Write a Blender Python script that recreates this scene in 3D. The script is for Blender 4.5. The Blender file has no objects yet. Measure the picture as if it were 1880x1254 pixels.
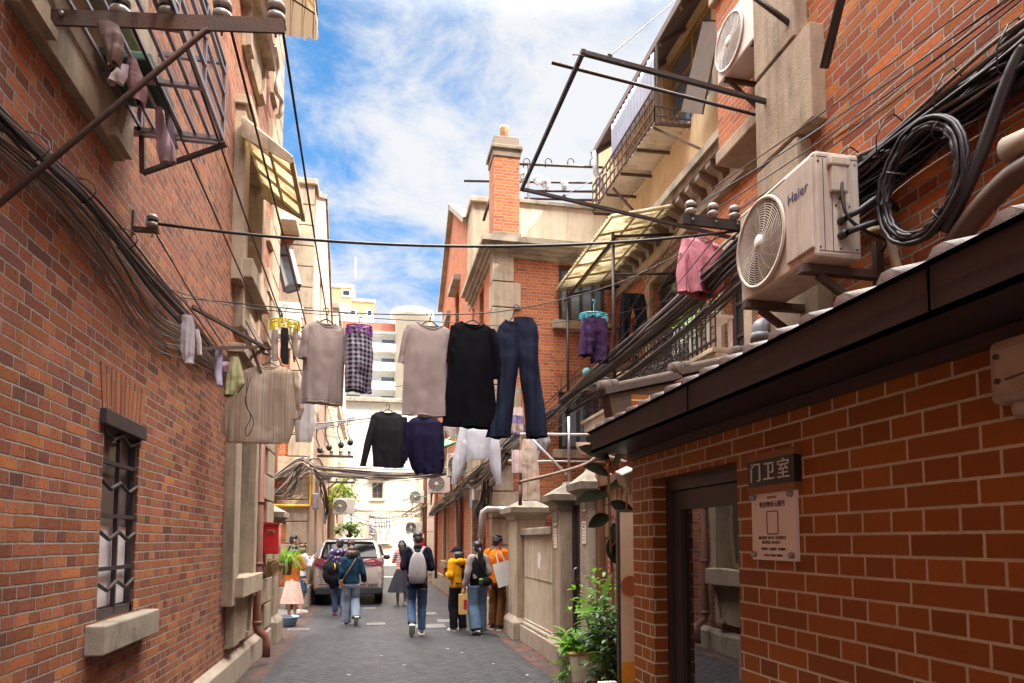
import bpy, bmesh, math, random
from mathutils import Vector, Matrix, Euler, noise
R = math.radians
rnd = random.Random(7)
S = bpy.context.scene
COL = S.collection
# ------------------------------------------------------------------ camera
FPX = 1250.0; TH = math.atan(255/1250*math.cos(R(4))); PI = math.pi
PITCH = R(4); EYE = Vector((0, 0, 1.6)); AXX, AXY = 940.0, 905.0
cF = Vector((math.sin(TH)*math.cos(PITCH), math.cos(TH)*math.cos(PITCH), math.sin(PITCH)))
cR = Vector((math.cos(TH), -math.sin(TH), 0)); cU = cR.cross(cF)
def ray(x, y): return cF + cR*((x-AXX)/FPX) + cU*((AXY-y)/FPX)
def PX(x, y, X): r = ray(x, y); return EYE + r*(X/r.x)        # point of the plane X = const seen at a photo pixel
def PY(x, y, Y): r = ray(x, y); return EYE + r*(Y/r.y)
def PZ(x, y, Z=0.0): r = ray(x, y); return EYE + r*((Z-EYE.z)/r.z)
cam = bpy.data.objects.new('camera', bpy.data.cameras.new('camera')); COL.objects.link(cam)
m = Matrix((cR, cU, -cF)).transposed().to_4x4(); m.translation = EYE; cam.matrix_world = m
cam.data.sensor_width = 36; cam.data.lens = FPX*36/1880; cam.data.shift_y = (AXY-627)/1880
cam.data.clip_start = .05; cam.data.clip_end = 2000; S.camera = cam
S.render.resolution_x = 1024; S.render.resolution_y = 683
# ------------------------------------------------------------------ objects
def tag(o, label=None, cat=None, group=None, kind=None):
    for k, v in (('label', label), ('category', cat), ('group', group), ('kind', kind)):
        if v: o[k] = v
    return o
def thing(name, label, cat, loc=(0, 0, 0), rz=0, group=None):
    o = bpy.data.objects.new(name, None); COL.objects.link(o)
    o.location = loc; o.rotation_euler = (0, 0, rz); o.empty_display_size = .1
    return tag(o, label, cat, group)
def copy_tree(o, parent=None):
    c = o.copy(); COL.objects.link(c)
    if parent: c.parent = parent
    for ch in list(o.children): copy_tree(ch, c)
    return c
class MB:
    """collects shapes; build() links them as one mesh object"""
    def __init__(s): s.v = []; s.f = []; s.smooth = []; s.uv = None
    def add(s, vs, fs, smooth=False, M=None):
        n = len(s.v)
        s.v += [(M @ Vector(p)) if M else Vector(p) for p in vs]
        s.f += [tuple(i+n for i in f) for f in fs]; s.smooth += [smooth]*len(fs)
        return s
    def box(s, a, b, M=None, bev=0):
        x0, y0, z0 = [min(p, q) for p, q in zip(a, b)]; x1, y1, z1 = [max(p, q) for p, q in zip(a, b)]
        if bev > 0:
            e = min(bev, (x1-x0)*.45, (y1-y0)*.45, (z1-z0)*.45)
            bm = bmesh.new(); bmesh.ops.create_cube(bm, size=1)
            for v in bm.verts: v.co = Vector(((x0+x1)/2+v.co.x*(x1-x0), (y0+y1)/2+v.co.y*(y1-y0), (z0+z1)/2+v.co.z*(z1-z0)))
            bmesh.ops.bevel(bm, geom=list(bm.edges), offset=e, segments=2, profile=.5, affect='EDGES')
            bm.verts.ensure_lookup_table(); bm.verts.index_update()
            s.add([v.co.copy() for v in bm.verts], [[v.index for v in f.verts] for f in bm.faces], False, M); bm.free(); return s
        v = [(x0,y0,z0),(x1,y0,z0),(x1,y1,z0),(x0,y1,z0),(x0,y0,z1),(x1,y0,z1),(x1,y1,z1),(x0,y1,z1)]
        return s.add(v, [(0,3,2,1),(4,5,6,7),(0,1,5,4),(1,2,6,5),(2,3,7,6),(3,0,4,7)], False, M)
    def bar(s, p, q, w, h, up=(0, 0, 1)):
        p, q = Vector(p), Vector(q); d = (q-p); L = d.length; d.normalize(); u = Vector(up)
        if abs(d.dot(u)) > .98: u = Vector((1, 0, 0))
        r = d.cross(u).normalized(); u = r.cross(d)
        M = Matrix((r, d, u)).transposed().to_4x4(); M.translation = p
        return s.box((-w/2, 0, -h/2), (w/2, L, h/2), M)
    def tube(s, pts, r, n=8, cap=True, flat=1.0, smooth=True, M=None):
        pts = [Vector(p) for p in pts]; k = len(pts); rs = r if isinstance(r, (list, tuple)) else [r]*k
        vs = []; u = None
        for i, p in enumerate(pts):
            t = (pts[min(i+1, k-1)]-pts[max(i-1, 0)])
            t = t.normalized() if t.length > 1e-9 else Vector((0, 0, 1))
            if u is None: u = Vector((0, 0, 1)) if abs(t.z) < .9 else Vector((1, 0, 0))
            u = (u-t*u.dot(t)); u = u.normalized() if u.length > 1e-6 else t.orthogonal().normalized()
            w = t.cross(u)
            for j in range(n):
                a = 2*PI*j/n; vs.append(p+(w*math.cos(a)*flat+u*math.sin(a))*rs[i])
        fs = [(i*n+j, i*n+(j+1) % n, (i+1)*n+(j+1) % n, (i+1)*n+j) for i in range(k-1) for j in range(n)]
        if cap: fs += [tuple(range(n-1, -1, -1)), tuple((k-1)*n+j for j in range(n))]
        return s.add(vs, fs, smooth, M)
    def lathe(s, prof, n=24, M=None, smooth=True, cap=True):
        vs = [(r*math.cos(2*PI*j/n), r*math.sin(2*PI*j/n), z) for r, z in prof for j in range(n)]
        k = len(prof)
        fs = [(i*n+j, i*n+(j+1) % n, (i+1)*n+(j+1) % n, (i+1)*n+j) for i in range(k-1) for j in range(n)]
        if cap: fs += [tuple(range(n-1, -1, -1)), tuple((k-1)*n+j for j in range(n))]
        return s.add(vs, fs, smooth, M)
    def prism(s, poly, d, M=None):
        """poly: 2D points (x, z) in local XZ; extruded from y=0 to y=d"""
        k = len(poly); vs = [(x, 0, z) for x, z in poly]+[(x, d, z) for x, z in poly]
        fs = [tuple(range(k)), tuple(range(2*k-1, k-1, -1))]+[(i, i+k, (i+1) % k+k, (i+1) % k) for i in range(k)]
        return s.add(vs, fs, False, M)
    def ell(s, c, rx, ry, rz, n=16, M=None):
        prof = [(math.sin(PI*i/10)+1e-4, -math.cos(PI*i/10)) for i in range(11)]
        T = Matrix.Translation(c) @ Matrix.Diagonal((rx, ry, rz, 1))
        return s.lathe(prof, n, (M @ T) if M else T)
    def build(s, name, mat, parent=None, loc=None, rot=None):
        me = bpy.data.meshes.new(name); me.from_pydata([tuple(v) for v in s.v], [], s.f)
        me.polygons.foreach_set('use_smooth', s.smooth)
        for mm in (mat if isinstance(mat, (list, tuple)) else [mat]): me.materials.append(mm)
        me.update(); o = bpy.data.objects.new(name, me); COL.objects.link(o)
        if parent: o.parent = parent
        if loc is not None: o.location = loc
        if rot is not None: o.rotation_euler = rot
        return o
def facing(o):                                        # consistent outward normals
    bm = bmesh.new(); bm.from_mesh(o.data); bmesh.ops.recalc_face_normals(bm, faces=bm.faces); bm.to_mesh(o.data); bm.free(); return o
def catmull(pts, k=6):
    pts = [Vector(p) for p in pts]; out = []
    for i in range(len(pts)-1):
        a, b, c, d = pts[max(i-1, 0)], pts[i], pts[i+1], pts[min(i+2, len(pts)-1)]
        for j in range(k):
            t = j/k; out.append(.5*((2*b)+(c-a)*t+(2*a-5*b+4*c-d)*t*t+(3*b-a-3*c+d)*t**3))
    return out+[pts[-1]]
def sagline(a, b, sag, n=16, wob=0, seed=0):
    a, b = Vector(a), Vector(b); out = []
    for i in range(n+1):
        t = i/n; p = a.lerp(b, t); p.z -= sag*4*t*(1-t)
        if wob and 0 < i < n: p += Vector([noise.noise((t*6+seed*3.1, seed*1.7, k*9.)) for k in range(3)])*wob
        out.append(p)
    return out
# ------------------------------------------------------------------ materials
class NT:
    def __init__(s, name):
        s.m = bpy.data.materials.new(name); s.m.use_nodes = True; s.t = s.m.node_tree; s.n = s.t.nodes
        s.b = s.n['Principled BSDF']; s.out = s.n['Material Output']
    def new(s, t, **k):
        n = s.n.new(t)
        for a, v in k.items(): setattr(n, a, v)
        return n
    def link(s, a, b): s.t.links.new(a, b)
    def put(s, sock, v):
        if isinstance(v, bpy.types.NodeSocket): s.link(v, sock)
        elif v is not None:
            if hasattr(sock.default_value, '__len__') and not hasattr(v, '__len__'): v = (v,)*len(sock.default_value)
            if hasattr(sock.default_value, '__len__') and len(sock.default_value) == 4 and len(v) == 3: v = (*v, 1)
            sock.default_value = v
    def M(s, op, a, b=None, c=None, clamp=False):
        n = s.new('ShaderNodeMath', operation=op, use_clamp=clamp)
        for i, v in enumerate((a, b, c)): s.put(n.inputs[i], v) if v is not None else None
        return n.outputs[0]
    def mix(s, f, a, b, blend='MIX'):
        n = s.new('ShaderNodeMix', data_type='RGBA', blend_type=blend)
        s.put(n.inputs[0], f); s.put(n.inputs[6], a); s.put(n.inputs[7], b); return n.outputs[2]
    def noise(s, scale, detail=4, rough=.6, vec=None, out=0, dist=0):
        n = s.new('ShaderNodeTexNoise'); n.inputs['Scale'].default_value = scale; n.inputs['Detail'].default_value = detail
        n.inputs['Roughness'].default_value = rough; n.inputs['Distortion'].default_value = dist
        s.link(vec if vec is not None else s.pos(), n.inputs['Vector']); return n.outputs[out]
    def pos(s):
        if not hasattr(s, '_g'): s._g = s.new('ShaderNodeNewGeometry')
        return s._g.outputs['Position']
    def obj(s):
        if not hasattr(s, '_o'): s._o = s.new('ShaderNodeTexCoord')
        return s._o.outputs['Object']
    def xyz(s, v):
        n = s.new('ShaderNodeSeparateXYZ'); s.link(v, n.inputs[0]); return n.outputs
    def vec(s, x, y, z):
        n = s.new('ShaderNodeCombineXYZ')
        for i, v in enumerate((x, y, z)): s.put(n.inputs[i], v)
        return n.outputs[0]
    def scale(s, v, k):
        n = s.new('ShaderNodeVectorMath', operation='MULTIPLY'); s.link(v, n.inputs[0]); n.inputs[1].default_value = k; return n.outputs[0]
    def ramp(s, f, stops, interp='LINEAR'):
        n = s.new('ShaderNodeValToRGB'); n.color_ramp.interpolation = interp; e = n.color_ramp.elements
        while len(e) < len(stops): e.new(.5)
        for i, (p, c) in enumerate(stops): e[i].position = p; e[i].color = (*c, 1) if len(c) == 3 else c
        s.put(n.inputs[0], f); return n.outputs[0]
    def step(s, f, a, b):
        n = s.new('ShaderNodeMapRange', interpolation_type='SMOOTHSTEP'); s.put(n.inputs[0], f)
        n.inputs[1].default_value = a; n.inputs[2].default_value = b; return n.outputs[0]
    def white(s, v):
        n = s.new('ShaderNodeTexWhiteNoise', noise_dimensions='3D'); s.link(v, n.inputs[0]); return n.outputs
    def bump(s, h, dist=.01, st=1.0, prev=None):
        n = s.new('ShaderNodeBump'); n.inputs['Strength'].default_value = st; n.inputs['Distance'].default_value = dist
        s.link(h, n.inputs['Height'])
        if prev is not None: s.link(prev, n.inputs['Normal'])
        s.link(n.outputs[0], s.b.inputs['Normal']); return n.outputs[0]
    def set(s, **k):
        for a, v in k.items(): s.put(s.b.inputs[a.replace('_', ' ')], v)
        return s.m
MATS = {}
def plain(name, c, rough=.7, metal=0, var=.25, sc=6, grime=.0, bump=.0, spec=.5, coat=0, streak=0, gc=(.08, .065, .05)):
    """paint, stone, plaster, metal: a base colour with worn, uneven tone and real grime"""
    if name in MATS: return MATS[name]
    t = NT(name); n1 = t.noise(sc, 6, .65); d = t.M('MULTIPLY_ADD', n1, 2*var, 1-var)
    col = t.mix(1.0, c, d, 'MULTIPLY')
    if grime or streak:
        p = t.pos(); g = t.noise(2.2, 8, .7, dist=.4)
        if streak:
            sv = t.noise(1.0, 5, .7, t.scale(p, (9, 9, .7))); g = t.M('ADD', t.M('MULTIPLY', g, .45), t.M('MULTIPLY', sv, .55))
        col = t.mix(t.M('MULTIPLY', t.step(g, .45, .64), max(grime, streak)), col, gc)
    if bump: t.bump(t.noise(sc*8, 6, .7), .01, bump)
    rr = t.M('MULTIPLY_ADD', n1, .25, rough-.12)
    MATS[name] = t.set(Base_Color=col, Roughness=rr, Metallic=metal, Specular_IOR_Level=spec, Coat_Weight=coat)
    return MATS[name]
def brick(name, cols, mortar, L=.243, H=.0635, mw=.010, bond='english', bump=.9, pit=.5, swap=False, wob=.004, rough=.85, vary=.18, soot=.25):
    if pit > .3: cols = [(r*.93, g_*.89, b_*.87) if name in ('old_red_brick', 'soldier_brick') else (r*1.08, g_*.92, b_*.74) for r, g_, b_ in cols]
    t = NT(name); p = t.pos(); g = t._g; x, y, z = t.xyz(p); nx, ny, nz = t.xyz(g.outputs['True Normal'])
    sel = t.M('GREATER_THAN', t.M('ABSOLUTE', nx), .6)
    u = t.M('ADD', t.M('MULTIPLY', sel, y), t.M('MULTIPLY', t.M('SUBTRACT', 1, sel), x)); v = z
    wn = t.noise(5, 3, .6); wn2 = t.noise(3.3, 2, .5, t.scale(p, (1, 1, 2)))
    if swap: u, v = v, u
    v = t.M('ADD', v, t.M('MULTIPLY_ADD', wn, 2*wob, -wob)); u = t.M('ADD', u, t.M('MULTIPLY_ADD', wn2, 2*wob, -wob))
    row = t.M('FLOOR', t.M('DIVIDE', v, H)); odd = t.M('FLOORED_MODULO', row, 2)
    if bond == 'english':
        w = t.M('MULTIPLY', t.M('SUBTRACT', 1, t.M('MULTIPLY', odd, .5)), L); off = t.M('MULTIPLY', odd, L*.25)
    else:
        w = L; off = t.M('MULTIPLY', odd, L*.5)
    rj = t.white(t.vec(row, 3.3, 1.7))[0]
    uu = t.M('DIVIDE', t.M('ADD', t.M('ADD', u, off), t.M('MULTIPLY', rj, .02)), w)
    col = t.M('FLOOR', uu); fu = t.M('MULTIPLY', t.M('FRACT', uu), w); fv = t.M('MULTIPLY', t.M('FRACT', t.M('DIVIDE', v, H)), H)
    d = t.M('MINIMUM', t.M('MINIMUM', fu, t.M('SUBTRACT', w, fu)), t.M('MINIMUM', fv, t.M('SUBTRACT', H, fv)))
    en = t.noise(38, 5, .75); d2 = t.M('ADD', d, t.M('MULTIPLY_ADD', en, mw*(.5+1.1*pit), -mw*(.25+.55*pit)))
    face = t.step(d2, mw*.32, mw*.72)
    rv = t.white(t.vec(row, col, 0.5)); rc = t.ramp(rv[0], [(i/max(1, len(cols)-1), c) for i, c in enumerate(cols)])
    hv = t.new('ShaderNodeHueSaturation'); t.link(rc, hv.inputs['Color'])
    r3 = t.xyz(rv[1]); t.link(t.M('MULTIPLY_ADD', r3[1], vary*2, 1-vary), hv.inputs['Value'])
    pn = t.noise(58, 7, .78, dist=.3); pits = t.step(pn, .58, .66); mott = t.noise(30, 6, .75); grn = t.noise(110, 5, .8)
    bc = t.mix(t.M('MULTIPLY', pits, pit), hv.outputs[0], t.mix(1, hv.outputs[0], (.28, .24, .24), 'MULTIPLY'))
    bc = t.mix(t.M('MULTIPLY', t.step(mott, .5, .75), .35), bc, t.mix(1, bc, (1.45, 1.25, 1.05), 'MULTIPLY'))
    bc = t.mix(1, bc, t.M('MULTIPLY_ADD', grn, 1.6*min(1, pit+.15), 1-.8*min(1, pit+.15)), 'MULTIPLY'); bc = t.mix(t.M('MULTIPLY', t.step(t.noise(7, 5, .7), .55, .75), .5*pit), bc, t.mix(1, bc, (.5, .45, .5), 'MULTIPLY'))
    mo = t.mix(t.noise(9, 5, .7), tuple(c*.6 for c in mortar), tuple(c*1.25 for c in mortar))
    c = t.mix(face, mo, bc)
    big = t.noise(.8, 7, .68, t.scale(p, (1, 1, .5)))
    c = t.mix(t.M('MULTIPLY', t.step(big, .45, .75), soot), c, t.mix(1, c, (.42, .36, .36), 'MULTIPLY'))
    hgt = t.M('ADD', face, t.M('MULTIPLY', t.M('SUBTRACT', t.noise(60, 5, .7), t.M('MULTIPLY', pits, .6*pit)), .35))
    t.bump(hgt, .009, bump)
    MATS[name] = t.set(Base_Color=c, Roughness=rough, Specular_IOR_Level=.3); return MATS[name]
OLD = brick('old_red_brick', [(.33,.115,.052),(.40,.145,.058),(.26,.085,.048),(.46,.185,.06),(.35,.115,.05),(.19,.08,.06),(.41,.16,.065),(.30,.11,.07),(.37,.13,.07)], (.40,.35,.30), mw=.0095, soot=.6, wob=.007, pit=.85, bump=1.3, vary=.3)
OLD2 = brick('orange_brick', [(.36,.115,.045),(.42,.145,.05),(.29,.085,.042),(.46,.17,.055),(.34,.10,.05)], (.38,.32,.27), soot=.1)
SOLD = brick('soldier_brick', [(.36,.14,.055),(.40,.155,.06),(.28,.095,.05),(.33,.11,.05)], (.3,.24,.19), L=.4, H=.058, bond='run', swap=True)
GUARD = brick('smooth_face_tile', [(.30,.088,.010),(.36,.110,.013),(.25,.072,.009),(.33,.098,.012)], (.66,.56,.38), L=.25, H=.0705, mw=.0085, bump=.35, pit=.06, wob=.0006, rough=.6, vary=.10, soot=.12)
RIM = brick('kerb_brick', [(.17,.062,.05),(.14,.05,.042),(.21,.08,.06),(.12,.05,.045)], (.05,.045,.04), L=.2, H=.1, mw=.007, bond='run', bump=.5)
STONE = plain('cast_stone', (.41,.32,.225), .85, 0, .28, 9, .5, .8, streak=.6, gc=(.13,.10,.075))
STONED = plain('weathered_coping', (.33,.28,.215), .9, 0, .3, 6, .6, .7, gc=(.09,.075,.06))
PLINTH = plain('plinth_stone', (.38,.31,.24), .85, 0, .25, 6, .5, .6, streak=.6, gc=(.14,.11,.09))
CREAM = plain('cream_render', (.66,.56,.42), .9, 0, .14, 4, .4, .4, streak=.5, gc=(.36,.27,.17))
PALE = plain('pale_render', (.74,.66,.53), .9, 0, .08, 2, .2, .2, streak=.2, gc=(.45,.36,.26))
WHITE = plain('white_paint', (.76,.74,.70), .6, 0, .06, 3, .1, 0)
TAN = plain('tan_render', (.55,.36,.16), .9, 0, .08, 1, .1)
DARKM = plain('dark_steel', (.045,.035,.035), .5, .3, .3, 10, .2, .2, gc=(.10,.05,.03))
RUST = plain('rusty_steel', (.085,.055,.043), .7, .2, .4, 9, .6, .4, gc=(.14,.06,.03))
GREYM = plain('galvanised_steel', (.36,.34,.36), .4, .7, .2, 8, .2)
FRAME = plain('dark_frame', (.055,.045,.045), .45, .1, .2, 12)
FASC = plain('fascia_sheet', (.15,.115,.115), .42, .2, .2, 4, .3, .05, gc=(.11,.07,.06))
PLAST = plain('aged_white_plastic', (.60,.53,.455), .5, 0, .12, 7, .45, .08, streak=.45, gc=(.25,.17,.12))
PLAST2 = plain('white_plastic', (.72,.69,.66), .45, 0, .06, 5, .15, 0, gc=(.4,.34,.28))
BLACK = plain('black_rubber', (.016,.015,.017), .5, 0, .3, 20)
CABL = plain('black_cable', (.018,.016,.018), .45, 0, .3, 4)
CABG = plain('grey_cable', (.15,.13,.12), .6, 0, .3, 4)
CABB = plain('tan_cable', (.34,.25,.17), .6, 0, .3, 4)
WOODB = plain('brown_wood', (.17,.075,.035), .6, 0, .3, 7, .2, .2)
WOODG = plain('grey_timber', (.125,.092,.072), .85, 0, .35, 12, .5, .6)
RED = plain('red_paint', (.50,.015,.018), .4, 0, .12, 5, .1, coat=.3)
YEL = plain('yellow_paint', (.75,.45,.03), .45, 0, .1, 6)
BRPIPE = plain('red_brown_pipe', (.23,.092,.066), .5, 0, .12, 8, .2)
BROWNR = plain('brown_render', (.13,.078,.045), .9, 0, .3, 4, .5, .5)
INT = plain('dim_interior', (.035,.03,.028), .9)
def glass(name, c=(.03,.035,.04), rough=.03, ior=1.55):
    t = NT(name); t.bump(t.noise(1.3, 2), .02, .08); MATS[name] = t.set(Base_Color=c, Roughness=rough, IOR=ior, Specular_IOR_Level=.6); return MATS[name]
GLASS = glass('window_glass'); GLASSD = glass('door_glass', (.012,.012,.013), .015, 2.3); GLASSB = glass('pale_glass', (.16,.20,.24), .05)
# ------------------------------------------------------------------ wall helper
def wall(mb, ax, c, sg, a0, a1, z0, z1, holes=(), depth=.2):
    """a wall face with real openings; ax 'x': plane X=c spanning Y; ax 'y': plane Y=c spanning X; sg: side the face looks to"""
    A = sorted({a0, a1, *[h[0] for h in holes], *[h[1] for h in holes]}); Z = sorted({z0, z1, *[h[2] for h in holes], *[h[3] for h in holes]})
    P = (lambda d, a, z: (c-sg*d, a, z)) if ax == 'x' else (lambda d, a, z: (a, c-sg*d, z))
    flip = (ax == 'x') == (sg > 0)
    def q(p): mb.add(p if flip else p[::-1], [(0, 1, 2, 3)])
    A = [a for a in A if a0 <= a <= a1]; Z = [z for z in Z if z0 <= z <= z1]
    for i in range(len(A)-1):
        for j in range(len(Z)-1):
            am, zm = (A[i]+A[i+1])/2, (Z[j]+Z[j+1])/2
            if any(h[0] < am < h[1] and h[2] < zm < h[3] for h in holes): continue
            q([P(0, A[i], Z[j]), P(0, A[i+1], Z[j]), P(0, A[i+1], Z[j+1]), P(0, A[i], Z[j+1])])
    for ha, hb, hz, hy in holes:
        q([P(0, ha, hz), P(depth, ha, hz), P(depth, ha, hy), P(0, ha, hy)][::-1]); q([P(0, hb, hz), P(depth, hb, hz), P(depth, hb, hy), P(0, hb, hy)])
        q([P(0, ha, hz), P(0, hb, hz), P(depth, hb, hz), P(depth, ha, hz)][::-1]); q([P(0, ha, hy), P(0, hb, hy), P(depth, hb, hy), P(depth, ha, hy)])
    return mb
def abox(ax, c, sg, d0, d1, a0, a1, z0, z1):
    """corner pair of a box standing d0..d1 out of (+) or into (-) a wall plane"""
    return ((c+sg*d0, a0, z0), (c+sg*d1, a1, z1)) if ax == 'x' else ((a0, c+sg*d0, z0), (a1, c+sg*d1, z1))
def window(par, ax, c, sg, a0, a1, z0, z1, rec=.14, fm=None, nv=2, nh=3, fw=.06, gm=None, behind=None, name='window'):
    fm = fm or FRAME; mb = MB(); w = fw
    B = lambda d0, d1, p, q, r, s_: mb.box(*abox(ax, c, sg, d0, d1, p, q, r, s_))
    B(-rec-.05, -rec, a0, a0+w, z0, z1); B(-rec-.05, -rec, a1-w, a1, z0, z1); B(-rec-.05, -rec, a0+w, a1-w, z0, z0+w); B(-rec-.05, -rec, a0+w, a1-w, z1-w, z1)
    for i in range(1, nv): a = a0+(a1-a0)*i/nv; B(-rec-.045, -rec-.003, a-w*.4, a+w*.4, z0+w, z1-w)
    for i in range(1, nh): z = z0+(z1-z0)*i/nh; B(-rec-.04, -rec-.006, a0+w, a1-w, z-w*.25, z+w*.25)
    o = mb.build(name, fm, par)
    g = MB().box(*abox(ax, c, sg, -rec-.032, -rec-.026, a0+w*.5, a1-w*.5, z0+w*.5, z1-w*.5)); g.build('pane', gm or GLASS, o)
    return o
def quoins(par, ax, c, sg, corner, dirn, z0, z1, h=.36, wl=.55, ws=.38, out=.03, mat=None, other=None, gap=.02):
    """alternating long and short corner blocks with open joints; other = (plane, sign, wl, ws) wraps the return face"""
    mb = MB(); z = z0; i = 0
    while z < z1-.05:
        w = wl if i % 2 else ws; zt = min(z+h, z1); b0 = abox(ax, c, sg, -.05, out, corner, corner+dirn*w, z, zt-gap)
        mb.box(*b0, bev=.012); z += h; i += 1
    o = mb.build('quoins', mat or STONE, par)
    return o
def text(body, size, mat, parent, M, name='lettering', depth=.002, ax='CENTER'):
    cu = bpy.data.curves.new(name, 'FONT'); cu.body = body; cu.size = size; cu.extrude = depth; cu.align_x = ax; cu.align_y = 'CENTER'; cu.resolution_u = 3
    o = bpy.data.objects.new('tmp_text', cu); COL.objects.link(o)
    dg = bpy.context.evaluated_depsgraph_get(); me = bpy.data.meshes.new_from_object(o.evaluated_get(dg)); bpy.data.objects.remove(o)
    me.transform(M); me.materials.clear(); me.materials.append(mat); me.name = name
    n = bpy.data.objects.new(name, me); COL.objects.link(n); n.parent = parent; return n
def textM(p, right, up):
    r, u = Vector(right).normalized(), Vector(up).normalized(); M = Matrix((r, u, r.cross(u))).transposed().to_4x4(); M.translation = p; return M
# ================================================================== SETTING
def sheet(name, x0, x1, y0, y1, z, mat, kind='structure', n=1):
    o = MB().add([(x0,y0,z),(x1,y0,z),(x1,y1,z),(x0,y1,z)], [(0,1,2,3)]).build(name, mat); return tag(o, kind=kind)
def paver_mat():
    t = NT('chevron_pavers'); p = t.pos(); x, y, z = t.xyz(p); W, H = .108, .15
    wn = t.noise(4, 3); x = t.M('ADD', x, t.M('MULTIPLY_ADD', wn, .008, -.004))
    ux = t.M('DIVIDE', x, W); col = t.M('FLOOR', ux); fx = t.M('FRACT', ux); odd = t.M('FLOORED_MODULO', col, 2)
    tri = t.M('ABSOLUTE', t.M('SUBTRACT', t.M('FLOORED_MODULO', ux, 2), 1))
    yy = t.M('DIVIDE', t.M('ADD', y, t.M('MULTIPLY', tri, .11)), H); row = t.M('FLOOR', yy); fy = t.M('FRACT', yy)
    dx = t.M('MULTIPLY_ADD', t.M('MINIMUM', fx, t.M('SUBTRACT', 1, fx)), W, .0015); dy = t.M('MULTIPLY', t.M('MINIMUM', fy, t.M('SUBTRACT', 1, fy)), H)
    face = t.M('MINIMUM', t.step(t.M('ADD', dy, t.M('MULTIPLY_ADD', t.noise(50, 3), .008, -.004)), .006, .026), t.M('MULTIPLY_ADD', t.step(dx, .001, .006), .35, .65))
    rv = t.white(t.vec(row, col, .3)); c = t.ramp(rv[0], [(0, (.017,.018,.022)), (.5, (.026,.027,.031)), (1, (.040,.041,.046))])
    big = t.noise(.5, 6, .65); c = t.mix(t.M('MULTIPLY', t.step(big, .42, .7), .35), c, (.065,.058,.054)); st = t.noise(2.1, 6, .7)
    c = t.mix(t.M('MULTIPLY', t.step(st, .56, .68), .5), c, (.035,.037,.043))
    spk = t.noise(140, 2, .5); c = t.mix(t.M('MULTIPLY', t.step(spk, .62, .75), .35), c, (.14,.135,.13))
    c = t.mix(face, (.004,.004,.005), c); t.bump(t.M('ADD', face, t.M('MULTIPLY', t.noise(80, 4), .3)), .006, .8)
    return t.set(Base_Color=c, Roughness=t.M('MULTIPLY_ADD', st, .3, .42), Specular_IOR_Level=.45)
PAVE = paver_mat()
EARTH = plain('concrete_slab', (.17,.155,.14), .9, 0, .25, 3, .4, .5)
sheet('ground', -400, 400, -60, 900, -.012, EARTH)
sheet('road', -1.22, 2.05, -4, 30.2, 0, PAVE)
sheet('cross_road', -30, 30, 31, 43.5, 0, PAVE)
sheet('pavement', -1.6, -1.22, -4, 30.2, .003, RIM); sheet('pavement', 2.05, 2.7, -4, 30.2, .003, RIM)
o = MB().box((-9, 30.2, -.02), (9, 31, .012)).build('white_kerb_strip', plain('pale_granite', (.55,.52,.48), .8, 0, .1, 5)); tag(o, kind='structure')
o = MB().box((-9, 11.0, -.02), (-1.6, 18.3, .004)).build('courtyard_floor', EARTH); tag(o, kind='structure')
o = MB().box((2.7, 4.4, -.02), (4.7, 12.7, .02)).build('courtyard_floor', EARTH); tag(o, kind='structure')
# ================================================================== NEAR LEFT BUILDING
XL = -1.56
lb = thing('brick_building', 'old red brick house filling the left side with a small barred window', 'building', (0, 0, 0))
LH = 12.0
H1 = (4.37, 4.99, 1.13, 2.30); H2 = (8.0, 9.0, 1.2, 3.35); H3 = (8.0, 9.0, 4.75, 6.15); H4 = (8.0, 9.0, 8.05, 9.5); H5 = (3.2, 4.3, 4.65, 6.2); H6 = (3.2, 4.3, 8.05, 9.5)
def W(par, mb, name, mat): return mb.build(name, mat, par)
w = MB(); wall(w, 'x', XL, 1, -6, 10.95, 0, LH, [H1, H2, H3, H4, H5, H6], .26)
wall(w, 'y', 10.95, 1, -9, XL, 0, LH); wall(w, 'y', -6, -1, -9, XL, 0, LH); w.box((-9, -6, LH), (XL, 10.95, LH+.15)); W(lb, w, 'wall', OLD)
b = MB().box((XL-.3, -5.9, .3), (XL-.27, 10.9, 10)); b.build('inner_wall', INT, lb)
b = MB(); b.box((-1.6, -6, 0), (-1.495, 10.97, .27), bev=.01); b.add([(-1.6,-6,.27),(-1.495,-6,.27),(-1.56,-6,.335),(-1.6,10.97,.27),(-1.495,10.97,.27),(-1.56,10.97,.335)], [(1,4,5,2),(0,1,2),(3,5,4)]); b.build('plinth', PLINTH, lb)
quoins(lb, 'x', XL, 1, 10.97, -1, .335, 11.9, h=.37, wl=.98, ws=.66, out=.06)
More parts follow.
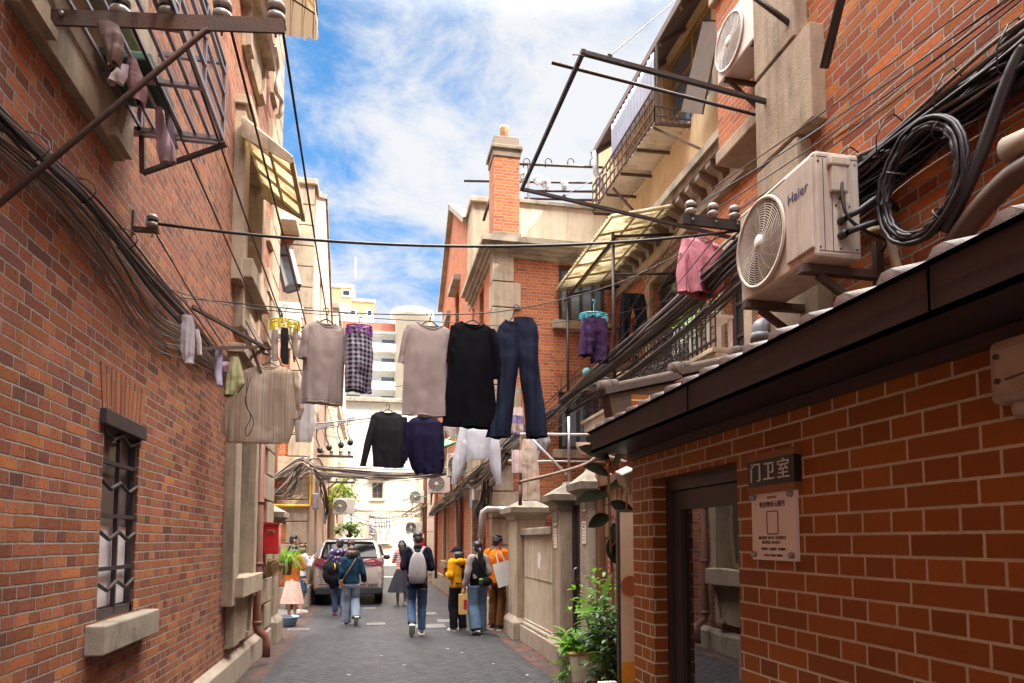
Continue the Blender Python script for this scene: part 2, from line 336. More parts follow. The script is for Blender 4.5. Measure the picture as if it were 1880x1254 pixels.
def surround(par, ax, c, sg, a0, a1, z0, z1, wd=.3, out=.11, mat=None, apron=True, sill=True, keep=.10, az=.55):
    mt = mat or STONE; b = MB(); B = lambda *q: b.box(*abox(ax, c, sg, *q), bev=.008)
    B(-.22, out, a0-wd, a0+.014, z0-.3, z1+.28); B(-.22, out, a1-.014, a1+wd*.55, z0-.3, z1+.28); B(-.22, out-.01, a0+.014, a1-.014, z1-.012, z1+.28); B(-.02, out+.06, a0-wd-.04, a1+wd*.55+.04, z1+.28, z1+.38)
    b.build('window_surround', mt, par)
    b = MB()
    if sill: b.box(*abox(ax, c, sg, -.2, out+.09, a0-wd*.55, a1+.12, z0-.22, z0), bev=.012).build('sill', mt, par)
    if apron:
        b = MB(); za = z0-.22
        b.box(*abox(ax, c, sg, 0, out-.05, a0-wd*.3, a1+.05, za-az, za), bev=.006)
        n = 10                                               # curved side brackets of the apron
        for s_, e in ((a0-wd*.3, 1), (a1+.05, -1)):
            for i in range(n):
                t0, t1 = i/n, (i+1)/n; wdt = .07+.16*(1-math.sqrt(max(0, 1-(1-t0)**2)))
                b.box(*abox(ax, c, sg, out-.06, out-.01, s_, s_+e*wdt*1.1, za-az*(1-t0)*.93-.02, za-az*(1-t1)*.93-.02))
        b.build('apron_panel', mt, par)
surround(lb, 'x', XL, 1, *H2); surround(lb, 'x', XL, 1, *H3); surround(lb, 'x', XL, 1, *H4); surround(lb, 'x', XL, 1, *H5, wd=.35); surround(lb, 'x', XL, 1, *H6)
for h in (H2, H3, H4, H5, H6): window(lb, 'x', XL, 1, *h, rec=.16, fm=plain('cream_joinery', (.48,.38,.22), .6, 0, .1, 5, .2), nv=2, nh=2, fw=.07, gm=glass('shaded_glass', (.09,.11,.12), .04))
# small barred window
b = MB(); y0, y1, z0, z1 = H1
fo = MB()
for q in ((y0, y0+.035, z0, z1), (y1-.035, y1, z0, z1), (y0, y1, z0, z0+.06), (y0, y1, z1-.03, z1)): fo.box((XL-.06, q[0], q[2]), (XL-.012, q[1], q[3]))
win = fo.build('window', FRAME, lb); win['label'] = 'narrow barred window with a stone sill'
g = MB(); ym = (y0+y1)/2
g.box((XL-.035, ym-.012, z0+.02), (XL-.01, ym+.012, z1))
for i in (1, 3, 5): z = z0+(z1-z0)*(i+1)/7.3-.02; g.box((XL-.03, y0, z-.012), (XL-.008, y1, z+.012))
for i in range(4):
    z = z0+.20+i*.305; pts = []
    for k in range(17):
        t = k/16; a = abs(((t*4) % 2)-1); pts.append((XL-.005, y0+t*(y1-y0), z+.05*a-.03))
    g.tube(pts, .012, 6)
g.build('grille', DARKM, win)
MB().box((XL-.062, y0+.02, z0+.03), (XL-.057, y1-.02, z1-.02)).build('pane', glass('curtained_glass', (.24,.205,.18), .12), win)
b = MB()
for k in range(2): b.box((XL-.056, y0+.04+k*(.29), z0+.07), (XL-.048, y0+.31+k*.265, z0+.30)); b.box((XL-.056, y0+.04+k*.29, z0+.31), (XL-.050, y0+.31+k*.265, z0+.56))
b.build('white_card', plain('white_card', (.86,.83,.84), .8, 0, .03), win)
MB().box((XL-.12, 4.22, .955), (XL+.10, 5.22, 1.125), bev=.012).build('sill', STONED, lb)
MB().box((XL-.03, 4.30, 2.28), (XL+.035, 5.03, 2.37), bev=.004).build('lintel', FRAME, lb)
arch = MB(); n = 10
for i in range(n):
    a0, a1 = -1+2*i/n, -1+2*(i+1)/n; f = lambda a, s: 4.665+a*(.345+s*.06)
    arch.add([(XL+.006, f(a0, 0)+.004, 2.37), (XL+.006, f(a1, 0)-.004, 2.37), (XL+.006, f(a1, 1)-.006, 2.635), (XL+.006, f(a0, 1)+.006, 2.635), (XL-.02, f(a0, 0)+.004, 2.37), (XL-.02, f(a1, 0)-.004, 2.37), (XL-.02, f(a1, 1)-.006, 2.635), (XL-.02, f(a0, 1)+.006, 2.635)], [(0,1,2,3),(0,4,5,1),(2,6,7,3),(1,5,6,2),(0,3,7,4)])
arch.build('brick_arch', SOLD, lb)
dp = MB(); dp.tube([(XL+.11, 9.32, 3.75), (XL+.11, 9.32, .52), (XL+.12, 9.33, .45), (XL+.22, 9.36, .36), (XL+.23, 9.36, .28), (XL+.23, 9.36, .10)], .05, 12)
for z in (.55, 1.3, 2.1, 3.0, 3.7): dp.lathe([(.058, -.02), (.062, 0), (.058, .02)], 12, Matrix.Translation((XL+.11, 9.32, z)))
for z in (1.33, 3.03): dp.box((XL, 9.30, z-.015), (XL+.11, 9.34, z+.015))
dp.build('drainpipe', BRPIPE, lb)
cd = MB(); cd.tube(catmull([PX(505, 85, -1.45), PX(512, 130, -1.42), PX(507, 165, -1.44), PX(517, 185, -1.4), PX(515, 208, -1.42), PX(508, 215, -1.48)], 6), .035, 8); cd.build('conduit', PLAST, lb)
# ================================================================== GATE PILLAR LEFT
def pillar(name, x0, x1, y0, y1, z1, label, cat='pillar', group=None, base=.42, mat=None, pl=True):
    t = thing(name, label, cat, ((x0+x1)/2, (y0+y1)/2, 0), 0, group); mt = mat or STONE; X, Y = (x1-x0)/2, (y1-y0)/2
    MB().box((-X, -Y, 0), (X, Y, z1-.30), bev=.012).build('shaft', mt, t)
    b = MB()
    if pl: b.box((-X-.07, -Y-.07, 0), (X+.07, Y+.07, base-.09), bev=.012); b.lathe([((X+.07)*1.414, 0), ((X+.05)*1.414, .03), ((X+.012)*1.414, .09)], 4, Matrix.Translation((0, 0, base-.09)) @ Matrix.Diagonal((1, (Y+.07)/(X+.07), 1, 1)) @ Matrix.Rotation(PI/4, 4, 'Z'), False); b.build('base', PLINTH, t)
    b = MB(); q = Matrix.Translation((0, 0, z1-.32)) @ Matrix.Diagonal((1, (Y+.1)/(X+.1), 1, 1)) @ Matrix.Rotation(PI/4, 4, 'Z')
    b.lathe([((X+.005)*1.414, 0), ((X+.03)*1.414, .03), ((X+.04)*1.414, .09), ((X+.12)*1.414, .14), ((X+.13)*1.414, .22), ((X+.10)*1.414, .23), (.10*1.414, .36), (.085*1.414, .40)], 4, q, False)
    b.build('cap', STONED, t); return t
lp = pillar('gate_pillar', -1.95, -1.50, 11.25, 11.75, 2.15, 'cream stone gate pillar with sloping cap behind the red letterbox', 'gate pillar')
# red letterbox on the pillar
lbx = thing('letterbox', 'bright red metal letterbox fixed to the stone corner blocks of the left house', 'letterbox', (0, 0, 0))
c0 = PY(488, 1017, 10.0); c1 = PY(512, 963, 10.0); c0.x = -1.50
MB().box((c0.x, 10.0, c0.z), (c1.x, 10.24, c1.z), bev=.010).build('box', RED, lbx)
MB().prism([(c0.x-.015, c1.z), (c1.x+.015, c1.z), (c1.x+.015, c1.z+.02), (c0.x-.015, c1.z+.035)], .28, Matrix.Translation((0, 9.975, 0))).build('lid', RED, lbx)
xm = (c0.x+c1.x)/2; zt = c1.z-.10
MB().box((xm-.045, 9.985, zt-.022), (xm+.045, 10.005, zt+.022), bev=.004).build('slot_plate', plain('brass', (.62,.42,.18), .35, .8), lbx)
MB().box((xm-.034, 9.980, zt-.010), (xm+.034, 9.987, zt+.010)).build('slot', BLACK, lbx)
b = MB().box((c1.x-.001, 10.07, c0.z+.10), (c1.x+.004, 10.17, c0.z+.20)); b.build('badge', plain('faded_badge', (.62,.35,.33), .6), lbx)
pp = MB()
for k in range(5):
    M = Matrix.Translation((-1.45+.02*k, 10.32-.012*k, 1.20+.02*(k % 2))) @ Euler((R(12*k-20), R(25-14*k), R(10*k))).to_matrix().to_4x4(); pp.box((-.07, -.006, -.11), (.07, .006, .11), M)
o = pp.build('folded_papers', plain('kraft_paper', (.52,.36,.20), .85, 0, .15, 9)); tag(o, 'bundle of crumpled brown papers tucked on the left house corner under the red letterbox', 'papers')
# ================================================================== SECOND LEFT BUILDING
l2 = thing('brick_building', 'tall brick house with cream quoins rising behind the floral skirt woman', 'building', (0, 0, 0))
X2, Y2 = -1.56, 16.95
w = MB(); hs = [(-3.5, -2.45, 1.0, 2.6), (-3.1, -2.2, 4.4, 5.7), (-2.9, -2.15, 7.0, 8.6)]
wall(w, 'y', Y2, -1, -9, X2, 0, 10.4, hs, .18); w.build('wall', OLD2, l2)
for h in hs: window(l2, 'y', Y2, -1, *h, rec=.1, nv=3, nh=4, fw=.05)
SUNW = plain('sunlit_brick_tone', (.60,.45,.33), .9, 0, .12, 7, .35, .4, streak=.3, gc=(.42,.20,.12))  # base colour paled to carry strong sunlight on the brick
w = MB(); sh = [(19.0, 19.9, 1.1, 2.9), (19.0, 19.9, 4.6, 6.0), (19.3, 20.1, 7.6, 9.0), (22.0, 22.9, 1.1, 2.9), (22.0, 22.9, 4.6, 6.0)]; wall(w, 'x', X2, 1, Y2, 24.4, 0, 9.3, sh, .15)
w.add([(X2, Y2, 9.3), (X2, 24.4, 9.3), (X2, 20.7, 12.0), (X2, Y2, 10.4)], [(0, 1, 2, 3)]); wall(w, 'y', 24.4, 1, -9, X2, 0, 9.3); w.build('side_wall', SUNW, l2)
for h in sh: window(l2, 'x', X2, 1, *h, rec=.1, fm=WOODB, nv=2, nh=3, fw=.06)
b = MB(); b.box((-9, Y2+.02, 10.4), (X2-.02, 20.6, 10.5)); b.add([(-9, 20.7, 11.9), (X2, 20.7, 11.9), (X2, 24.5, 9.3), (-9, 24.5, 9.3)], [(0, 1, 2, 3)]); b.build('roof', BROWNR, l2)
b = MB().box((X2-.55, Y2-.04, 9.9), (X2+.03, Y2+.5, 10.35), bev=.02); b.box((X2-.65, Y2-.12, 10.35), (X2+.1, Y2+.6, 10.5), bev=.02); b.build('corner_pier', STONE, l2)
b = MB().bar((X2-.05, 20.7, 12.03), (X2-.05, 24.5, 9.33), .22, .14); b.bar((X2-.05, 17.4, 10.4), (X2-.05, 20.75, 12.03), .22, .12); b.build('gable_coping', STONED, l2)
MB().box((-3.4, Y2-.85, 9.05), (X2-.3, Y2, 9.22), bev=.02).build('ledge', CREAM, l2)
quoins(l2, 'y', Y2, -1, X2+.03, -1, .5, 10.4, h=.52, wl=.78, ws=.50, out=.05); quoins(l2, 'x', X2, 1, Y2+.0, 1, .5, 10.4, h=.52, wl=.35, ws=.2, out=.03)
b = MB().box((-9, Y2-.06, 0), (X2+.06, 24.45, .5), bev=.02); b.build('plinth', PLINTH, l2)
# red pipe + yellow gas pipe on its front
b = MB().tube([(-2.3, Y2-.06, .4), (-2.3, Y2-.06, 9.0)], .05, 10); b.build('drainpipe', BRPIPE, l2)
a = PY(495, 928, Y2-.1); c = PY(568, 928, Y2-.1); d = PY(570, 862, Y2-.1)
b = MB().tube([(-3.2, Y2-.1, a.z), (c.x, Y2-.1, a.z), (c.x+.03, Y2-.1, a.z+.03), (c.x+.03, Y2-.1, d.z)], .035, 10); b.build('gas_pipe', YEL, l2)
# top hung open window on its upper storey
ow = thing('open_window', 'black top-hung window pushed open on the cream cornered brick house', 'window', (0, 0, 0))
p = [PY(509, 462, 16.6), PY(532, 462, 16.3), PY(548, 526, 15.8), PY(526, 532, 16.0)]
b = MB()
for i in range(4): b.bar(p[i], p[(i+1) % 4], .10, .16)
b.build('frame', FRAME, ow); b = MB(); b.add(p, [(0, 1, 2, 3)]); b.build('pane', glass('skyward_glass', (.05, .05, .055), .1), ow)
b = MB().bar((-2.9, Y2-.03, 8.62), (-2.15, Y2-.03, 8.62), .12, .1); b.bar(p[0], (p[0].x, Y2, p[0].z), .06, .06); b.bar(p[1], (p[1].x, Y2, p[1].z+.1), .06, .06); b.build('stay', FRAME, ow)
# ================================================================== FAR LEFT HOUSE, END HOUSE, TOWER BLOCKS
def simple_house(name, label, x0, x1, y0, y1, H, mat, faces, cat='building', wm=None, plq=None, corn=True):
    """faces: {('x'|'y', plane, sign): holes}"""
    t = thing(name, label, cat, (0, 0, 0)); w = MB()
    for (ax, c, sg), hs in faces.items():
        a0, a1 = (y0, y1) if ax == 'x' else (x0, x1); wall(w, ax, c, sg, a0, a1, 0, H, hs, .15)
        for h in hs: window(t, ax, c, sg, *h, rec=.08, nv=2, nh=3, fw=.06, fm=wm or WOODB)
    w.build('wall', mat, t); b = MB().box((x0-.1, y0-.1, H), (x1+.1, y1+.1, H+.25), bev=.03); b.build('roof', STONED, t)
    return t
l3 = simple_house('plastered_house', 'sunlit pinkish house past the parked car on the left', -8, -1.5, 26.5, 36, 10.5, SUNW, {('x', -1.5, 1): [(27.5, 28.5, 1.2, 2.8), (27.5, 28.5, 4.6, 6), (30.5, 31.5, 4.6, 6), (30.5, 31.5, 7.4, 8.8), (33.5, 34.5, 4.6, 6), (27.5, 28.5, 7.4, 8.8)], ('y', 26.5, -1): [(-3.5, -2.5, 4.6, 6), (-3.5, -2.5, 7.4, 8.8)], ('y', 36, 1): []})
quoins(l3, 'x', -1.5, 1, 26.52, 1, 0, 10.4, h=.5, wl=.8, ws=.5, out=.05, mat=PALE)
MB().box((-1.5, 26.4, 6.8), (-1.36, 36, 7.0)).build('string_course', PALE, l3)
# end house closing the alley
eh = thing('rendered_house', 'sunlit cream rendered house closing the far end of the alley', 'building', (0, 0, 0)); YE = 44
e1 = PY(683, 915, YE); e2 = PY(703, 886, YE); e3 = PY(692, 998, YE); e4 = PY(717, 946, YE); e5 = PY(696, 1035, YE); 
hs = [(e1.x, e2.x, e1.z, e2.z), (e3.x, e4.x, e3.z, e4.z), (3.4, 4.4, 1.2, 3.0), (-4.4, -3.4, 1.2, 3), (3.4, 4.4, 4.2, 5.6), (-4.6, -3.6, 4.2, 5.6)]
w = MB(); wall(w, 'y', YE, -1, -14, 14, 0, 10.4, hs, .2); wall(w, 'x', 14, 1, YE, 56, 0, 10.4); wall(w, 'x', -14, -1, YE, 56, 0, 10.4); w.build('wall', PALE, eh)
for i, h in enumerate(hs): window(eh, 'y', YE, -1, *h, rec=.1, nv=2, nh=3, fw=.07, fm=WOODB)
b = MB()
for h in hs: b.box((h[0]-.18, YE-.12, h[2]-.14), (h[1]+.18, YE, h[2])); 
b.box((hs[0][0]-.3, YE-.35, hs[0][3]+.25), (hs[0][1]+.3, YE, hs[0][3]+.36)); b.build('sill', CREAM, eh)
h = hs[1]; b = MB()
b.box((h[0]-.22, YE-.07, h[2]), (h[0], YE, h[3]+.2)); b.box((h[1], YE-.07, h[2]), (h[1]+.22, YE, h[3]+.2)); b.box((h[0]-.22, YE-.075, h[3]), (h[1]+.22, YE, h[3]+.22)); b.build('window_surround', CREAM, eh)
b = MB()
for k in range(9): x = h[0]+(h[1]-h[0])*k/8; b.tube([(x, YE-.16, h[2]), (x, YE-.16, h[3])], .022, 6)
for z in (h[2]+.05, (h[2]+h[3])/2, h[3]-.05): b.bar((h[0], YE-.16, z), (h[1], YE-.16, z), .03, .05)
b.build('window_bars', WHITE, eh)
b = MB().box((-14, YE-.06, 3.5), (14, YE, 3.62)); b.build('string_course', CREAM, eh); b = MB().box((-14.2, YE-.3, 10.4), (14.2, 56, 10.7), bev=.04); b.build('roof', STONED, eh)
b = MB().box((-14, YE-.12, 0), (14, YE, .7)); b.build('plinth', CREAM, eh)
sg = thing('shop_sign', 'white tailoring sign board below the barred window at the alley end', 'sign', ((h[0]+h[1])/2, YE-.22, h[2]+.42))
MB().box((-(h[1]-h[0])/2, -.015, -.42), ((h[1]-h[0])/2, .015, .42)).build('board', plain('sign_white', (.8,.79,.76), .6, 0, .03), sg)
for k, ch in enumerate('西装定制'): text(ch, .40, BLACK, sg, textM((-.22+.44*(k % 2), -.018, .2-.4*(k//2)), (1, 0, 0), (0, 0, 1)))
bp = thing('barber_pole', 'striped cylinder lamp mounted on the cream house left of the barred window', 'lamp', PY(683, 963, YE-.3))
t = NT('pole_stripes'); xx, yy, zz = t.xyz(t.obj()); u = t.M('FRACT', t.M('ADD', t.M('MULTIPLY', zz, 2.2), t.M('MULTIPLY', xx, 1.6)))
PST = t.set(Base_Color=t.ramp(u, [(0, (.72,.70,.74)), (.4, (.14,.10,.30)), (.6, (.72,.70,.74)), (.8, (.42,.12,.2))], 'CONSTANT'), Roughness=.3)
MB().lathe([(.17, -.55), (.17, .45)], 16).build('drum', PST, bp); MB().lathe([(.21, .45), (.22, .6), (.12, .7)], 16).build('cap', GREYM, bp); MB().lathe([(.10, -.72), (.2, -.62), (.21, -.55)], 16).box((-.03, 0, -.05), (.03, .3, .05)).build('bracket', GREYM, bp)
# white apartment block with round stair tower
ap = thing('apartment_block', 'white apartment block with long balconies and a round stair tower', 'apartment block', (0, 0, 0)); YA = 105
tw = PY(765, 572, YA); bl = PY(600, 610, YA); k = (YA*cF.y)/FPX
x0, x1 = PY(560, 620, YA).x, PY(737, 620, YA).x; zt = PY(690, 608, YA).z; fl = 2.97
w = MB(); w.box((x0, YA+1.4, 0), (x1+14, YA+14, zt)); w.build('wall', WHITE, ap)
b = MB(); n = 10
for i in range(n+1):
    z = zt-i*fl
    b.box((x0, YA, z-.18), (x1, YA+1.45, z+.02))
    if i: b.box((x0, YA-.05, z-.15), (x1, YA+.10, z+1.15))
b.build('balcony_bands', WHITE, ap)
for i in range(n):
    z = zt-(i+1)*fl
    for xx_ in (x1-1.6, x1-7.2, x1-11.6):
        b = MB(); b.box((xx_-1.35, YA+1.36, z+1.0), (xx_+1.0, YA+1.42, z+2.1)); o = b.build('window', FRAME, ap); g = MB()
        for q in range(4): g.box((xx_-1.29+q*.58, YA+1.33, z+1.06), (xx_-.76+q*.58, YA+1.37, z+2.04))
        g.build('pane', GLASSB, o)
    for xx_ in (x1-5, x1-9.6): MB().box((xx_-.35, YA+.55, z+.02), (xx_+.35, YA+.9, z+1.5)).build('condenser', PLAST2, ap)
b = MB(); cx = (x1+PY(768, 600, YA).x)/2+.4; r = (PY(768, 600, YA).x-x1)/2+1.4
b.lathe([(r, 0), (r, tw.z-1.4), (r+.7, tw.z-1.3), (r+.7, tw.z), (.1, tw.z+.1)], 40, Matrix.Translation((cx, YA+1, 0))); b.build('stair_tower', PALE, ap)
for i in range(n): 
    b = MB().box((cx+r-1.0, YA-1.6, zt-i*fl-2.6), (cx+r+.02, YA-.2, zt-i*fl-1.2)); b.build('window', GLASSB, ap)
b = MB().box((x1+6, YA+1.2, zt+1.4), (x1+22, YA+12, zt+1.9)); b.box((x1+6, YA+1.3, 0), (x1+22, YA+12, zt+1.4)); b.build('side_wing', CREAM, ap)
MB().box((x0, YA+.6, zt+.02), (x1, YA+.8, zt+1.5)).build('roof_tiles', plain('red_tiles', (.40,.12,.07), .8), ap)
# tan tower block further back
tb = thing('tower_block', 'tan stepped tower block with white trim behind the apartments', 'tower block', (0, 0, 0)); YT = 150
A = PY(560, 523, YT); B_ = PY(646, 523, YT); C_ = PY(687, 554, YT)
MB().box((A.x, YT, 0), (B_.x, YT+18, A.z)).box((B_.x, YT+.4, 0), (C_.x, YT+18, C_.z)).build('wall', TAN, tb)
MB().box((A.x-.3, YT-.3, A.z), (B_.x+.4, YT+18, A.z+.7)).box((B_.x-.2, YT+.1, C_.z), (C_.x+.3, YT+18, C_.z+.5)).build('parapet', WHITE, tb)
q = PY(560, 570, YT); q2 = PY(642, 562, YT); MB().box((q.x, YT-1.5, q.z), (q2.x, YT, q2.z)).build('canopy', WHITE, tb)
q3 = PY(687, 586, YT); MB().box((q.x, YT-2.2, q3.z-9), (q3.x, YT, q3.z)).build('lower_storey', WHITE, tb)
for (u0, v0, u1, v1) in ((630, 535, 642, 542), (609, 571, 616, 583), (621, 571, 626, 583), (632, 571, 640, 583), (644, 571, 652, 583), (675, 571, 682, 584)):
    a, c = PY(u0, v1, YT), PY(u1, v0, YT); o = MB().box((a.x-.35, YT-.25, a.z-.35), (c.x+.35, YT+.6, c.z+.35)).build('window', WHITE, tb); MB().box((a.x, YT-.32, a.z), (c.x, YT-.2, c.z)).build('pane', GLASS, o)
a = PY(651, 552, YT); c = PY(652, 462, YT); MB().tube([(a.x, YT+3, a.z), (a.x, YT+3, c.z)], .18, 6).build('mast', GREYM, tb)
# ================================================================== RIGHT: WING WITH CHIMNEY
wg = thing('brick_wing', 'orange brick house wing with cream parapet, chimney and cornice', 'building', (0, 0, 0)); XW, YW = 2.22, 12.7
a = PY(1026, 590, YW); c = PY(1112, 492, YW); a2 = PY(1026, 826, YW); c2 = PY(1100, 722, YW)
wh = [(a.x, c.x, a.z, c.z), (a2.x, c2.x, a2.z, c2.z)]
w = MB(); wall(w, 'y', YW, -1, XW, 8, 0, 7.4, wh, .16)
sh = [(13.9, 14.5, 5.6, 7.0), (14.2, 15.2, 1.0, 3.2), (17.2, 18.3, 1.0, 3.2), (20.6, 21.6, 1.0, 3.2), (14.2, 15.2, 3.9, 5.2), (17.2, 18.3, 4.0, 5.4), (20.6, 21.6, 4.0, 5.4), (18.2, 19.0, 7.3, 8.6), (20.6, 21.4, 7.0, 8.2)]
wall(w, 'x', XW, -1, YW, 25.5, 0, 7.4, [h for h in sh if h[3] < 7.4 and h[2] < 7.2 and h[0] != 18.2 and h[2] != 7.0], .14)
wall(w, 'x', XW, -1, 16.4, 22.9, 7.4, 9.5, [(18.2, 19.0, 7.45, 8.6), (20.6, 21.4, 7.45, 8.4)], .14)
w.add([(XW, 16.4, 9.5), (XW, 22.9, 9.5), (XW, 19.7, 11.5)], [(0, 2, 1)]); wall(w, 'y', 16.4, -1, XW, 8, 7.4, 9.5); w.add([(XW, 16.4, 9.5), (8, 16.4, 9.5), (8, 16.4, 11.2)], [(0, 1, 2)])
wall(w, 'y', 25.5, 1, XW, 8, 0, 7.4); w.build('wall', OLD2, wg)
for h in wh: window(wg, 'y', YW, -1, *h, rec=.08, nv=4, nh=1, fw=.085, gm=GLASSB)
sl = MB()
for h in wh: sl.box((h[0]-.14, YW-.12, h[2]-.17), (h[1]+.16, YW, h[2]), bev=.01)
sl.build('sill', STONE, wg)
for h in wh:
    b = MB(); n = 9
    for i in range(n):
        f = lambda t, s: h[0]+(h[1]-h[0])*.5+(t-.5)*(h[1]-h[0])*(1.0+.22*s)
        b.add([(f(i/n, 0)+.005, YW-.012, h[3]), (f((i+1)/n, 0)-.005, YW-.012, h[3]), (f((i+1)/n, 1)-.005, YW-.012, h[3]+.32), (f(i/n, 1)+.005, YW-.012, h[3]+.32)], [(0, 1, 2, 3)])
    b.build('brick_arch', SOLD, wg)
for h in sh:
    if h[2] == 7.3: h = (18.2, 19.0, 7.45, 8.6)
    if h[2] == 7.0: h = (20.6, 21.4, 7.45, 8.4)
    window(wg, 'x', XW, -1, *h, rec=.08, nv=2, nh=4, fw=.06)
    b = MB()
    if h[2] < 4.5:
        B = lambda *q: b.box(*abox('x', XW, -1, *q), bev=.006)
        B(-.02, .05, h[0]-.16, h[0], h[2]-.1, h[3]+.2); B(-.02, .05, h[1], h[1]+.16, h[2]-.1, h[3]+.2); B(-.02, .045, h[0], h[1], h[3], h[3]+.2); B(-.02, .13, h[0]-.22, h[1]+.22, h[2]-.22, h[2]-.02)
        b.build('window_surround', STONE, wg)
b = MB().box((XW-.05, YW-.05, 0), (8, 25.6, .5), bev=.015); b.build('plinth', PLINTH, wg)
quoins(wg, 'y', YW, -1, XW-.03, 1, .5, 7.3, h=.51, wl=.56, ws=.42, out=.05); quoins(wg, 'x', XW, -1, YW+.0, 1, .5, 7.3, h=.51, wl=.35, ws=.25, out=.03)
b = MB()                                         # moulded cornice, three steps
for i, (o_, z0, z1) in enumerate(((.04, 7.10, 7.18), (.10, 7.18, 7.25), (.17, 7.25, 7.33), (.26, 7.33, 7.44))): b.box((XW-o_, YW-o_, z0), (8, 15.7, z1))
b.build('cornice', STONED, wg)
b = MB(); b.box((XW+.45, YW+.1, 7.45), (8, YW+.35, 8.28)); b.box((XW+.08, YW+.5, 7.45), (XW+.3, 15.6, 8.0)); b.build('parapet', CREAM, wg)
MB().box((XW+.40, YW+.04, 8.28), (8, YW+.42, 8.36), bev=.01).build('coping', STONED, wg)
MB().box((XW-.02, 15.5, 7.4), (XW+.45, 16.4, 9.6), bev=.02).box((XW-.08, 15.4, 9.6), (XW+.5, 16.45, 9.72), bev=.01).build('pilaster', STONE, wg)
b = MB().bar((XW, 16.3, 9.55), (XW, 19.75, 11.6), .3, .14); b.bar((XW, 19.65, 11.6), (XW, 23.0, 9.5), .3, .14); b.build('gable_coping', STONED, wg)
b = MB().add([(XW+.1, 16.5, 9.5), (8, 16.5, 9.5), (8, 19.7, 11.45), (XW+.1, 19.7, 11.45), (8, 22.9, 9.45), (XW+.1, 22.9, 9.45)], [(0, 1, 2, 3), (3, 2, 4, 5)]); b.box((XW+.3, YW+.3, 7.42), (8, 16.4, 7.46)); b.box((XW+.1, 22.9, 7.38), (8, 25.5, 7.5)); b.build('roof', BROWNR, wg)
MB().box((XW-.2, 17.9, 8.65), (XW, 19.3, 8.8)).box((XW-.12, 20.3, 8.45), (XW, 21.6, 8.6)).build('hood_moulding', STONED, wg)
# chimney
ca, cb = PY(906, 435, YW+.02), PY(953, 292, YW+.02)
MB().box((ca.x, YW-.02, 7.45), (cb.x, YW+.55, cb.z), bev=.006).build('chimney', OLD2, wg)
ch = [o for o in wg.children if o.name.startswith('chimney')][0]
b = MB(); z = cb.z; b.box((ca.x-.02, YW-.04, z), (cb.x+.02, YW+.57, z+.14)); b.box((ca.x-.06, YW-.08, z+.14), (cb.x+.06, YW+.61, z+.22), bev=.015); b.box((ca.x-.0, YW-.02, z+.22), (cb.x+.0, YW+.55, z+.42), bev=.015); b.box((ca.x-.03, YW-.05, 7.45), (cb.x+.03, YW+.58, 7.6)); b.build('chimney_cap', plain('sooty_stone', (.235,.185,.135), .9, 0, .3, 8, .6, .6, gc=(.08,.065,.05)), ch)
MB().lathe([(.085, 0), (.088, .28), (.095, .30), (.095, .34), (.07, .34)], 16, Matrix.Translation(((ca.x+cb.x)/2, YW+.25, z+.42))).build('chimney_pot', plain('clay_pot', (.55,.33,.17), .8, 0, .15), ch)
b = MB().tube([(XW-.09, 17.0, .4), (XW-.09, 17.0, 7.0)], .05, 10); b.tube([(XW-.09, 23.6, .3), (XW-.09, 23.6, 7.0)], .05, 10); b.tube([(XW-.08, 13.35, .4), (XW-.08, 13.35, 3.0)], .045, 10); b.build('drainpipe', BRPIPE, wg)
a, c = PY(888, 935, YW-.15), PY(1020, 930, YW-.15); t = MB().tube([(a.x+.02, YW+.3, a.z-.5), (a.x, YW-.1, a.z-.05), (a.x+.06, YW-.15, a.z), (c.x, YW-.15, a.z)], .065, 12)
o = t.build('insulated_pipe', plain('foil_lagging', (.62,.58,.58), .35, .5, .1, 20)); tag(o, 'silvery insulated pipe running along the stone corner of the chimney wing', 'pipe')
# far right pale house with quoins and red hydrant box
r3 = simple_house('plastered_house', 'pale stone quoined house at the far right before the cross road', 2.15, 9, 27, 36, 9.6, PALE, {('x', 2.15, -1): [(28.2, 29, 1.1, 2.8), (28.2, 29, 4.4, 5.8), (31, 32, 4.4, 5.8), (34, 35, 4.4, 5.8)], ('y', 27, -1): [(3.4, 4.3, 4.4, 5.8)], ('y', 36, 1): []})
quoins(r3, 'y', 27, -1, 2.12, 1, .3, 9.5, h=.55, wl=.85, ws=.6, out=.06, mat=PALE); quoins(r3, 'x', 2.15, -1, 27, 1, .3, 9.5, h=.55, wl=.9, ws=.55, out=.05, mat=PALE)
b = MB().tube([(2.05, 27.5, .3), (2.05, 27.5, 8)], .07, 8); b.tube([(2.03, 28, .3), (2.03, 28, 8)], .05, 8); b.build('drainpipe', BRPIPE, r3)
a, c = PY(770, 1000, 26.2), PY(779, 984, 26.2)
hb = thing('hydrant_box', 'small red hydrant cabinet on the pale quoined wall far down the alley', 'hydrant box', ((a.x+c.x)/2, 26.2, (a.z+c.z)/2)); q = (c.x-a.x)/2; qz = (c.z-a.z)/2+.12
MB().box((-q, -.12, -qz), (q, .8, qz), bev=.01).build('cabinet', RED, hb); MB().box((-q*.8, -.135, qz*.3), (q*.8, -.121, qz*.8)).build('plate', WHITE, hb)
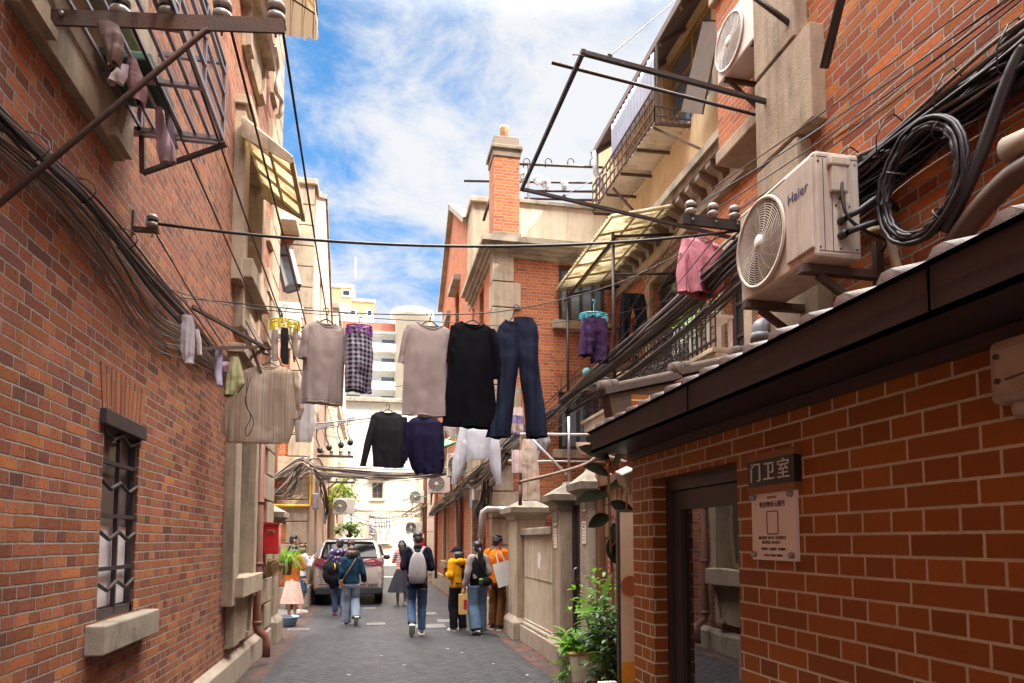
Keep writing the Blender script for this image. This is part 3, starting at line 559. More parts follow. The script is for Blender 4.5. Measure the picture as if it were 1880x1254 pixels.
# ================================================================== MAIN FACADE BEHIND THE COURTYARD
XF = 4.75
mf = thing('brick_house_front', 'set-back brick house front with french doors and bracketed cornice', 'building', (0, 0, 0))
d1 = (9.55, 10.95, 3.82, 6.1); d2 = (7.9, 8.5, 3.95, 5.3); hs = [d1, d2, (11.6, 12.2, 4.3, 5.8), (8.7, 10.4, 8.15, 9.75), (10.9, 12.2, 8.15, 9.4), (6.0, 7.0, 4.2, 6.0)]
w = MB(); wall(w, 'x', XF, -1, 4.3, YW, 0, 6.4, [h for h in hs if h[2] < 7], .2); w.build('wall', OLD2, mf)
w = MB(); wall(w, 'x', XF, -1, 4.3, YW+1.5, 6.4, 10.2, [h for h in hs if h[2] > 7], .2); w.build('upper_wall', plain('ochre_render', (.66,.50,.30), .9, 0, .12, 2, .3, .2, streak=.4, gc=(.3,.2,.12)), mf)
for h in hs: window(mf, 'x', XF, -1, *h, rec=.12, nv=2, nh=3, fw=.09, fm=plain('ochre_joinery', (.48,.30,.07), .6, 0, .15, 6, .2) if h[2] > 7 else FRAME, gm=GLASSB if h[2] > 7 else GLASS)
b = MB(); B = lambda *q: b.box(*abox('x', XF, -1, *q), bev=.008)
for h in (d1, d2): B(-.02, .07, h[0]-.2, h[0], h[2], h[3]+.2); B(-.02, .07, h[1], h[1]+.2, h[2], h[3]+.2); B(-.02, .06, h[0], h[1], h[3], h[3]+.2); B(-.02, .16, h[0]-.3, h[1]+.3, h[3]+.2, h[3]+.34)
for k in range(18): B(.0, .12, d1[0]-.2+k*.1, d1[0]-.15+k*.1, d1[3]+.12, d1[3]+.19)
b.build('door_surround', STONE, mf)
b = MB(); b.box((XF-.10, 4.3, 6.40), (XF, YW, 6.55)); b.box((XF-.30, 4.3, 6.82), (XF, YW, 6.92)); b.box((XF-.36, 4.3, 6.92), (XF, YW, 7.04)); b.box((XF-.06, 4.3, 7.04), (XF+.02, YW, 7.2)); b.build('cornice', STONED, mf)
cb_ = MB()
for k in range(17):
    y = 7.0+k*.32; poly = [(0, 0), (0, .34), (-.29, .34), (-.30, .26), (-.22, .20), (-.12, .17), (-.09, .05)]
    cb_.prism([(x_+XF, z_+6.48) for x_, z_ in poly], .13, Matrix.Translation((0, y, 0)))
cb_.build('corbels', STONED, mf)
b = MB(); ex, ez = 4.30, 9.50; b.add([(ex, 5.5, ez), (ex, 12.8, ez), (XF+3.2, 12.8, 12.1), (XF+3.2, 5.5, 12.1), (ex, 5.5, ez-.06), (ex, 12.8, ez-.06), (XF+3.2, 12.8, 12.02), (XF+3.2, 5.5, 12.02)], [(0, 1, 2, 3), (7, 6, 5, 4), (0, 4, 5, 1), (1, 5, 6, 2)])
b.bar((ex-.02, 5.5, ez-.03), (ex-.02, 12.82, ez-.03), .03, .11); b.bar((ex-.02, 12.82, ez-.02), (XF+3.2, 12.82, 12.08), .03, .11)
for k in range(10): b.bar((ex+.02, 5.8+k*.75, ez-.09), (XF, 5.8+k*.75, ez+.24), .06, .08)
b.build('roof', plain('dark_eaves', (.16,.12,.11), .8, 0, .3, 6, .3), mf)
b = MB().tube([(ex-.02, 12.6, 9.42), (ex-.02, 12.6, 9.0), (ex+.12, 12.55, 8.6), (XF-.2, 12.5, 8.3)], .06, 10); b.build('downpipe', plain('grey_pipe', (.30,.29,.31), .5), mf)
# first floor balcony
bc = thing('balcony', 'first floor balcony with scrolled black iron railing behind the guardhouse roof', 'balcony', (0, 0, 0)); XB = 3.9
MB().box((XB, 7.2, 3.62), (XF, 12.3, 3.80), bev=.01).box((XB-.05, 7.2, 3.80), (XF, 12.35, 3.86), bev=.01).build('slab', CREAM, bc)
MB().box((XB+.1, 8.2, 3.35), (XF, 8.4, 3.62)).box((XB+.1, 11.8, 3.35), (XF, 12.0, 3.62)).build('bracket', STONE, bc)
rl = MB()
for z in (3.95, 4.5, 4.72): rl.bar((XB, 7.2, z), (XB, 12.3, z), .03, .025); rl.bar((XB, 12.3, z), (XF, 12.3, z), .03, .025)
for k in range(44):
    y = 7.2+k*.1186; rl.bar((XB, y, 3.86), (XB, y, 4.72), .014, .014)
    if k % 2 == 0:
        for cz, rr_, s_ in ((4.38, .05, 1), (4.08, .05, -1), (4.6, .045, 1)): rl.tube([(XB, y+.058+s_*rr_*math.cos(a_), cz+rr_*math.sin(a_)) for a_ in [i*PI/5 for i in range(10)]], .008, 5)
for k in range(8): x = XB+k*.11; rl.bar((x, 12.3, 3.86), (x, 12.3, 4.72), .014, .014)
rl.build('railing', DARKM, bc)
# corrugated awning over the balcony
def corr_mat(name, c1, c2, trans=.5):
    t = NT(name); n = t.noise(2.5, 8, .72); st = t.noise(1.2, 6, .7, t.scale(t.pos(), (3, 14, 3)))
    f = t.step(t.M('ADD', t.M('MULTIPLY', n, .55), t.M('MULTIPLY', st, .45)), .42, .62); sp = t.step(t.noise(26, 4, .7), .62, .7)
    col = t.mix(t.M('MAXIMUM', t.M('MULTIPLY', f, .8), t.M('MULTIPLY', sp, .5)), c1, c2)
    d = t.new('ShaderNodeBsdfTranslucent'); t.link(col, d.inputs[0]); mx = t.new('ShaderNodeMixShader'); mx.inputs[0].default_value = trans
    t.set(Base_Color=col, Roughness=.6); t.link(t.b.outputs[0], mx.inputs[1]); t.link(d.outputs[0], mx.inputs[2]); t.link(mx.outputs[0], t.out.inputs[0]); return t.m
AWN = corr_mat('mouldy_plastic_sheet', (.90,.84,.68), (.24,.17,.06), .60); AWN2 = corr_mat('cream_plastic_sheet', (.90,.84,.70), (.50,.38,.20), .60)
def corr_sheet(p00, p10, p11, p01, nwave, amp, th=.008):
    """p00-p10: low edge, p01-p11: high edge; waves run from low to high"""
    p00, p10, p11, p01 = map(Vector, (p00, p10, p11, p01)); nrm = (p10-p00).cross(p01-p00).normalized(); n = nwave*6; vs = []; fs = []; m_ = 6
    for s_ in (0, 1):
        for i in range(n+1):
            for j in range(m_+1):
                t, u = i/n, j/m_; vs.append(p00.lerp(p10, t).lerp(p01.lerp(p11, t), u)+nrm*(amp*math.sin(t*nwave*2*PI)+s_*th))
    K = (n+1)*(m_+1); q = lambda i, j, s_: s_*K+i*(m_+1)+j
    for i in range(n):
        for j in range(m_): fs += [(q(i, j, 0), q(i, j+1, 0), q(i+1, j+1, 0), q(i+1, j, 0)), (q(i, j, 1), q(i+1, j, 1), q(i+1, j+1, 1), q(i, j+1, 1))]
        fs += [(q(i, 0, 0), q(i+1, 0, 0), q(i+1, 0, 1), q(i, 0, 1)), (q(i, m_, 0), q(i, m_, 1), q(i+1, m_, 1), q(i+1, m_, 0))]
    return MB().add(vs, fs, True)
aw = thing('awning', 'mould stained corrugated plastic awning on black posts above the balcony', 'awning', (0, 0, 0))
A0, A1, A2, A3 = Vector((3.46, 9.5, 6.53)), Vector((3.46, 12.66, 6.55)), Vector((4.74, 12.5, 6.80)), Vector((4.74, 9.5, 6.87))
corr_sheet(A0, A1, A2, A3, 26, .018).build('sheet', AWN, aw)
b = MB()
for k in range(6): t = k/5; b.bar(A0.lerp(A1, t)-Vector((0, 0, .05)), A3.lerp(A2, t)-Vector((0, 0, .04)), .028, .03)
for k in (0, .33, .66, .97): b.bar(A0.lerp(A3, k)-Vector((0, 0, .07)), A1.lerp(A2, k)-Vector((0, 0, .06)), .024, .024)
b.build('battens', plain('mouldy_timber', (.36,.27,.13), .8, 0, .35, 8, .5, .2, gc=(.12, .09, .03)), aw)
b = MB()
for y, x in ((12.4, 3.62), (9.85, 3.62)): b.tube([(x, y, 3.86), (x, y, 6.42)], .028, 8)
b.tube([(3.62, 12.45, 6.36), (4.74, 12.45, 6.62)], .025, 8); b.tube([(3.62, 9.85, 6.36), (4.74, 9.85, 6.5)], .025, 8); b.tube([(3.62, 12.4, 5.6), (4.74, 12.4, 5.75)], .02, 8); b.tube([(3.62, 9.85, 5.75), (4.74, 9.85, 5.85)], .02, 8); b.tube([(3.62, 9.7, 6.3), (3.62, 12.6, 6.3)], .025, 8)
b.build('posts', DARKM, aw)
# upper cage balcony with corrugated floor and metal sheet
ub = thing('cage_balcony', 'rusty top floor cage balcony with corrugated floor and grey metal sheet', 'balcony', (0, 0, 0))
corr_sheet((4.18, 9.4, 8.05), (4.18, 12.4, 8.15), (4.74, 12.4, 8.15), (4.74, 9.4, 8.07), 22, .025).build('floor_sheet', plain('pale_corrugated', (.66,.58,.50), .6, .2, .12, 5, .4, gc=(.2, .11, .06)), ub)
b = MB()
for k in range(5): y = 9.42+k*.74; b.bar((4.16, y, 8.01), (4.74, y, 8.03), .04, .04)
for z in (8.07, 8.25, 8.43, 8.57): b.bar((4.15, 9.4, z), (4.15, 12.4, z), .025, .025)
for k in range(16): y = 9.4+k*.2; b.bar((4.15, y, 8.02), (4.15, y, 8.57), .016, .016)
for k in range(7): x = 4.15+k*.1; b.bar((x, 9.4, 8.02), (x, 9.4, 8.27), .016, .016)
for z in (8.12, 8.27): b.bar((4.15, 9.4, z), (4.74, 9.4, z), .02, .02)
b.bar((4.2, 9.55, 8.02), (4.74, 8.9, 7.32), .03, .03); b.bar((4.2, 11.4, 8.02), (4.72, 11.1, 7.22), .04, .04); b.bar((4.2, 9.4, 8.27), (4.2, 9.4, 9.27), .03, .03)
b.build('cage_bars', RUST, ub)
sm = corr_sheet((4.2, 9.5, 8.53), (4.2, 11.45, 8.53), (4.2, 11.45, 9.23), (4.2, 9.5, 9.25), 14, .012); sm.build('metal_sheet', plain('grey_sheet', (.36,.37,.42), .45, .4, .1, 3, .15), ub)
# drooping board, upper brick pier
a = thing('hanging_board', 'worn brown board leaning out of the top floor window', 'board', (0, 0, 0))
p = [PX(1290, 40, 4.45), PX(1322, 40, 4.45), PX(1288, 210, 4.45), PX(1250, 205, 4.45)]; n_ = Vector((.03, 0, 0)); MB().add([*p, *[v+n_ for v in p]], [(0, 1, 2, 3), (7, 6, 5, 4), (0, 4, 5, 1), (1, 5, 6, 2), (2, 6, 7, 3), (3, 7, 4, 0)]).build('panel', WOODG, a)
MB().bar(p[0], p[0]+Vector((.3, 0, .05)), .03, .03).bar(p[1], p[1]+Vector((.3, 0, .05)), .03, .03).build('hinges', RUST, a)
b = MB().box((3.66, 5.3, 5.85), (XF, 6.6, 12)); b.build('brick_pier', OLD2, mf); MB().box((3.60, 5.25, 7.55), (XF, 6.66, 7.75), bev=.02).box((3.63, 5.28, 5.7), (XF, 6.63, 5.85), bev=.02).build('pier_band', STONE, mf)
# ================================================================== NEAR RIGHT BUILDING
XR, YR = 2.75, 4.20
rb = thing('brick_building', 'tall rugged orange brick house corner above the guardhouse roof', 'building', (0, 0, 0))
RGT = brick('rugged_orange_brick', [(.40,.13,.05),(.46,.16,.05),(.30,.085,.045),(.50,.20,.055),(.24,.07,.045),(.43,.14,.055)], (.44,.39,.34), H=.066, L=.25, mw=.011, soot=.35, pit=.8, bump=1.4, vary=.28, wob=.006)
w = MB(); wall(w, 'x', XR, -1, -6, YR, 0, 12); wall(w, 'y', YR, 1, XR, 9, 0, 12); w.box((XR, -6, 12), (9, YR, 12.1)); w.build('wall', RGT, rb)
b = MB(); z = 1.6; i = 1
while z < 12:
    wl = .58 if i % 2 else .42; zt = z+.66; b.box((XR-.10, YR-wl, z), (XR+.3, YR+.05, zt-.03), bev=.007); z += .66; i += 1
b.build('quoins', STONE, rb)
b = MB()
a, c = PX(1513, 125, XR-.12), PX(1553, -40, XR-.12); b.tube([a, c, (c.x, c.y-.3, c.z+1.2)], .028, 10); b.build('iron_rod', DARKM, rb)
# ================================================================== GUARDHOUSE
XG, YG = 1.55, 3.92
gh = thing('guardhouse', 'brown tiled guardhouse with dark fascia and glazed door at right', 'guardhouse', (0, 0, 0))
dh = (2.70, 3.62, -.02, 1.945)
w = MB(); wall(w, 'x', XG, -1, -4, YG, 0, 2.16, [dh], .10); wall(w, 'y', YG, 1, XG, XR, 0, 2.5); w.build('wall', GUARD, gh)
fr = MB(); xd = XG+.085; y0, y1, z1 = dh[0], dh[1], dh[3]
fr.box((xd-.004, y0, 0), (xd+.06, y0+.05, z1)); fr.box((xd-.004, y1-.05, 0), (xd+.06, y1, z1)); fr.box((xd-.006, y0+.05, z1-.07), (xd+.06, y1-.05, z1)); dr = fr.build('door', FRAME, gh); dr['label'] = 'dark framed glazed door'
lf = MB(); ya, yb, za, zb = y0+.055, y1-.055, .02, z1-.075
lf.box((xd+.012, ya, za), (xd+.05, ya+.10, zb)); lf.box((xd+.012, yb-.10, za), (xd+.05, yb, zb)); lf.box((xd+.012, ya+.1, zb-.10), (xd+.05, yb-.1, zb)); lf.box((xd+.012, ya+.1, za), (xd+.05, yb-.1, za+.62)); lf.build('leaf', FRAME, dr)
MB().box((xd+.036, ya+.09, za+.6), (xd+.042, yb-.09, zb-.09)).build('pane', GLASSD, dr)
MB().box((xd-.03, ya+.03, .98), (xd+.012, ya+.07, 1.16), bev=.008).build('handle', GREYM, dr)
b = MB(); xe = 1.30                                  # fascia gutter with soffit
b.add([(xe, -4, 2.135), (xe, 3.93, 2.135), (xe-.012, 3.96, 2.255), (xe-.012, -4, 2.255), (xe+.1, -4, 2.255), (xe+.1, 3.96, 2.255), (XG+.02, -4, 2.128), (XG+.02, 3.93, 2.128)], [(0, 3, 2, 1), (3, 4, 5, 2), (0, 1, 7, 6), (1, 2, 5), (1, 5, 7)])
b.bar((xe-.016, -4, 2.257), (xe-.016, 3.96, 2.257), .012, .010); b.bar((xe-.004, -4, 2.138), (xe-.004, 3.93, 2.138), .014, .012)

for q in (2.62, 1.35, -.2): b.box((xe-.016, q, 2.136), (xe-.012, q+.004, 2.25))
for q in (3.3, 1.95, .7): b.bar((xe-.02, q, 2.262), (xe+.12, q, 2.262), .02, .006); b.build('fascia', FASC, gh)
MB().box((XG-.035, -4, 2.09), (XG, YG, 2.127)).build('soffit_trim', plain('dark_trim', (.06,.03,.025), .6), gh)
rf = MB(); rf.add([(xe+.02, -4, 2.25), (xe+.02, 3.95, 2.25), (XR, 3.95, 2.72), (XR, -4, 2.72)], [(0, 1, 2, 3)]); rf.build('roof', BROWNR, gh)
tl = MB(); sl_ = Vector((XR-xe, 0, .47)).normalized(); k = 0; y = 3.82
while y > -1.0:
    n = 7
    for cs in range(6):                                     # overlapping barrel tiles up the slope
        p0 = Vector((xe+.0, y, 2.248))+sl_*(cs*.26); r0 = .047+.004*rnd.random()
        tl.tube([p0, p0+sl_*.29+Vector((0, 0, -.008))], [r0, r0*.86], 10, True, 1.0)
    y -= .165+rnd.uniform(-.01, .01); k += 1
tl.build('barrel_tiles', plain('dark_roof_tile', (.085,.052,.042), .4, 0, .35, 9, .25, .3, gc=(.2, .18, .165)), gh)
# parapet at the far end of its roof, capped with stepped ridge tiles
pw = MB(); pa = Vector((1.40, 4.02, 2.36)); pb = Vector((2.74, 4.02, 2.98))
pw.add([(1.47, 3.96, 2.2), (2.75, 3.96, 2.2), (2.75, 3.96, 2.80), (1.42, 3.96, 2.50), (1.47, 4.1, 2.2), (2.75, 4.1, 2.2), (2.75, 4.1, 2.80), (1.42, 4.1, 2.50)], [(0, 1, 2, 3), (5, 4, 7, 6), (0, 3, 7, 4), (3, 2, 6, 7)]); pw.build('parapet_wall', BROWNR, gh)
cp = MB(); d_ = Vector((1.33, 0, .325)).normalized()
for s0, s1, up in ((0, .52, 0), (.50, .95, .025), (.94, 1.42, .05)):
    q0 = Vector((1.39, 4.03, 2.52+up))+d_*s0; q1 = Vector((1.39, 4.03, 2.52+up))+d_*s1; cp.bar(q0, q1, .18, .04); cp.tube([q0+Vector((0, 0, .018)), q1+Vector((0, 0, .018))], .036, 10)
    cp.tube([q0+Vector((-.01, 0, .03)), q0+d_*.05+Vector((0, 0, .03))], .050, 10); cp.tube([q0+d_*.07+Vector((0, 0, .03)), q0+d_*.11+Vector((0, 0, .03))], .045, 10)
cp.build('ridge_tiles', WOODG, gh)
# sign, notice and plastic box on the guardhouse wall
def wallsign(name, label, cat, x, u0, v0, u1, v1, mat, th=.02):
    a, c = PX(u0, v1, x), PX(u1, v0, x); y_, z_ = (a.y+c.y)/2, (PX((u0+u1)/2, v0, x).z+PX((u0+u1)/2, v1, x).z)/2
    t = thing(name, label, cat, (x, y_, z_)); hw, hh = abs(a.y-c.y)/2, abs(PX((u0+u1)/2, v0, x).z-PX((u0+u1)/2, v1, x).z)/2
    MB().box((0, -hw, -hh), (th, hw, hh), bev=.002).build('plate', mat, t); return t, hw, hh
t, hw, hh = wallsign('name_sign', 'black guardroom sign with white characters between two wooden strips', 'sign', XG-.035, 1373, 841, 1456, 890, plain('black_acrylic', (.013,.012,.014), .3), .035)
for k, ch in enumerate('门卫室'): text(ch, .082, plain('lettering_white', (.75,.72,.66), .6), t, textM((-.002, .095-.095*k, -.002), (0, -1, 0), (0, 0, 1)))
for sgn in (1, -1): MB().box((.004, -hw-.0, sgn*hh), (.038, hw+.004, sgn*(hh+.028))).build('wooden_strip', plain('warm_wood', (.28,.105,.028), .55, 0, .25, 14), t)
t, hw, hh = wallsign('notice_plate', 'cream notice plate with four screws under the guardroom sign', 'notice', XG-.016, 1382, 900, 1459, 1029, plain('cream_acrylic', (.86,.79,.72), .3, 0, .03, 6), .016)
ink = plain('brown_ink', (.06,.035,.03), .7); ink2 = plain('orange_ink', (.45,.17,.05), .7); M_ = lambda y, z: textM((-.0012, y, z), (0, -1, 0), (0, 0, 1))
text('衡复物业云服务', hh*.185, ink, t, M_(0, hh*.60), depth=.0005); text('衡复投资发展', hh*.08, ink2, t, M_(0, hh*.80), depth=.0005)
text('服务热线  962121（免费拨打）', hh*.105, ink, t, M_(0, -hh*.36), depth=.0005); text('投诉电话  64337815       ', hh*.105, ink, t, M_(0, -hh*.49), depth=.0005); text('欢迎监督    电话报修    便民服务', hh*.085, ink, t, M_(0, -hh*.68), depth=.0005); text('物业服务  管家服务  维修服务', hh*.07, ink, t, M_(0, -hh*.86), depth=.0005)
b = MB(); q = hh*.27; x_ = -.0015
for s_ in (1, -1): b.box((x_, s_*q*.95-.003*0, hh*.08-q*1.15), (0, s_*q*.95+s_*.004, hh*.08+q*1.15)); b.box((x_, -q*.95, hh*.08+s_*q*1.15), (0, q*.95, hh*.08+s_*(q*1.15+.004)))
b.build('printed_frame', ink, t)
for y in (-1, 1):
    for z in (-1, 1): MB().lathe([(.012, 0), (.012, .012), (.008, .018)], 12, Matrix.Translation((-.0, y*(hw-.022), z*(hh-.022))) @ Matrix.Rotation(-PI/2, 4, 'Y')).build('screw', GREYM, t)
jb = thing('junction_box', 'dirty white plastic box on the guardhouse wall at the right edge', 'box', (XG, PX(1812, 692, XG-.07).y-.085, PX(1812, 692, XG-.07).z)); 
b = MB().box((-.07, -.17, -.075), (0, .085, .085), bev=.02); b.lathe([(.016, -.105), (.02, -.09), (.02, -.07)], 10, Matrix.Translation((-.035, .03, 0))); b.build('casing', plain('dirty_plastic', (.50,.40,.29), .5, 0, .12, 9, .5, .1, gc=(.22, .15, .10)), jb)
MB().box((-.076, -.17, -.055), (-.07, .06, .06), bev=.004).build('cover', plain('dirty_plastic', (.5, .4, .29)), jb); b = MB()
for z in (.04, -.02): b.lathe([(.007, 0), (.007, .006)], 8, Matrix.Translation((-.076, .05, z)) @ Matrix.Rotation(-PI/2, 4, 'Y'))
b.bar((-.078, -.05, -.012), (-.078, .03, -.02), .003, .004); b.build('screws', RUST, jb)
fl_ = thing('flood_lamp', 'tilted white lamp housing peeking past the guardhouse corner', 'lamp', (1.585, 4.12, 2.0)); M = Euler((R(20), R(-25), 0)).to_matrix().to_4x4(); MB().box((-.03, -.02, -.06), (.07, .09, .04), M, bev=.012).build('housing', PLAST, fl_); MB().box((.02, -.19, -.02), (.05, 0, .01)).build('arm', GREYM, fl_)
# ================================================================== AIR CONDITIONERS
def ac_unit(label, loc, rz, s=1.0, big=False, mat=None, group=None, bracket=True, side=1):
    """front looks to local -Y; local x is width"""
    t = thing('air_conditioner', label, 'air conditioner', loc, rz, group); w, h, d = .76*s, .56*s, .27*s; mt = mat or PLAST2
    MB().box((-w/2, 0, 0), (w/2, d, h), bev=.018*s).build('casing', mt, t)
    fx = -w*.17*side; r = h*.43
    g = MB(); T = Matrix.Translation((fx, -.012*s, h*.5)) @ Matrix.Rotation(PI/2, 4, 'X')
    if big:
        for k in range(15): rr = r*(.24+.76*k/14); g.tube([T @ Vector((rr*math.cos(2*PI*i/40), rr*math.sin(2*PI*i/40), .012*(1-(k/14)**2))) for i in range(41)], .0027, 5, False)
        for k in range(16):
            a = 2*PI*k/16; g.tube([T @ Vector((r*q*math.cos(a+.55*q), r*q*math.sin(a+.55*q), .010*(1-q*q))) for q in (.2, .4, .6, .8, 1)], .003, 5, False)
    else:
        for k in range(6): rr = r*(.25+.75*k/5); g.tube([T @ Vector((rr*math.cos(2*PI*i/24), rr*math.sin(2*PI*i/24), .004)) for i in range(25)], .0045*s, 4, False)
        for k in range(12):
            a = 2*PI*k/12; g.tube([T @ Vector((r*q*math.cos(a+.4*q), r*q*math.sin(a+.4*q), .004)) for q in (.2, .6, 1)], .0035*s, 4, False)
    g.build('fan_grille', mt, t)
    MB().lathe([(.001, .018), (r*.19, .016), (r*.21, .004), (r*.21, -.002)], 20, T).build('fan_hub', PLAST2, t)
    MB().lathe([(r*1.0, .0), (r*.99, .010), (r*1.06, .012), (r*1.08, .0)], 48, T, True, False).build('fan_ring', mt, t)
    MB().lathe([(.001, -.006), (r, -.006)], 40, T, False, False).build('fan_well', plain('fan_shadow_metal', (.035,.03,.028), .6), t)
    cvr = MB(); cx = side*w/2
    cvr.box((cx-.004, d*.30, h*.60), (cx+side*.028*s, d*.66, h*.90), bev=.008*s); cvr.box((cx-.004, d*.25, h*.84), (cx+side*.036*s, d*.71, h*.93), bev=.01*s); cvr.build('service_cover', mt, t)
    vl = MB()
    for k, z in enumerate((.20, .34)):
        for q, rr in ((.0, .020), (.05, .013)): vl.lathe([(rr*s, 0), (rr*s, .05*s)], 8, Matrix.Translation((cx, d*.52, h*z)) @ Matrix.Rotation(side*PI/2, 4, 'Y'))
    vl.build('valves', BLACK, t)
    if bracket:
        b = MB()
        for x in (-w*.33, w*.33): b.bar((x, -.01, -.02*s), (x, d+.16*s, -.02*s), .04*s, .035*s); b.bar((x, .06, -.03), (x, d+.14*s, -.30*s), .03*s, .03*s); b.bar((x, d+.15*s, .08), (x, d+.15*s, -.34*s), .04*s, .03*s)
        b.build('mounting_bracket', RUST, t)
    return t
# the large unit over the guardhouse
a = PX(1498, 492, 2.28); b_ = PX(1362, 540, 2.28)
bigac = ac_unit('big aged cream air conditioner with round fan grille mounted above the guardhouse roof', (2.28, (3.45+4.17)/2, 2.98), -PI/2, 1.0, True, PLAST, None, False)
bigac.location = (2.27, 3.475, 3.095)
for c in bigac.children:                                       # a slightly taller casing than the common unit
    for v in c.data.vertices: v.co.z *= 1.04
sm_ = MB()
for z in (.03, .545): sm_.box((.3795, .012, z), (.3815, .258, z+.004))
for y in (.045, .095): sm_.box((.3795, y, .035), (.3825, y+.004, .54))
sm_.box((-.378, -.0012, .555), (.378, .0, .559)); sm_.build('panel_seams', plain('seam_grey', (.10,.08,.07), .7), bigac)
sc_ = MB()
for y, z in ((.02, .52), (.24, .52), (.02, .05), (.24, .05), (.14, .05), (.12, .285), (.2, .285)): sc_.lathe([(.006, 0), (.006, .003)], 8, Matrix.Translation((.38, y, z)) @ Matrix.Rotation(PI/2, 4, 'Y'))
sc_.build('screws', RUST, bigac)
pn = MB().box((.13, -.016, .05), (.365, .002, .55), bev=.01).build('front_panel', PLAST, bigac)
st = plain('blue_print', (.045,.04,.17), .5)
text('Haier', .082, st, bigac, textM((.25, -.0185, .40), (1, 0, 0), (0, 0, 1)), 'lettering', .0006)
cv = MB().tube(catmull([(.405, .14, .40), (.42, .13, .30), (.43, .15, .20), (.44, .24, .13), (.40, .40, .11), (.30, .46, .10)], 6), .009, 8); cv.build('power_lead', BLACK, bigac)
wl = MB().box((.379, .125, .305), (.3815, .205, .355)).build('warning_label', plain('label_cream', (.66,.58,.42), .6), bigac)
MB().prism([(-.016, -.012), (.016, -.012), (0, .018)], .0012, Matrix.Translation((.3818, .15, .328)) @ Matrix.Rotation(-PI/2, 4, 'Z') @ Matrix.Translation((0, -.0, 0))).build('warning_triangle', ink, wl)
hs_ = MB()
for z0, z1 in ((.215, .255), (.125, .12)): hs_.tube(catmull([(.385, .15, z0), (.44, .20, z0+.015), (.47, .32, z1+.05), (.42, .46, z1+.02)], 6), .017, 8)
hs_.build('insulated_hoses', BLACK, bigac)
bk = thing('wall_bracket', 'brown steel bracket carrying the big cream air conditioner', 'bracket', (2.27, 3.475, 3.09), -PI/2)
for x in (-.30, .27):
    MB().bar((x, -.03, -.025), (x, .50, -.025), .05, .045).build('arm', RUST, bk); MB().bar((x, .08, -.05), (x, .47, -.30), .035, .035).build('brace', RUST, bk); MB().bar((x, .46, .17), (x, .46, -.36), .05, .035).build('upright', RUST, bk)
tag(MB().tube(catmull([(2.62, 3.17, 3.28), (2.68, 3.08, 3.26), (2.66, 3.0, 3.05), (2.68, 2.97, 2.9), (2.66, 3.05, 2.70)], 8), .022, 10).build('wrapped_hose', plain('hose_tape', (.42,.30,.19), .8, 0, .2, 30, .3)), 'tan tape-wrapped hose dropping from the big air conditioner to the roof', 'hose')
# others
ac_unit('white air conditioner hung high beside the stone quoins', (3.32, 5.60, 6.14), -PI/2, 1.0, True)
ac_unit('white air conditioner standing on the iron railed balcony', (4.1, 8.35, 3.98), -PI/2, 1.08, False, bracket=False)
ac_unit('yellowed air conditioner on the chimney wing wall nearest the stone quoins', (1.98, 15.3, 3.05), 0, .92, False, plain('yellowed_plastic', (.58,.52,.40), .6, 0, .1, 6, .4, streak=.3))
ac_unit('white air conditioner with a dark lead, farther along the chimney wing wall', (1.95, 20.2, 3.0), 0, 1.0, False)
ac_unit('white window-height air conditioner beyond the tree on the left', (-1.05, 25.2, 2.55), 0, 1.0, False)
ac_unit('white air conditioner behind the yellow peg hanger', (-1.62, 11.6, 5.0), 0, 1.0, False)
ac_unit('far grey-white air conditioner above the red hydrant cabinet', (1.75, 27.5, 3.1), 0, .9, False)
ac_unit('small air conditioner under the far right awning', (1.7, 29.5, 1.9), 0, .9, False)
ac_unit('old air conditioner half hidden by the tree', (-1.1, 28.2, 3.9), 0, .9, False)
fa = thing('awning', 'dark small awning on the far right pale house', 'awning', (0, 0, 0)); corr_sheet((1.3, 29.5, 2.75), (1.3, 32, 2.75), (2.13, 32, 3.3), (2.13, 29.5, 3.3), 10, .02).build('sheet', BROWNR, fa); MB().bar((1.3, 29.6, 2.7), (2.15, 29.6, 2.7), .04, .04).bar((1.3, 31.9, 2.7), (2.15, 31.9, 2.7), .04, .04).build('arms', RUST, fa)
# meter boxes
def box_thing(name, label, cat, a, b, mat, extra=None):
    t = thing(name, label, cat, ((a[0]+b[0])/2, (a[1]+b[1])/2, min(a[2], b[2]))); q = [abs(a[i]-b[i])/2 for i in range(3)]
    MB().box((-q[0], -q[1], 0), (q[0], q[1], 2*q[2]), bev=.012).build('casing', mat, t)
    MB().box((-q[0]*.86, -q[1]-.012, q[2]*.14), (q[0]*.86, -q[1]+.002, q[2]*1.86), bev=.006).build('door', mat, t); MB().box((q[0]*.6, -q[1]-.022, q[2]*.85), (q[0]*.75, -q[1]-.01, q[2]*1.15)).build('latch', DARKM, t); return t
a, c = PY(573, 935, Y2-.3), PY(585, 905, Y2-.3); box_thing('meter_box', 'grey meter box beside the yellow gas pipe', 'meter box', (a.x, Y2-.3, a.z), (c.x, Y2-.06, c.z), GREYM)
a, c = PY(870, 917, 14.0), PY(892, 886, 14.0); box_thing('meter_box', 'stained white meter box under the cable tangle', 'meter box', (a.x, 14.0, a.z), (c.x, 14.3, c.z), PLAST2)
a, c = PY(866, 932, 14.4), PY(876, 890, 14.4); box_thing('meter_box', 'blue-grey narrow cabinet behind the stained meter box', 'meter box', (a.x, 14.4, a.z), (c.x, 14.7, c.z), plain('blue_grey_paint', (.23,.27,.34), .5))
a, c = PY(493, 905, 11.3), PY(503, 868, 11.3); box_thing('wall_lantern', 'pale box lantern on the far edge of the left house', 'lamp', (a.x, 11.15, a.z), (c.x, 11.3, c.z), PLAST2)
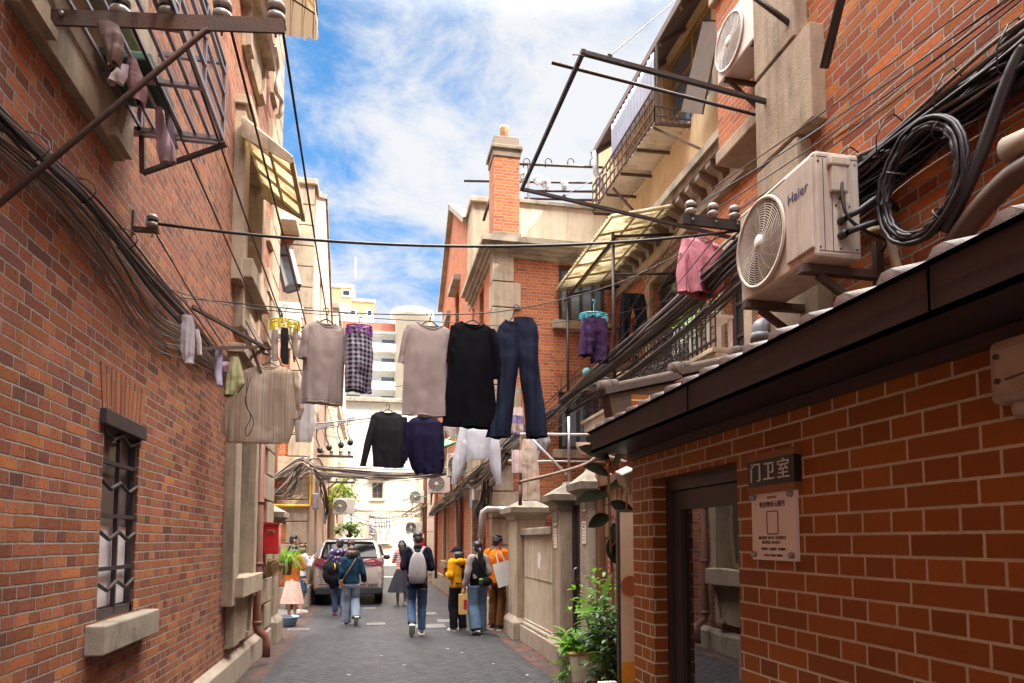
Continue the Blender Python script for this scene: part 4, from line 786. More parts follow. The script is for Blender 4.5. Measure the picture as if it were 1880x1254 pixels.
def green_lamp(label, x, y, u, v, sg):
    p = PY(u, v, y); t = thing('street_lamp', label, 'lamp', p); G_ = plain('green_enamel', (.16,.42,.20), .45)
    Mx = Euler((0, R(-24*sg), 0)).to_matrix().to_4x4(); MB().lathe([(.17, -.05), (.165, -.02), (.09, .03), (.04, .07), (.03, .1)], 20, Mx).build('shade', G_, t)
    MB().tube(catmull([(0.0, 0, .08), (.10*sg, .05, .16), (.28*sg, .12, .16), ((x-p.x), .2, .1)], 6), .018, 8).build('arm', G_, t)
green_lamp('green enamel lamp by the white robe', 2.2, 13.4, 822, 815, 1); green_lamp('small green enamel lamp over the far right wall', 2.1, 27.2, 745, 916, 1)
# ================================================================== CABLES
def cable(label, pts, r=.008, mat=None, cat='cable', group=None, sides=6, name='cable'):
    o = MB().tube(pts, r, sides).build(name, mat or CABL); return tag(o, label, cat, group)
def bundle(label, path, n, spread, r=(.006, .012), mats=None, seed=1, sag=.06, ties=0, cat='cable bundle', normal=None):
    """many strands along a path of points; each strand drifts round the path"""
    rr = random.Random(seed); t = thing('cable_bundle', label, cat, (0, 0, 0)); path = [Vector(p) for p in path]
    for k in range(n):
        ph, am = rr.uniform(0, 6.28), rr.uniform(.2, 1)*spread; pts = []; ctl = []
        for i, p in enumerate(path):
            d = Vector((rr.gauss(0, .35), rr.gauss(0, .35), rr.gauss(0, .45)))*spread
            e = .35 if i in (0, len(path)-1) else 1
            o_ = Vector((math.cos(ph), math.sin(ph)*.5, math.sin(ph)))*am
            if normal: o_ = Vector((abs(o_.x)*normal*.5, o_.y, o_.z)); d.x = abs(d.x)*normal*.4
            ctl.append(p+(o_+d*.5)*e)
        pts = catmull(ctl, 7); n_ = len(pts); s_ = rr.uniform(0, sag)
        for i in range(n_): pts[i].z -= s_*math.sin(PI*i/(n_-1))
        MB().tube(pts, rr.uniform(*r), 5, False).build('strand', rr.choice(mats or [CABL]), t)
    if ties:
        for k in range(ties):
            q = path[1+k % (len(path)-2)]; MB().tube([q+Vector((spread*1.25*math.cos(a), spread*.3*math.sin(a*2), spread*1.25*math.sin(a))) for a in [i*PI/5 for i in range(11)]], .004, 5, False).build('tie', CABL, t)
    return t
X_ = XL+.02; LW = lambda u, v, d=.02: PX(u, v, XL+d)
bundle('grey and black cables looping down the near left brick wall', [LW(-60, 150), LW(60, 270, .05), LW(150, 350, .04), LW(230, 440, .05), LW(300, 525, .05), LW(345, 580, .05), LW(410, 660, .04), LW(480, 735, .03)], 11, .055, (.006, .011), [CABL, CABL, CABG], 3, .06, 3, normal=1)
bundle('slack thin grey wires drooping on the left brick wall', [LW(-60, 215), LW(90, 330, .03), LW(180, 430, .03), LW(270, 570, .03), LW(345, 625, .03), LW(430, 700, .02)], 16, .085, (.003, .005), [CABG, CABB, CABG, CABL], 5, .20, normal=1)
bundle('pair of thick black cables along the left wall', [LW(-60, 190), LW(70, 290, .05), LW(170, 385, .05), LW(300, 560, .05), LW(420, 680, .04), LW(486, 742, .03)], 3, .03, (.012, .018), [CABL], 8, .05, normal=1)
# steel crossarm top left with four insulators and the four lines that run down the alley
YC = 3.37; ca_ = thing('line_bracket', 'dark steel crossarm with porcelain insulators at the top left', 'bracket', (0, 0, 0)); zl = 3.985
ba = MB(); p0, p1 = PY(0, 22, YC), PY(522, 48, YC); p0.x = XL
ba.bar((p0.x, YC, p0.z), (p1.x, YC, p1.z), .012, .075); ba.bar((p0.x, YC+.035, p0.z+.035), (p1.x, YC+.035, p1.z+.035), .075, .012); ba.build('crossarm', RUST, ca_)
q0, q1 = PY(375, 58, YC), PX(-30, 398, XL); MB().tube([q0+Vector((.02, 0, .01)), q0, q1], .014, 8).build('brace', RUST, ca_)
blt = MB()
for u in (78, 115): c = PY(u, 28, YC); blt.lathe([(.012, 0), (.012, .014)], 8, Matrix.Translation((c.x, YC-.006, c.z)) @ Matrix.Rotation(PI/2, 4, 'X'))
blt.build('bolts', GREYM, ca_)
POR = plain('porcelain', (.42,.38,.34), .25, 0, .15, 8, .3); INSX = []
def insulator(par, p, s=1.0):
    o = MB().lathe([(.006, -.07*s), (.006, .0), (.034*s, .0), (.042*s, .012*s), (.040*s, .03*s), (.026*s, .036*s), (.026*s, .048*s), (.040*s, .056*s), (.042*s, .075*s), (.030*s, .092*s), (.001, .095*s)], 16, Matrix.Translation(p)).build('insulator', POR, par)
    MB().tube([p+Vector((.03*s*math.cos(a), .03*s*math.sin(a), .042*s+.003*a*.2)) for a in [i*.6 for i in range(22)]], .006*s, 5).build('binding', BLACK, o)
for u in (215, 305, 405, 505):
    p = PY(u, 30, YC); p.z = p0.z+(p1.z-p0.z)*(p.x-p0.x)/(p1.x-p0.x)+.045; p.y = YC+.035; INSX.append(p.copy()); insulator(ca_, p, 1.1)
fa_ = thing('line_bracket', 'far steel crossarm with four insulators above the parked car', 'bracket', (0, 0, 0)); YF_ = 19.6
ends = [PY(u, 834, YF_) for u in (592, 608, 625, 641)]; MB().bar((X2, YF_, ends[0].z-.05), (ends[3].x+.12, YF_, ends[0].z-.05), .05, .07).build('crossarm', RUST, fa_)
for e in ends: e.z = ends[0].z; insulator(fa_, e, 1.3)
for k, (p, e) in enumerate(zip(INSX, ends)):
    cable(['innermost','second','third','outermost'][k]+' black overhead line running from the top left crossarm down the alley', sagline(p+Vector((.02, 0, .04)), e+Vector((0, 0, .04)), .06, 18), .0075, group=None)
for k, v in enumerate((885, 905)):
    fb = thing('line_bracket', ['short far crossarm above the tree on the left', 'lowest far crossarm beside the tree'][k], 'bracket', (0, 0, 0)); yy_ = 24+3*k; c = [PY(u, v+k*12, yy_) for u in (600, 618, 632, 652)]
    MB().bar((-1.9, yy_, c[0].z), (c[3].x, yy_, c[0].z), .05, .06).bar((-1.9, yy_, c[0].z-.5), (c[1].x, yy_, c[0].z), .04, .04).build('crossarm', RUST, fb)
    for e in c: e.z = c[0].z+.02; insulator(fb, e, 1.2)
    for j, e in enumerate(c[:3]): cable(f'{["first","second","third"][j]} thin line from the far {["upper","lower"][k]} crossarm toward the end house', sagline(e, (e.x+.5+j*.7, 43.8, 5.2+.3*j), .3), .012)
# wires crossing the alley
w1a = PX(280, 418, XL+.12); lbk = thing('line_bracket', 'small steel wall hook with a spool insulator on the left wall', 'bracket', (0, 0, 0))
MB().box((XL, w1a.y-.02, w1a.z-.05), (XL+.012, w1a.y+.02, w1a.z+.10)).bar((XL, w1a.y, w1a.z-.02), (XL+.16, w1a.y, w1a.z-.02), .03, .03).build('hook', RUST, lbk); insulator(lbk, w1a+Vector((0.0, 0, 0)), .9)
w1b = PX(1362, 423, 2.72); w1b.y = 4.5; w1b = PY(1362, 423, 4.55)
cable('black cable slung across the alley from the left wall hook to the big air conditioner', sagline(w1a+Vector((0, 0, .03)), w1b, .14, 24), .010)
cable('thin black wire dropping from the left wall hook along the bricks', sagline(w1a, LW(470, 720, .05), .05), .006)
# clothes line one
CL1a, CL1b = PX(300, 528, XL+.05), Vector((2.6, 6.1, 3.98)); YL = 5.9
CLZ = 3.56
c1 = [CL1a, PY(330, 545, 5.8), PY(430, 556, YL), PY(600, 572, YL), PY(790, 578, YL), PY(945, 568, YL), PY(1120, 525, YL+.05), PY(1245, 468, YL+.1), PY(1330, 432, YL+.2)]
cable('twisted clothes line carrying the row of shirts and jeans', catmull(c1, 6), .0055, cat='clothes line')
cable('second wire running just under the clothes line', catmull([CL1a, PY(430, 562, YL+.04), PY(600, 578, YL+.05), PY(790, 590, YL+.1), PY(985, 596, 7.0), PY(1200, 560, 8.5), PY(1330, 500, 9.2)], 6), .004)
# right wall: heavy bundle
RW = lambda u, v, d=.04: PX(u, v, XR-d)
hb1 = [RW(2000, -20), RW(1880, 95), RW(1760, 180), RW(1650, 258), RW(1570, 315, .06), PY(1480, 372, 4.3), PY(1360, 452, 5.2), PY(1240, 560, 7.0), PY(1130, 655, 9.4), PY(1030, 735, 12.4)]
bundle('heavy bundle of black cables sagging from the right wall to the chimney wing', hb1, 42, .11, (.007, .016), [CABL, CABL, CABL, CABG], 11, .10, 4)
hb2 = [RW(2000, 70), RW(1880, 140), RW(1740, 215), RW(1600, 318, .05), RW(1500, 390, .05), PY(1370, 490, 5.0), PY(1260, 600, 7.4), PY(1150, 690, 9.6), PY(1040, 760, 12.4)]
bundle('lower looser bundle of black and grey cables under the heavy one', hb2, 18, .085, (.005, .011), [CABL, CABL, CABG, CABL], 13, .16)
hb3 = [PY(1290, 640, 8.0), PY(1200, 670, 9.2), PY(1120, 690, 10.5), PY(1080, 690, 11.6), PY(1020, 745, 12.5), PY(960, 795, 12.5), PY(900, 850, 12.55)]
bundle('frayed grey and black wires hanging in loops before the balcony railing', hb3, 28, .18, (.003, .008), [CABG, CABL, CABB, CABL], 17, .30)
bundle('cable trunk dropping to the white robe and the chimney wing corner', [PY(1035, 738, 12.4), PY(990, 770, 12.45), PY(940, 800, 12.5), PY(885, 855, 12.55), PY(850, 890, 14.0)], 12, .10, (.008, .016), [CABL, CABL, CABG], 19, .05)
for k, (a, b, mt, lab) in enumerate((((1880, -60), (1310, 345), RUST, 'topmost thin red-brown wire on the right brick wall'), ((1880, -20), (1268, 388), RUST, 'second thin red-brown wire on the right brick wall'), ((1900, -30), (1340, 395), CABG, 'pale bluish wire just above the heavy cables'))):
    pa_, pb_ = RW(*a), PY(b[0], b[1], 4.55+.2*k); pc_ = pa_.lerp(pb_, .55)+Vector((-.02, 0, -.03)); cable(lab, catmull([pa_, pc_, pb_], 8), .004, mt)
cable('tan cord crossing the black coil on the right wall', catmull([RW(1890, 195), RW(1700, 310, .10), RW(1590, 395, .06), RW(1480, 470, .03)], 6), .006, CABB)
# black coil
co = thing('cable_coil', 'big coil of black cable hung on the right brick wall', 'cable coil', (0, 0, 0)); cc = PX(1695, 335, XR-.17); ee = PX(1765, 300, XR-.06); rad = 0.235; rr = random.Random(4)
for k in range(9):
    dr = rr.uniform(-.028, .028); pts = []
    for i in range(41):
        a = 2*PI*i/40+rr.uniform(-.01, .01); pts.append((cc.x+rr.uniform(-.01, .01)-.004*k, cc.y+(rad*1.0+dr)*math.cos(a), cc.z+(rad*1.12+dr)*math.sin(a)))
    MB().tube(pts, .010, 7, False).build('loop', CABL, co)
MB().tube(catmull([RW(1880, 85, .10), RW(1850, 150, .12), RW(1810, 260, .14), RW(1775, 345, .16), RW(1735, 425, .16)], 6), .030, 8).build('tail', CABL, co)
for a_ in (0.6, 2.2, 4.2): MB().tube([(cc.x+.045*math.sin(q), cc.y+(rad*.86+.045*math.cos(q))*math.cos(a_), cc.z+(rad*1.02+.045*math.cos(q))*math.sin(a_)) for q in [i*PI/5 for i in range(11)]], .005, 5, False).build('tie', CABL, co)
p = thing('vent_pipe', 'brown stained pipe elbow leaning on the right brick wall', 'pipe', (0, 0, 0))
MB().tube(catmull([RW(1735, 470, .12), RW(1800, 385, .14), RW(1860, 325, .15), RW(1900, 300, .16)], 6), .052, 14).build('pipe', plain('stained_pipe', (.085,.052,.037), .5, 0, .3, 8, .5), p)
MB().tube([RW(1850, 275, .16), RW(1930, 240, .16)], .055, 14).build('hopper', plain('grimy_cream', (.34,.27,.21), .6, 0, .2, 9, .5), p)
ub2 = thing('grey_pipe_bend', 'grey plastic pipe elbow on the guardhouse roof behind the parapet tiles', 'pipe', (0, 0, 0)); e = PY(1400, 600, 4.22)
MB().tube(catmull([e+Vector((.16, 0, .55)), e+Vector((.10, .0, .12)), e+Vector((.06, 0, .02)), e+Vector((-.03, -.04, -.01)), e+Vector((-.06, -.06, -.06)), e+Vector((-.06, -.06, -.22))], 6), .055, 14).lathe([(.063, -.03), (.066, 0), (.063, .03)], 14, Matrix.Translation(e+Vector((-.06, -.06, -.10)))).build('elbow', plain('grey_plastic', (.20,.20,.235), .45), ub2)
# crossbeam with insulators under the rack at right
ib = thing('line_bracket', 'black crossbeam with three porcelain insulators left of the big air conditioner', 'bracket', (0, 0, 0)); YB_ = 4.55; a, c = PY(1253, 402, YB_), PY(1372, 408, YB_); c.x = XR+.03
MB().bar((a.x, YB_, a.z), (c.x+.1, YB_, a.z-.02), .03, .075).bar((c.x+.06, YB_-.36, a.z-.02), (c.x+.06, YB_+.02, a.z-.02), .05, .07).build('crossbeam', DARKM, ib)
for u in (1268, 1309, 1348): q = PY(u, 390, YB_); q.z = a.z+.045; insulator(ib, q, 1.0)
bl = MB()
for u in (1270, 1312, 1352): q = PY(u, 410, YB_); bl.lathe([(.010, 0), (.010, .012)], 8, Matrix.Translation((q.x, YB_-.015, a.z-.005)) @ Matrix.Rotation(PI/2, 4, 'X'))
bl.build('bolts', GREYM, ib)
for k, u in enumerate((1268, 1309, 1348)):
    q = PY(u, 385, YB_); q.z = a.z+.09; cable(['left','middle','right'][k]+' thin wire from the three-insulator crossbeam up the right wall', sagline(q, RW(1900, -40+10*k, .05), .04), .004)
    cable(['left','middle','right'][k]+' slack wire from the crossbeam down to the chimney wing', sagline(q, PY(1000+20*k, 760-30*k, 12.6), .25), .004, RUST if k == 0 else CABL)
# far tangles
bundle('grey wire tangle slung across the alley above the car', [PY(500, 880, 16.7), PY(555, 842, 16.7), PY(580, 856, 16.7), PY(640, 862, 17.4), PY(720, 868, 17.6), PY(800, 866, 17.6), PY(850, 860, 17.4)], 15, .14, (.010, .02), [CABG, CABL, CABG, CABB], 23, .12)
bundle('wires fanning out on the cream quoins at left', [PY(505, 905, 16.7), PY(530, 890, 16.7), PY(552, 855, 16.7), PY(575, 850, 16.7), PY(590, 870, 17.5), PY(605, 880, 20)], 14, .18, (.008, .016), [CABG, CABL, CABB], 29, .1)
bundle('dark cable loops hanging on the corner past the yellow pipe', [PX(586, 868, X2+.1), PX(592, 892, X2+.12), PX(597, 915, X2+.14), PX(601, 940, X2+.14), PX(596, 960, X2+.1)], 9, .14, (.012, .024), [CABL, CABL, CABG], 31, 0)
bundle('tangled wires crowning the meter boxes of the chimney wing', [PX(930, 830, XW-.12), PX(890, 872, XW-.15), PX(860, 882, XW-.15), PX(835, 905, XW-.12), PX(812, 920, XW-.12), PX(790, 945, XW-.1)], 24, .20, (.008, .02), [CABB, CABL, CABG, RUST], 37, .15)
bundle('hanging cable strands beside the stone quoins and meter box', [PX(893, 850, XW-.12), PX(893, 890, XW-.14), PX(890, 920, XW-.12), PX(880, 935, XW-.1), PX(876, 945, XW-.08)], 12, .10, (.008, .02), [CABL, CABB, CABL], 41, 0)
bundle('sagging grey wires low across the far alley', [PY(612, 925, 27), PY(650, 935, 28), PY(690, 945, 29), PY(740, 938, 29), PY(790, 925, 27)], 8, .2, (.010, .018), [CABG, CABB], 43, .3)
for k, (a, b, sg_) in enumerate(((( -1.4, 20, 4.6), (2.2, 21, 5.0), .2), ((-1.4, 23, 5.4), (2.2, 24, 5.2), .2), ((-1.5, 29, 4.8), (2.1, 31, 5.6), .3), ((-1.5, 33, 6.0), (2.1, 33, 6.4), .3), ((-1.42, 20.4, 6.2), (2.2, 17.5, 6.0), .25))):
    cable(['lowest', 'second lowest', 'middle', 'highest', 'slanting'][k]+' dark wire spanning the alley beyond the hanging shirts', sagline(a, b, sg_), .009)
cr = thing('cable_splice', 'row of grey splice boxes with hanging bulbs on the sloping cable', 'cable splice', (0, 0, 0)); ra, rb_ = PY(560, 792, 12), PY(752, 742, 12)
MB().tube(sagline((XL, 11.0, ra.z-.1), Vector((2.22, 13.2, rb_.z+.35)), .05), .014, 6).build('cable', CABG, cr); mt = plain('grey_box', (.25,.25,.27), .5)
for k in range(4):
    q = PY(588+17*k+(5 if k > 1 else 0), 786-5*k, 12); q.z = ra.z+(rb_.z-ra.z)*(k*17+30)/190; MB().bar(q-Vector((.07, 0, .02)), q+Vector((.07, 0, .02)), .07, .06).build('splice_box', mt, cr)
    MB().tube(catmull([q+Vector((-.05, 0, 0)), q+Vector((-.06, 0, -.18)), q+Vector((0, 0, -.36))], 5), .010, 6).ell(q+Vector((0, 0, -.40)), .05, .05, .06, 10).build('hanging_plug', BLACK, cr)
# ================================================================== RACKS AND POLES
rk = thing('clothes_rack', 'large black steel drying frame reaching out over the alley at right', 'clothes rack', (0, 0, 0))
n1 = PY(1070, 97, 4.12); n0 = PY(1398, 186, 4.12); n0.x = max(n0.x, XR-.08); f1 = PX(958, 347, n1.x); f0 = Vector((4.75, f1.y+.02, 4.45))
MB().bar(n0, n1, .028, .028).build('arm', DARKM, rk); MB().bar(f0, f1, .028, .028).build('arm', DARKM, rk); MB().bar(n1-Vector((0, .02, 0)), f1+Vector((0, .02, 0)), .028, .028).build('front_bar', DARKM, rk)
s1, s0 = PY(1013, 115, 4.75), PY(1397, 213, 4.75); MB().tube([s1, s0, s0+(s0-s1)*((4.76-s0.x)/(s0.x-s1.x))], .013, 8).build('pole', DARKM, rk)
lg = MB()
for q in (n1.lerp(n0, .14), f1.lerp(f0, .12)): lg.box(q-Vector((.015, .006, -.01)), q+Vector((.015, .006, .04)))
lg.build('lugs', DARKM, rk)
cable('thin steel stay wire running between the drying frame lugs', [n1.lerp(n0, .02)+Vector((-.1, 0, -.02)), n1.lerp(n0, .14)+Vector((0, 0, .03)), Vector((4.0, 7.2, 8.6))], .004, GREYM)
cable('thin steel stay wire from the frame corner to the cage balcony', [f1.lerp(f0, .12)+Vector((0, 0, .03)), Vector((4.1, 10.8, 8.1))], .004, GREYM)
rs = MB(); o_ = PX(1413, 45, 2.5); rs.tube([PX(1365, -20, 2.4), o_+Vector((.2, 0, 0))], .018, 8); tag(rs.build('iron_rod', DARKM), 'dark iron rod slanting down to the stone quoin at the top right', 'rod')
# roof drying poles by the chimney
rp = thing('rooftop_drying_rack', 'rooftop rack of horizontal drying poles beside the chimney', 'drying rack', (0, 0, 0)); Yp = 13.5
for (u0, v0, u1, v1, dy) in ((952, 301, 1118, 308, 0), (852, 332, 1110, 336, .9), (950, 350, 1108, 352, .5), (955, 364, 1104, 368, .3)):
    MB().tube([PY(u0, v0, Yp+dy), PY(u1, v1, Yp+dy)], .028, 8).build('pole', DARKM, rp)
hk = MB()
for u in (967, 1007, 1048, 1089):
    q = PY(u, 303, Yp); hk.tube([q+Vector((.07*math.cos(a), 0, .04+.09*math.sin(a)+.02)) for a in [PI*i/8 for i in range(9)]]+[q+Vector((-.07, 0, -.06))], .012, 6)
hk.build('hooks', DARKM, rp)
pb2 = MB()
for x_, z_ in ((3.1, 7.46), (4.6, 7.46)): pb2.tube([(x_, Yp, z_), (x_, Yp, PY(1000, 303, Yp).z)], .025, 8)
a, c = PY(905, 345, YW+.6), PY(888, 405, YW+.6); pb2.tube([a, c], .03, 8); pb2.build('post', DARKM, rp)
# gate wall drying rack
gr = thing('drying_rack', 'grey steel drying rack standing on the compound gate pillars', 'drying rack', (0, 0, 0)); Yg = 8.9; v0 = PY(1045, 895, Yg)
MB().tube([(v0.x, Yg, 2.35), (v0.x, Yg, PY(1046, 765, Yg).z)], .022, 8).build('post', GREYM, gr)
MB().tube([PY(955, 797, Yg), PY(1085, 798, Yg)], .018, 8).tube([PY(970, 800, Yg), PY(1040, 870, Yg)], .018, 8).tube([PY(900, 845, Yg+2.4), PY(1110, 848, Yg+2.4)], .014, 8).build('rails', PLAST2, gr)
MB().tube([PY(956, 890, 10.5), PY(955, 928, 10.5)], .03, 8).tube([PY(957, 800, 10.5), PY(955, 928, 10.5)], .022, 8).build('post', RUST, gr)
bb = MB(); pts = catmull([PY(955, 885, Yg-.1), PY(1010, 872, Yg-.25), PY(1070, 855, Yg-.4), PY(1105, 838, Yg-.5), PY(1150, 850, Yg-.6)], 6)
bb.tube(pts, [.018+.012*i/(len(pts)-1)+(.004 if i % 4 == 0 else 0) for i in range(len(pts))], 8); tag(bb.build('bamboo_pole', plain('old_bamboo', (.25,.16,.12), .7, 0, .3, 14)), 'crooked brown bamboo pole sticking out from the guardhouse corner', 'pole')
# laundry pole bracket on left wall
lr = thing('laundry_bracket', 'brown steel wall bracket holding the striped shirt', 'bracket', (0, 0, 0)); ya = 6.6
bA, bB, bC = PX(356, 640, XL+.05), PY(484, 637, 6.9), PX(352, 563, XL)
MB().bar(bA, bB, .03, .03).bar(bC, bB+Vector((.02, 0, -.01)), .03, .03).bar(bB+Vector((0, 0, -.02)), PX(455, 660, -1.5), .03, .03).build('arms', RUST, lr); MB().bar(PY(450, 605, 6.85), PY(485, 700, 6.85), .03, .03).bar(PY(455, 590, 7.6), PY(488, 650, 6.9), .045, .02).build('post', RUST, lr)
MB().tube([PY(560, 596, 6.9)+Vector((.0, 0, 0)), PY(452, 665, 6.9)], .005, 6).build('cord', CABB, lr)
hh_ = MB().tube(catmull([PY(455, 690, 6.75), PY(452, 740, 6.7), PY(466, 775, 6.7), PY(455, 800, 6.7), PY(450, 790, 6.7), PY(460, 765, 6.7), PY(450, 735, 6.72), PY(462, 690, 6.75)], 6), .004, 5); tag(hh_.build('hanging_wire', CABL), 'loose loop of thin black wire dangling in front of the striped shirt', 'wire')
# window cage on the left wall
cg = thing('laundry_cage', 'steel laundry cage projecting from the near left upper window', 'laundry cage', (0, 0, 0)); b = MB(); xo, xi = -.975, XL+.10; ya_, yb_ = 2.9, 4.45; zb, zt = 4.15, 4.66
STEEL = plain('stainless_bar', (.34,.31,.33), .32, .75, .2, 10, .2)
for k in range(7): x = xi+(xo-xi)*k/6; b.bar((x, ya_, zb+.02), (x, yb_, zb+.02), .018, .018)
for y in (3.05, 3.5, 3.95, 4.5): b.bar((xi-.1, y, zb), (xo, y, zb), .03, .022)
b.build('floor_bars', STEEL, cg); b = MB()
for z in (zb, zb+.14, zb+.30, zb+.44, zt): b.bar((xo, ya_, z), (xo, yb_, z), .02, .02)
for z in (zb, zt): b.bar((xi-.1, yb_, z), (xo, yb_, z), .025, .025)
for y in (ya_, 3.43, 3.96, yb_): b.bar((xo, y, zb), (xo, y, zt), .02, .02)
for y in (ya_, yb_): b.bar((xi, y, zb-.02), (xi, y, zt), .025, .025)
b.build('side_bars', STEEL, cg)
b = MB(); e0, e1 = PX(262, 318, XL+.1), Vector((xo+.02, yb_+.02, zb-.02)); b.bar(e0, e1, .025, .025); b.bar(e0, Vector((xi-.02, yb_+.02, zt)), .03, .03); b.build('brace', RUST, cg)
MB().box((xi-.02, 3.85, zb+.05), (-1.22, 4.3, zb+.10), bev=.01).build('tray', plain('green_tray', (.05,.11,.075), .6, 0, .2, 6, .3), cg)
# left awnings
la = thing('awning', 'cream corrugated plastic awning over the tall window of the left house', 'awning', (0, 0, 0)); Q0, Q1, Q2, Q3 = (-.946, 7.6, 5.85), (-.946, 8.94, 5.80), (-1.47, 8.94, 6.22), (-1.47, 7.6, 6.24)
corr_sheet(Q0, Q1, Q2, Q3, 12, .014).build('sheet', AWN2, la); b = MB(); Q = [Vector(q) for q in (Q0, Q1, Q2, Q3)]; dn = Vector((0, 0, -.04))
for k in range(5): t_ = k/4; b.bar(Q[0].lerp(Q[1], t_)+dn, Q[3].lerp(Q[2], t_)+dn, .03, .03)
b.bar(Q[0]+dn, Q[1]+dn, .05, .06); b.bar(Q[0].lerp(Q[3], .5)+dn, Q[1].lerp(Q[2], .5)+dn, .03, .03); b.build('frame', plain('ochre_timber', (.42,.32,.18), .7, 0, .3, 8, .4), la)
for y in (7.58, 8.94): MB().add([(-.946, y, 5.75), (-.946, y, 5.84), (-1.47, y, 6.23), (-1.47, y, 6.0), (-.946, y+.02, 5.75), (-.946, y+.02, 5.84), (-1.47, y+.02, 6.23), (-1.47, y+.02, 6.0)], [(0, 1, 2, 3), (7, 6, 5, 4), (0, 4, 5, 1), (1, 5, 6, 2), (2, 6, 7, 3), (3, 7, 4, 0)]).build('side_board', STONE, la)
t = NT('striped_canvas'); xx, yy, zz = t.xyz(t.pos()); u = t.M('FRACT', t.M('MULTIPLY', t.M('ADD', yy, xx), 6.5)); cc_ = t.ramp(u, [(0, (.70,.58,.42)), (.50, (.70,.58,.42)), (.52, (.22,.15,.10)), (.60, (.22,.15,.10)), (.62, (.70,.58,.42)), (.74, (.30,.21,.14)), (.80, (.70,.58,.42))], 'CONSTANT')
d = t.new('ShaderNodeBsdfTranslucent'); t.link(cc_, d.inputs[0]); mx_ = t.new('ShaderNodeMixShader'); mx_.inputs[0].default_value = .5; t.set(Base_Color=cc_, Roughness=.85); t.link(t.b.outputs[0], mx_.inputs[1]); t.link(d.outputs[0], mx_.inputs[2]); t.link(mx_.outputs[0], t.out.inputs[0]); CANV = t.m
ta = thing('awning', 'striped canvas awning at the top of the left house', 'awning', (0, 0, 0)); vs = []; n = 24
for s_ in (0, 1):
    for i in range(n+1):
        y = 7.3+2.0*i/n; wv = .03*math.sin(i*PI); 
        for (x, z) in ((-1.5, 9.65), (-1.14, 9.28), (-.87, 8.82), (-.84, 8.48+.02*math.cos(i*PI*.5))): vs.append((x+.006*s_, y, z+.008*s_))
K = (n+1)*4; fs = []
for i in range(n):
    for j in range(3): fs += [(i*4+j, i*4+j+1, i*4+j+5, i*4+j+4), (K+i*4+j, K+i*4+j+4, K+i*4+j+5, K+i*4+j+1)]
cm_ = MB().add(vs, fs, True); ev = []
for i in range(13):
    f = i/12; x = -1.52+.67*f; zt_ = 9.65-.37*f/.54 if f < .54 else 9.28-.46*(f-.54)/.46; ev += [(x, 9.3+.02*math.sin(i*2), zt_), (x, 9.3+.03*math.sin(i*2.3), 8.50+.02*math.cos(i*PI))]
cm_.add(ev, [(2*i, 2*i+1, 2*i+3, 2*i+2) for i in range(12)], True); cm_.build('canvas', CANV, ta); b = MB(); b.tube([(-.86, 7.3, 8.84), (-.86, 9.27, 8.84)], .014, 8)
for y in (7.35, 8.3, 9.25): b.tube([(-1.5, y, 8.95), (-1.2, y, 9.0), (-.86, y, 8.82)], .012, 8)
b.build('frame', DARKM, ta)
# ================================================================== COMPOUND WALL, GATES, PLATES
pillar('gate_pillar', 2.30, 2.78, 10.92, 11.62, 2.24, 'cream stone gate pillar at the far end of the low compound wall', 'gate pillar', base=.36)
gp1 = pillar('gate_pillar', 2.38, 2.80, 8.58, 8.98, 2.30, 'cream stone gate pillar bearing the green number 1 plate', 'gate pillar', base=.34)
gp3 = pillar('gate_pillar', 2.38, 2.66, 7.36, 7.70, 2.36, 'peeling stone gate pillar bearing the green number 3 plate', 'gate pillar', base=.30, mat=plain('peeling_stone', (.40,.33,.26), .9, 0, .3, 7, .5, .6, gc=(.16,.12,.10)), pl=False)
cw = thing('compound_wall', 'low cream rendered compound wall with a white paint patch', 'wall', (0, 0, 0))
MB().box((2.42, 8.98, 0), (2.62, 10.92, 1.68), bev=.005).build('wall', plain('cream_compound_render', (.50,.41,.295), .9, 0, .18, 5, .45, .4, streak=.6, gc=(.22,.17,.12)), cw)
MB().box((2.36, 8.98, 1.68), (2.68, 10.92, 1.79), bev=.012).build('coping', STONED, cw)
b = MB(); b.box((2.33, 8.98, 0), (2.64, 10.92, .25), bev=.01); b.box((2.36, 8.98, .25), (2.64, 10.92, .31), bev=.02); b.box((2.40, 8.98, .31), (2.64, 10.92, .35), bev=.01); b.build('base', PLINTH, cw)
rp_ = random.Random(2); vs = [(2.4185, 9.86+(.075+.05*rp_.random())*math.cos(a), 1.30+(.11+.06*rp_.random())*math.sin(a)) for a in [i*PI/9 for i in range(18)]]; MB().add(vs, [tuple(range(17, -1, -1))]).build('paint_patch', WHITE, cw)
MB().box((2.412, 8.99, 1.02), (2.425, 10.9, 1.035)).build('render_joint', STONE, cw)
gd = thing('metal_gate', 'dark metal gate between the two numbered stone pillars', 'gate', (0, 0, 0)); MB().box((2.58, 7.70, .03), (2.62, 8.58, 2.05)).build('panel', DARKM, gd)
b = MB(); b.bar((2.57, 7.74, 0), (2.57, 7.74, 2.1), .06, .05); b.bar((2.57, 8.54, 0), (2.57, 8.54, 2.1), .06, .05); b.bar((2.57, 7.7, 2.08), (2.57, 8.58, 2.08), .05, .06); b.bar((2.565, 7.8, 1.1), (2.565, 8.5, 1.1), .02, .04); b.build('frame', DARKM, gd)
MB().tube(catmull([(2.56, 8.42, 1.05), (2.52, 8.42, 1.08), (2.52, 8.42, 1.22), (2.56, 8.42, 1.25)], 5), .010, 8).build('handle', GREYM, gd)
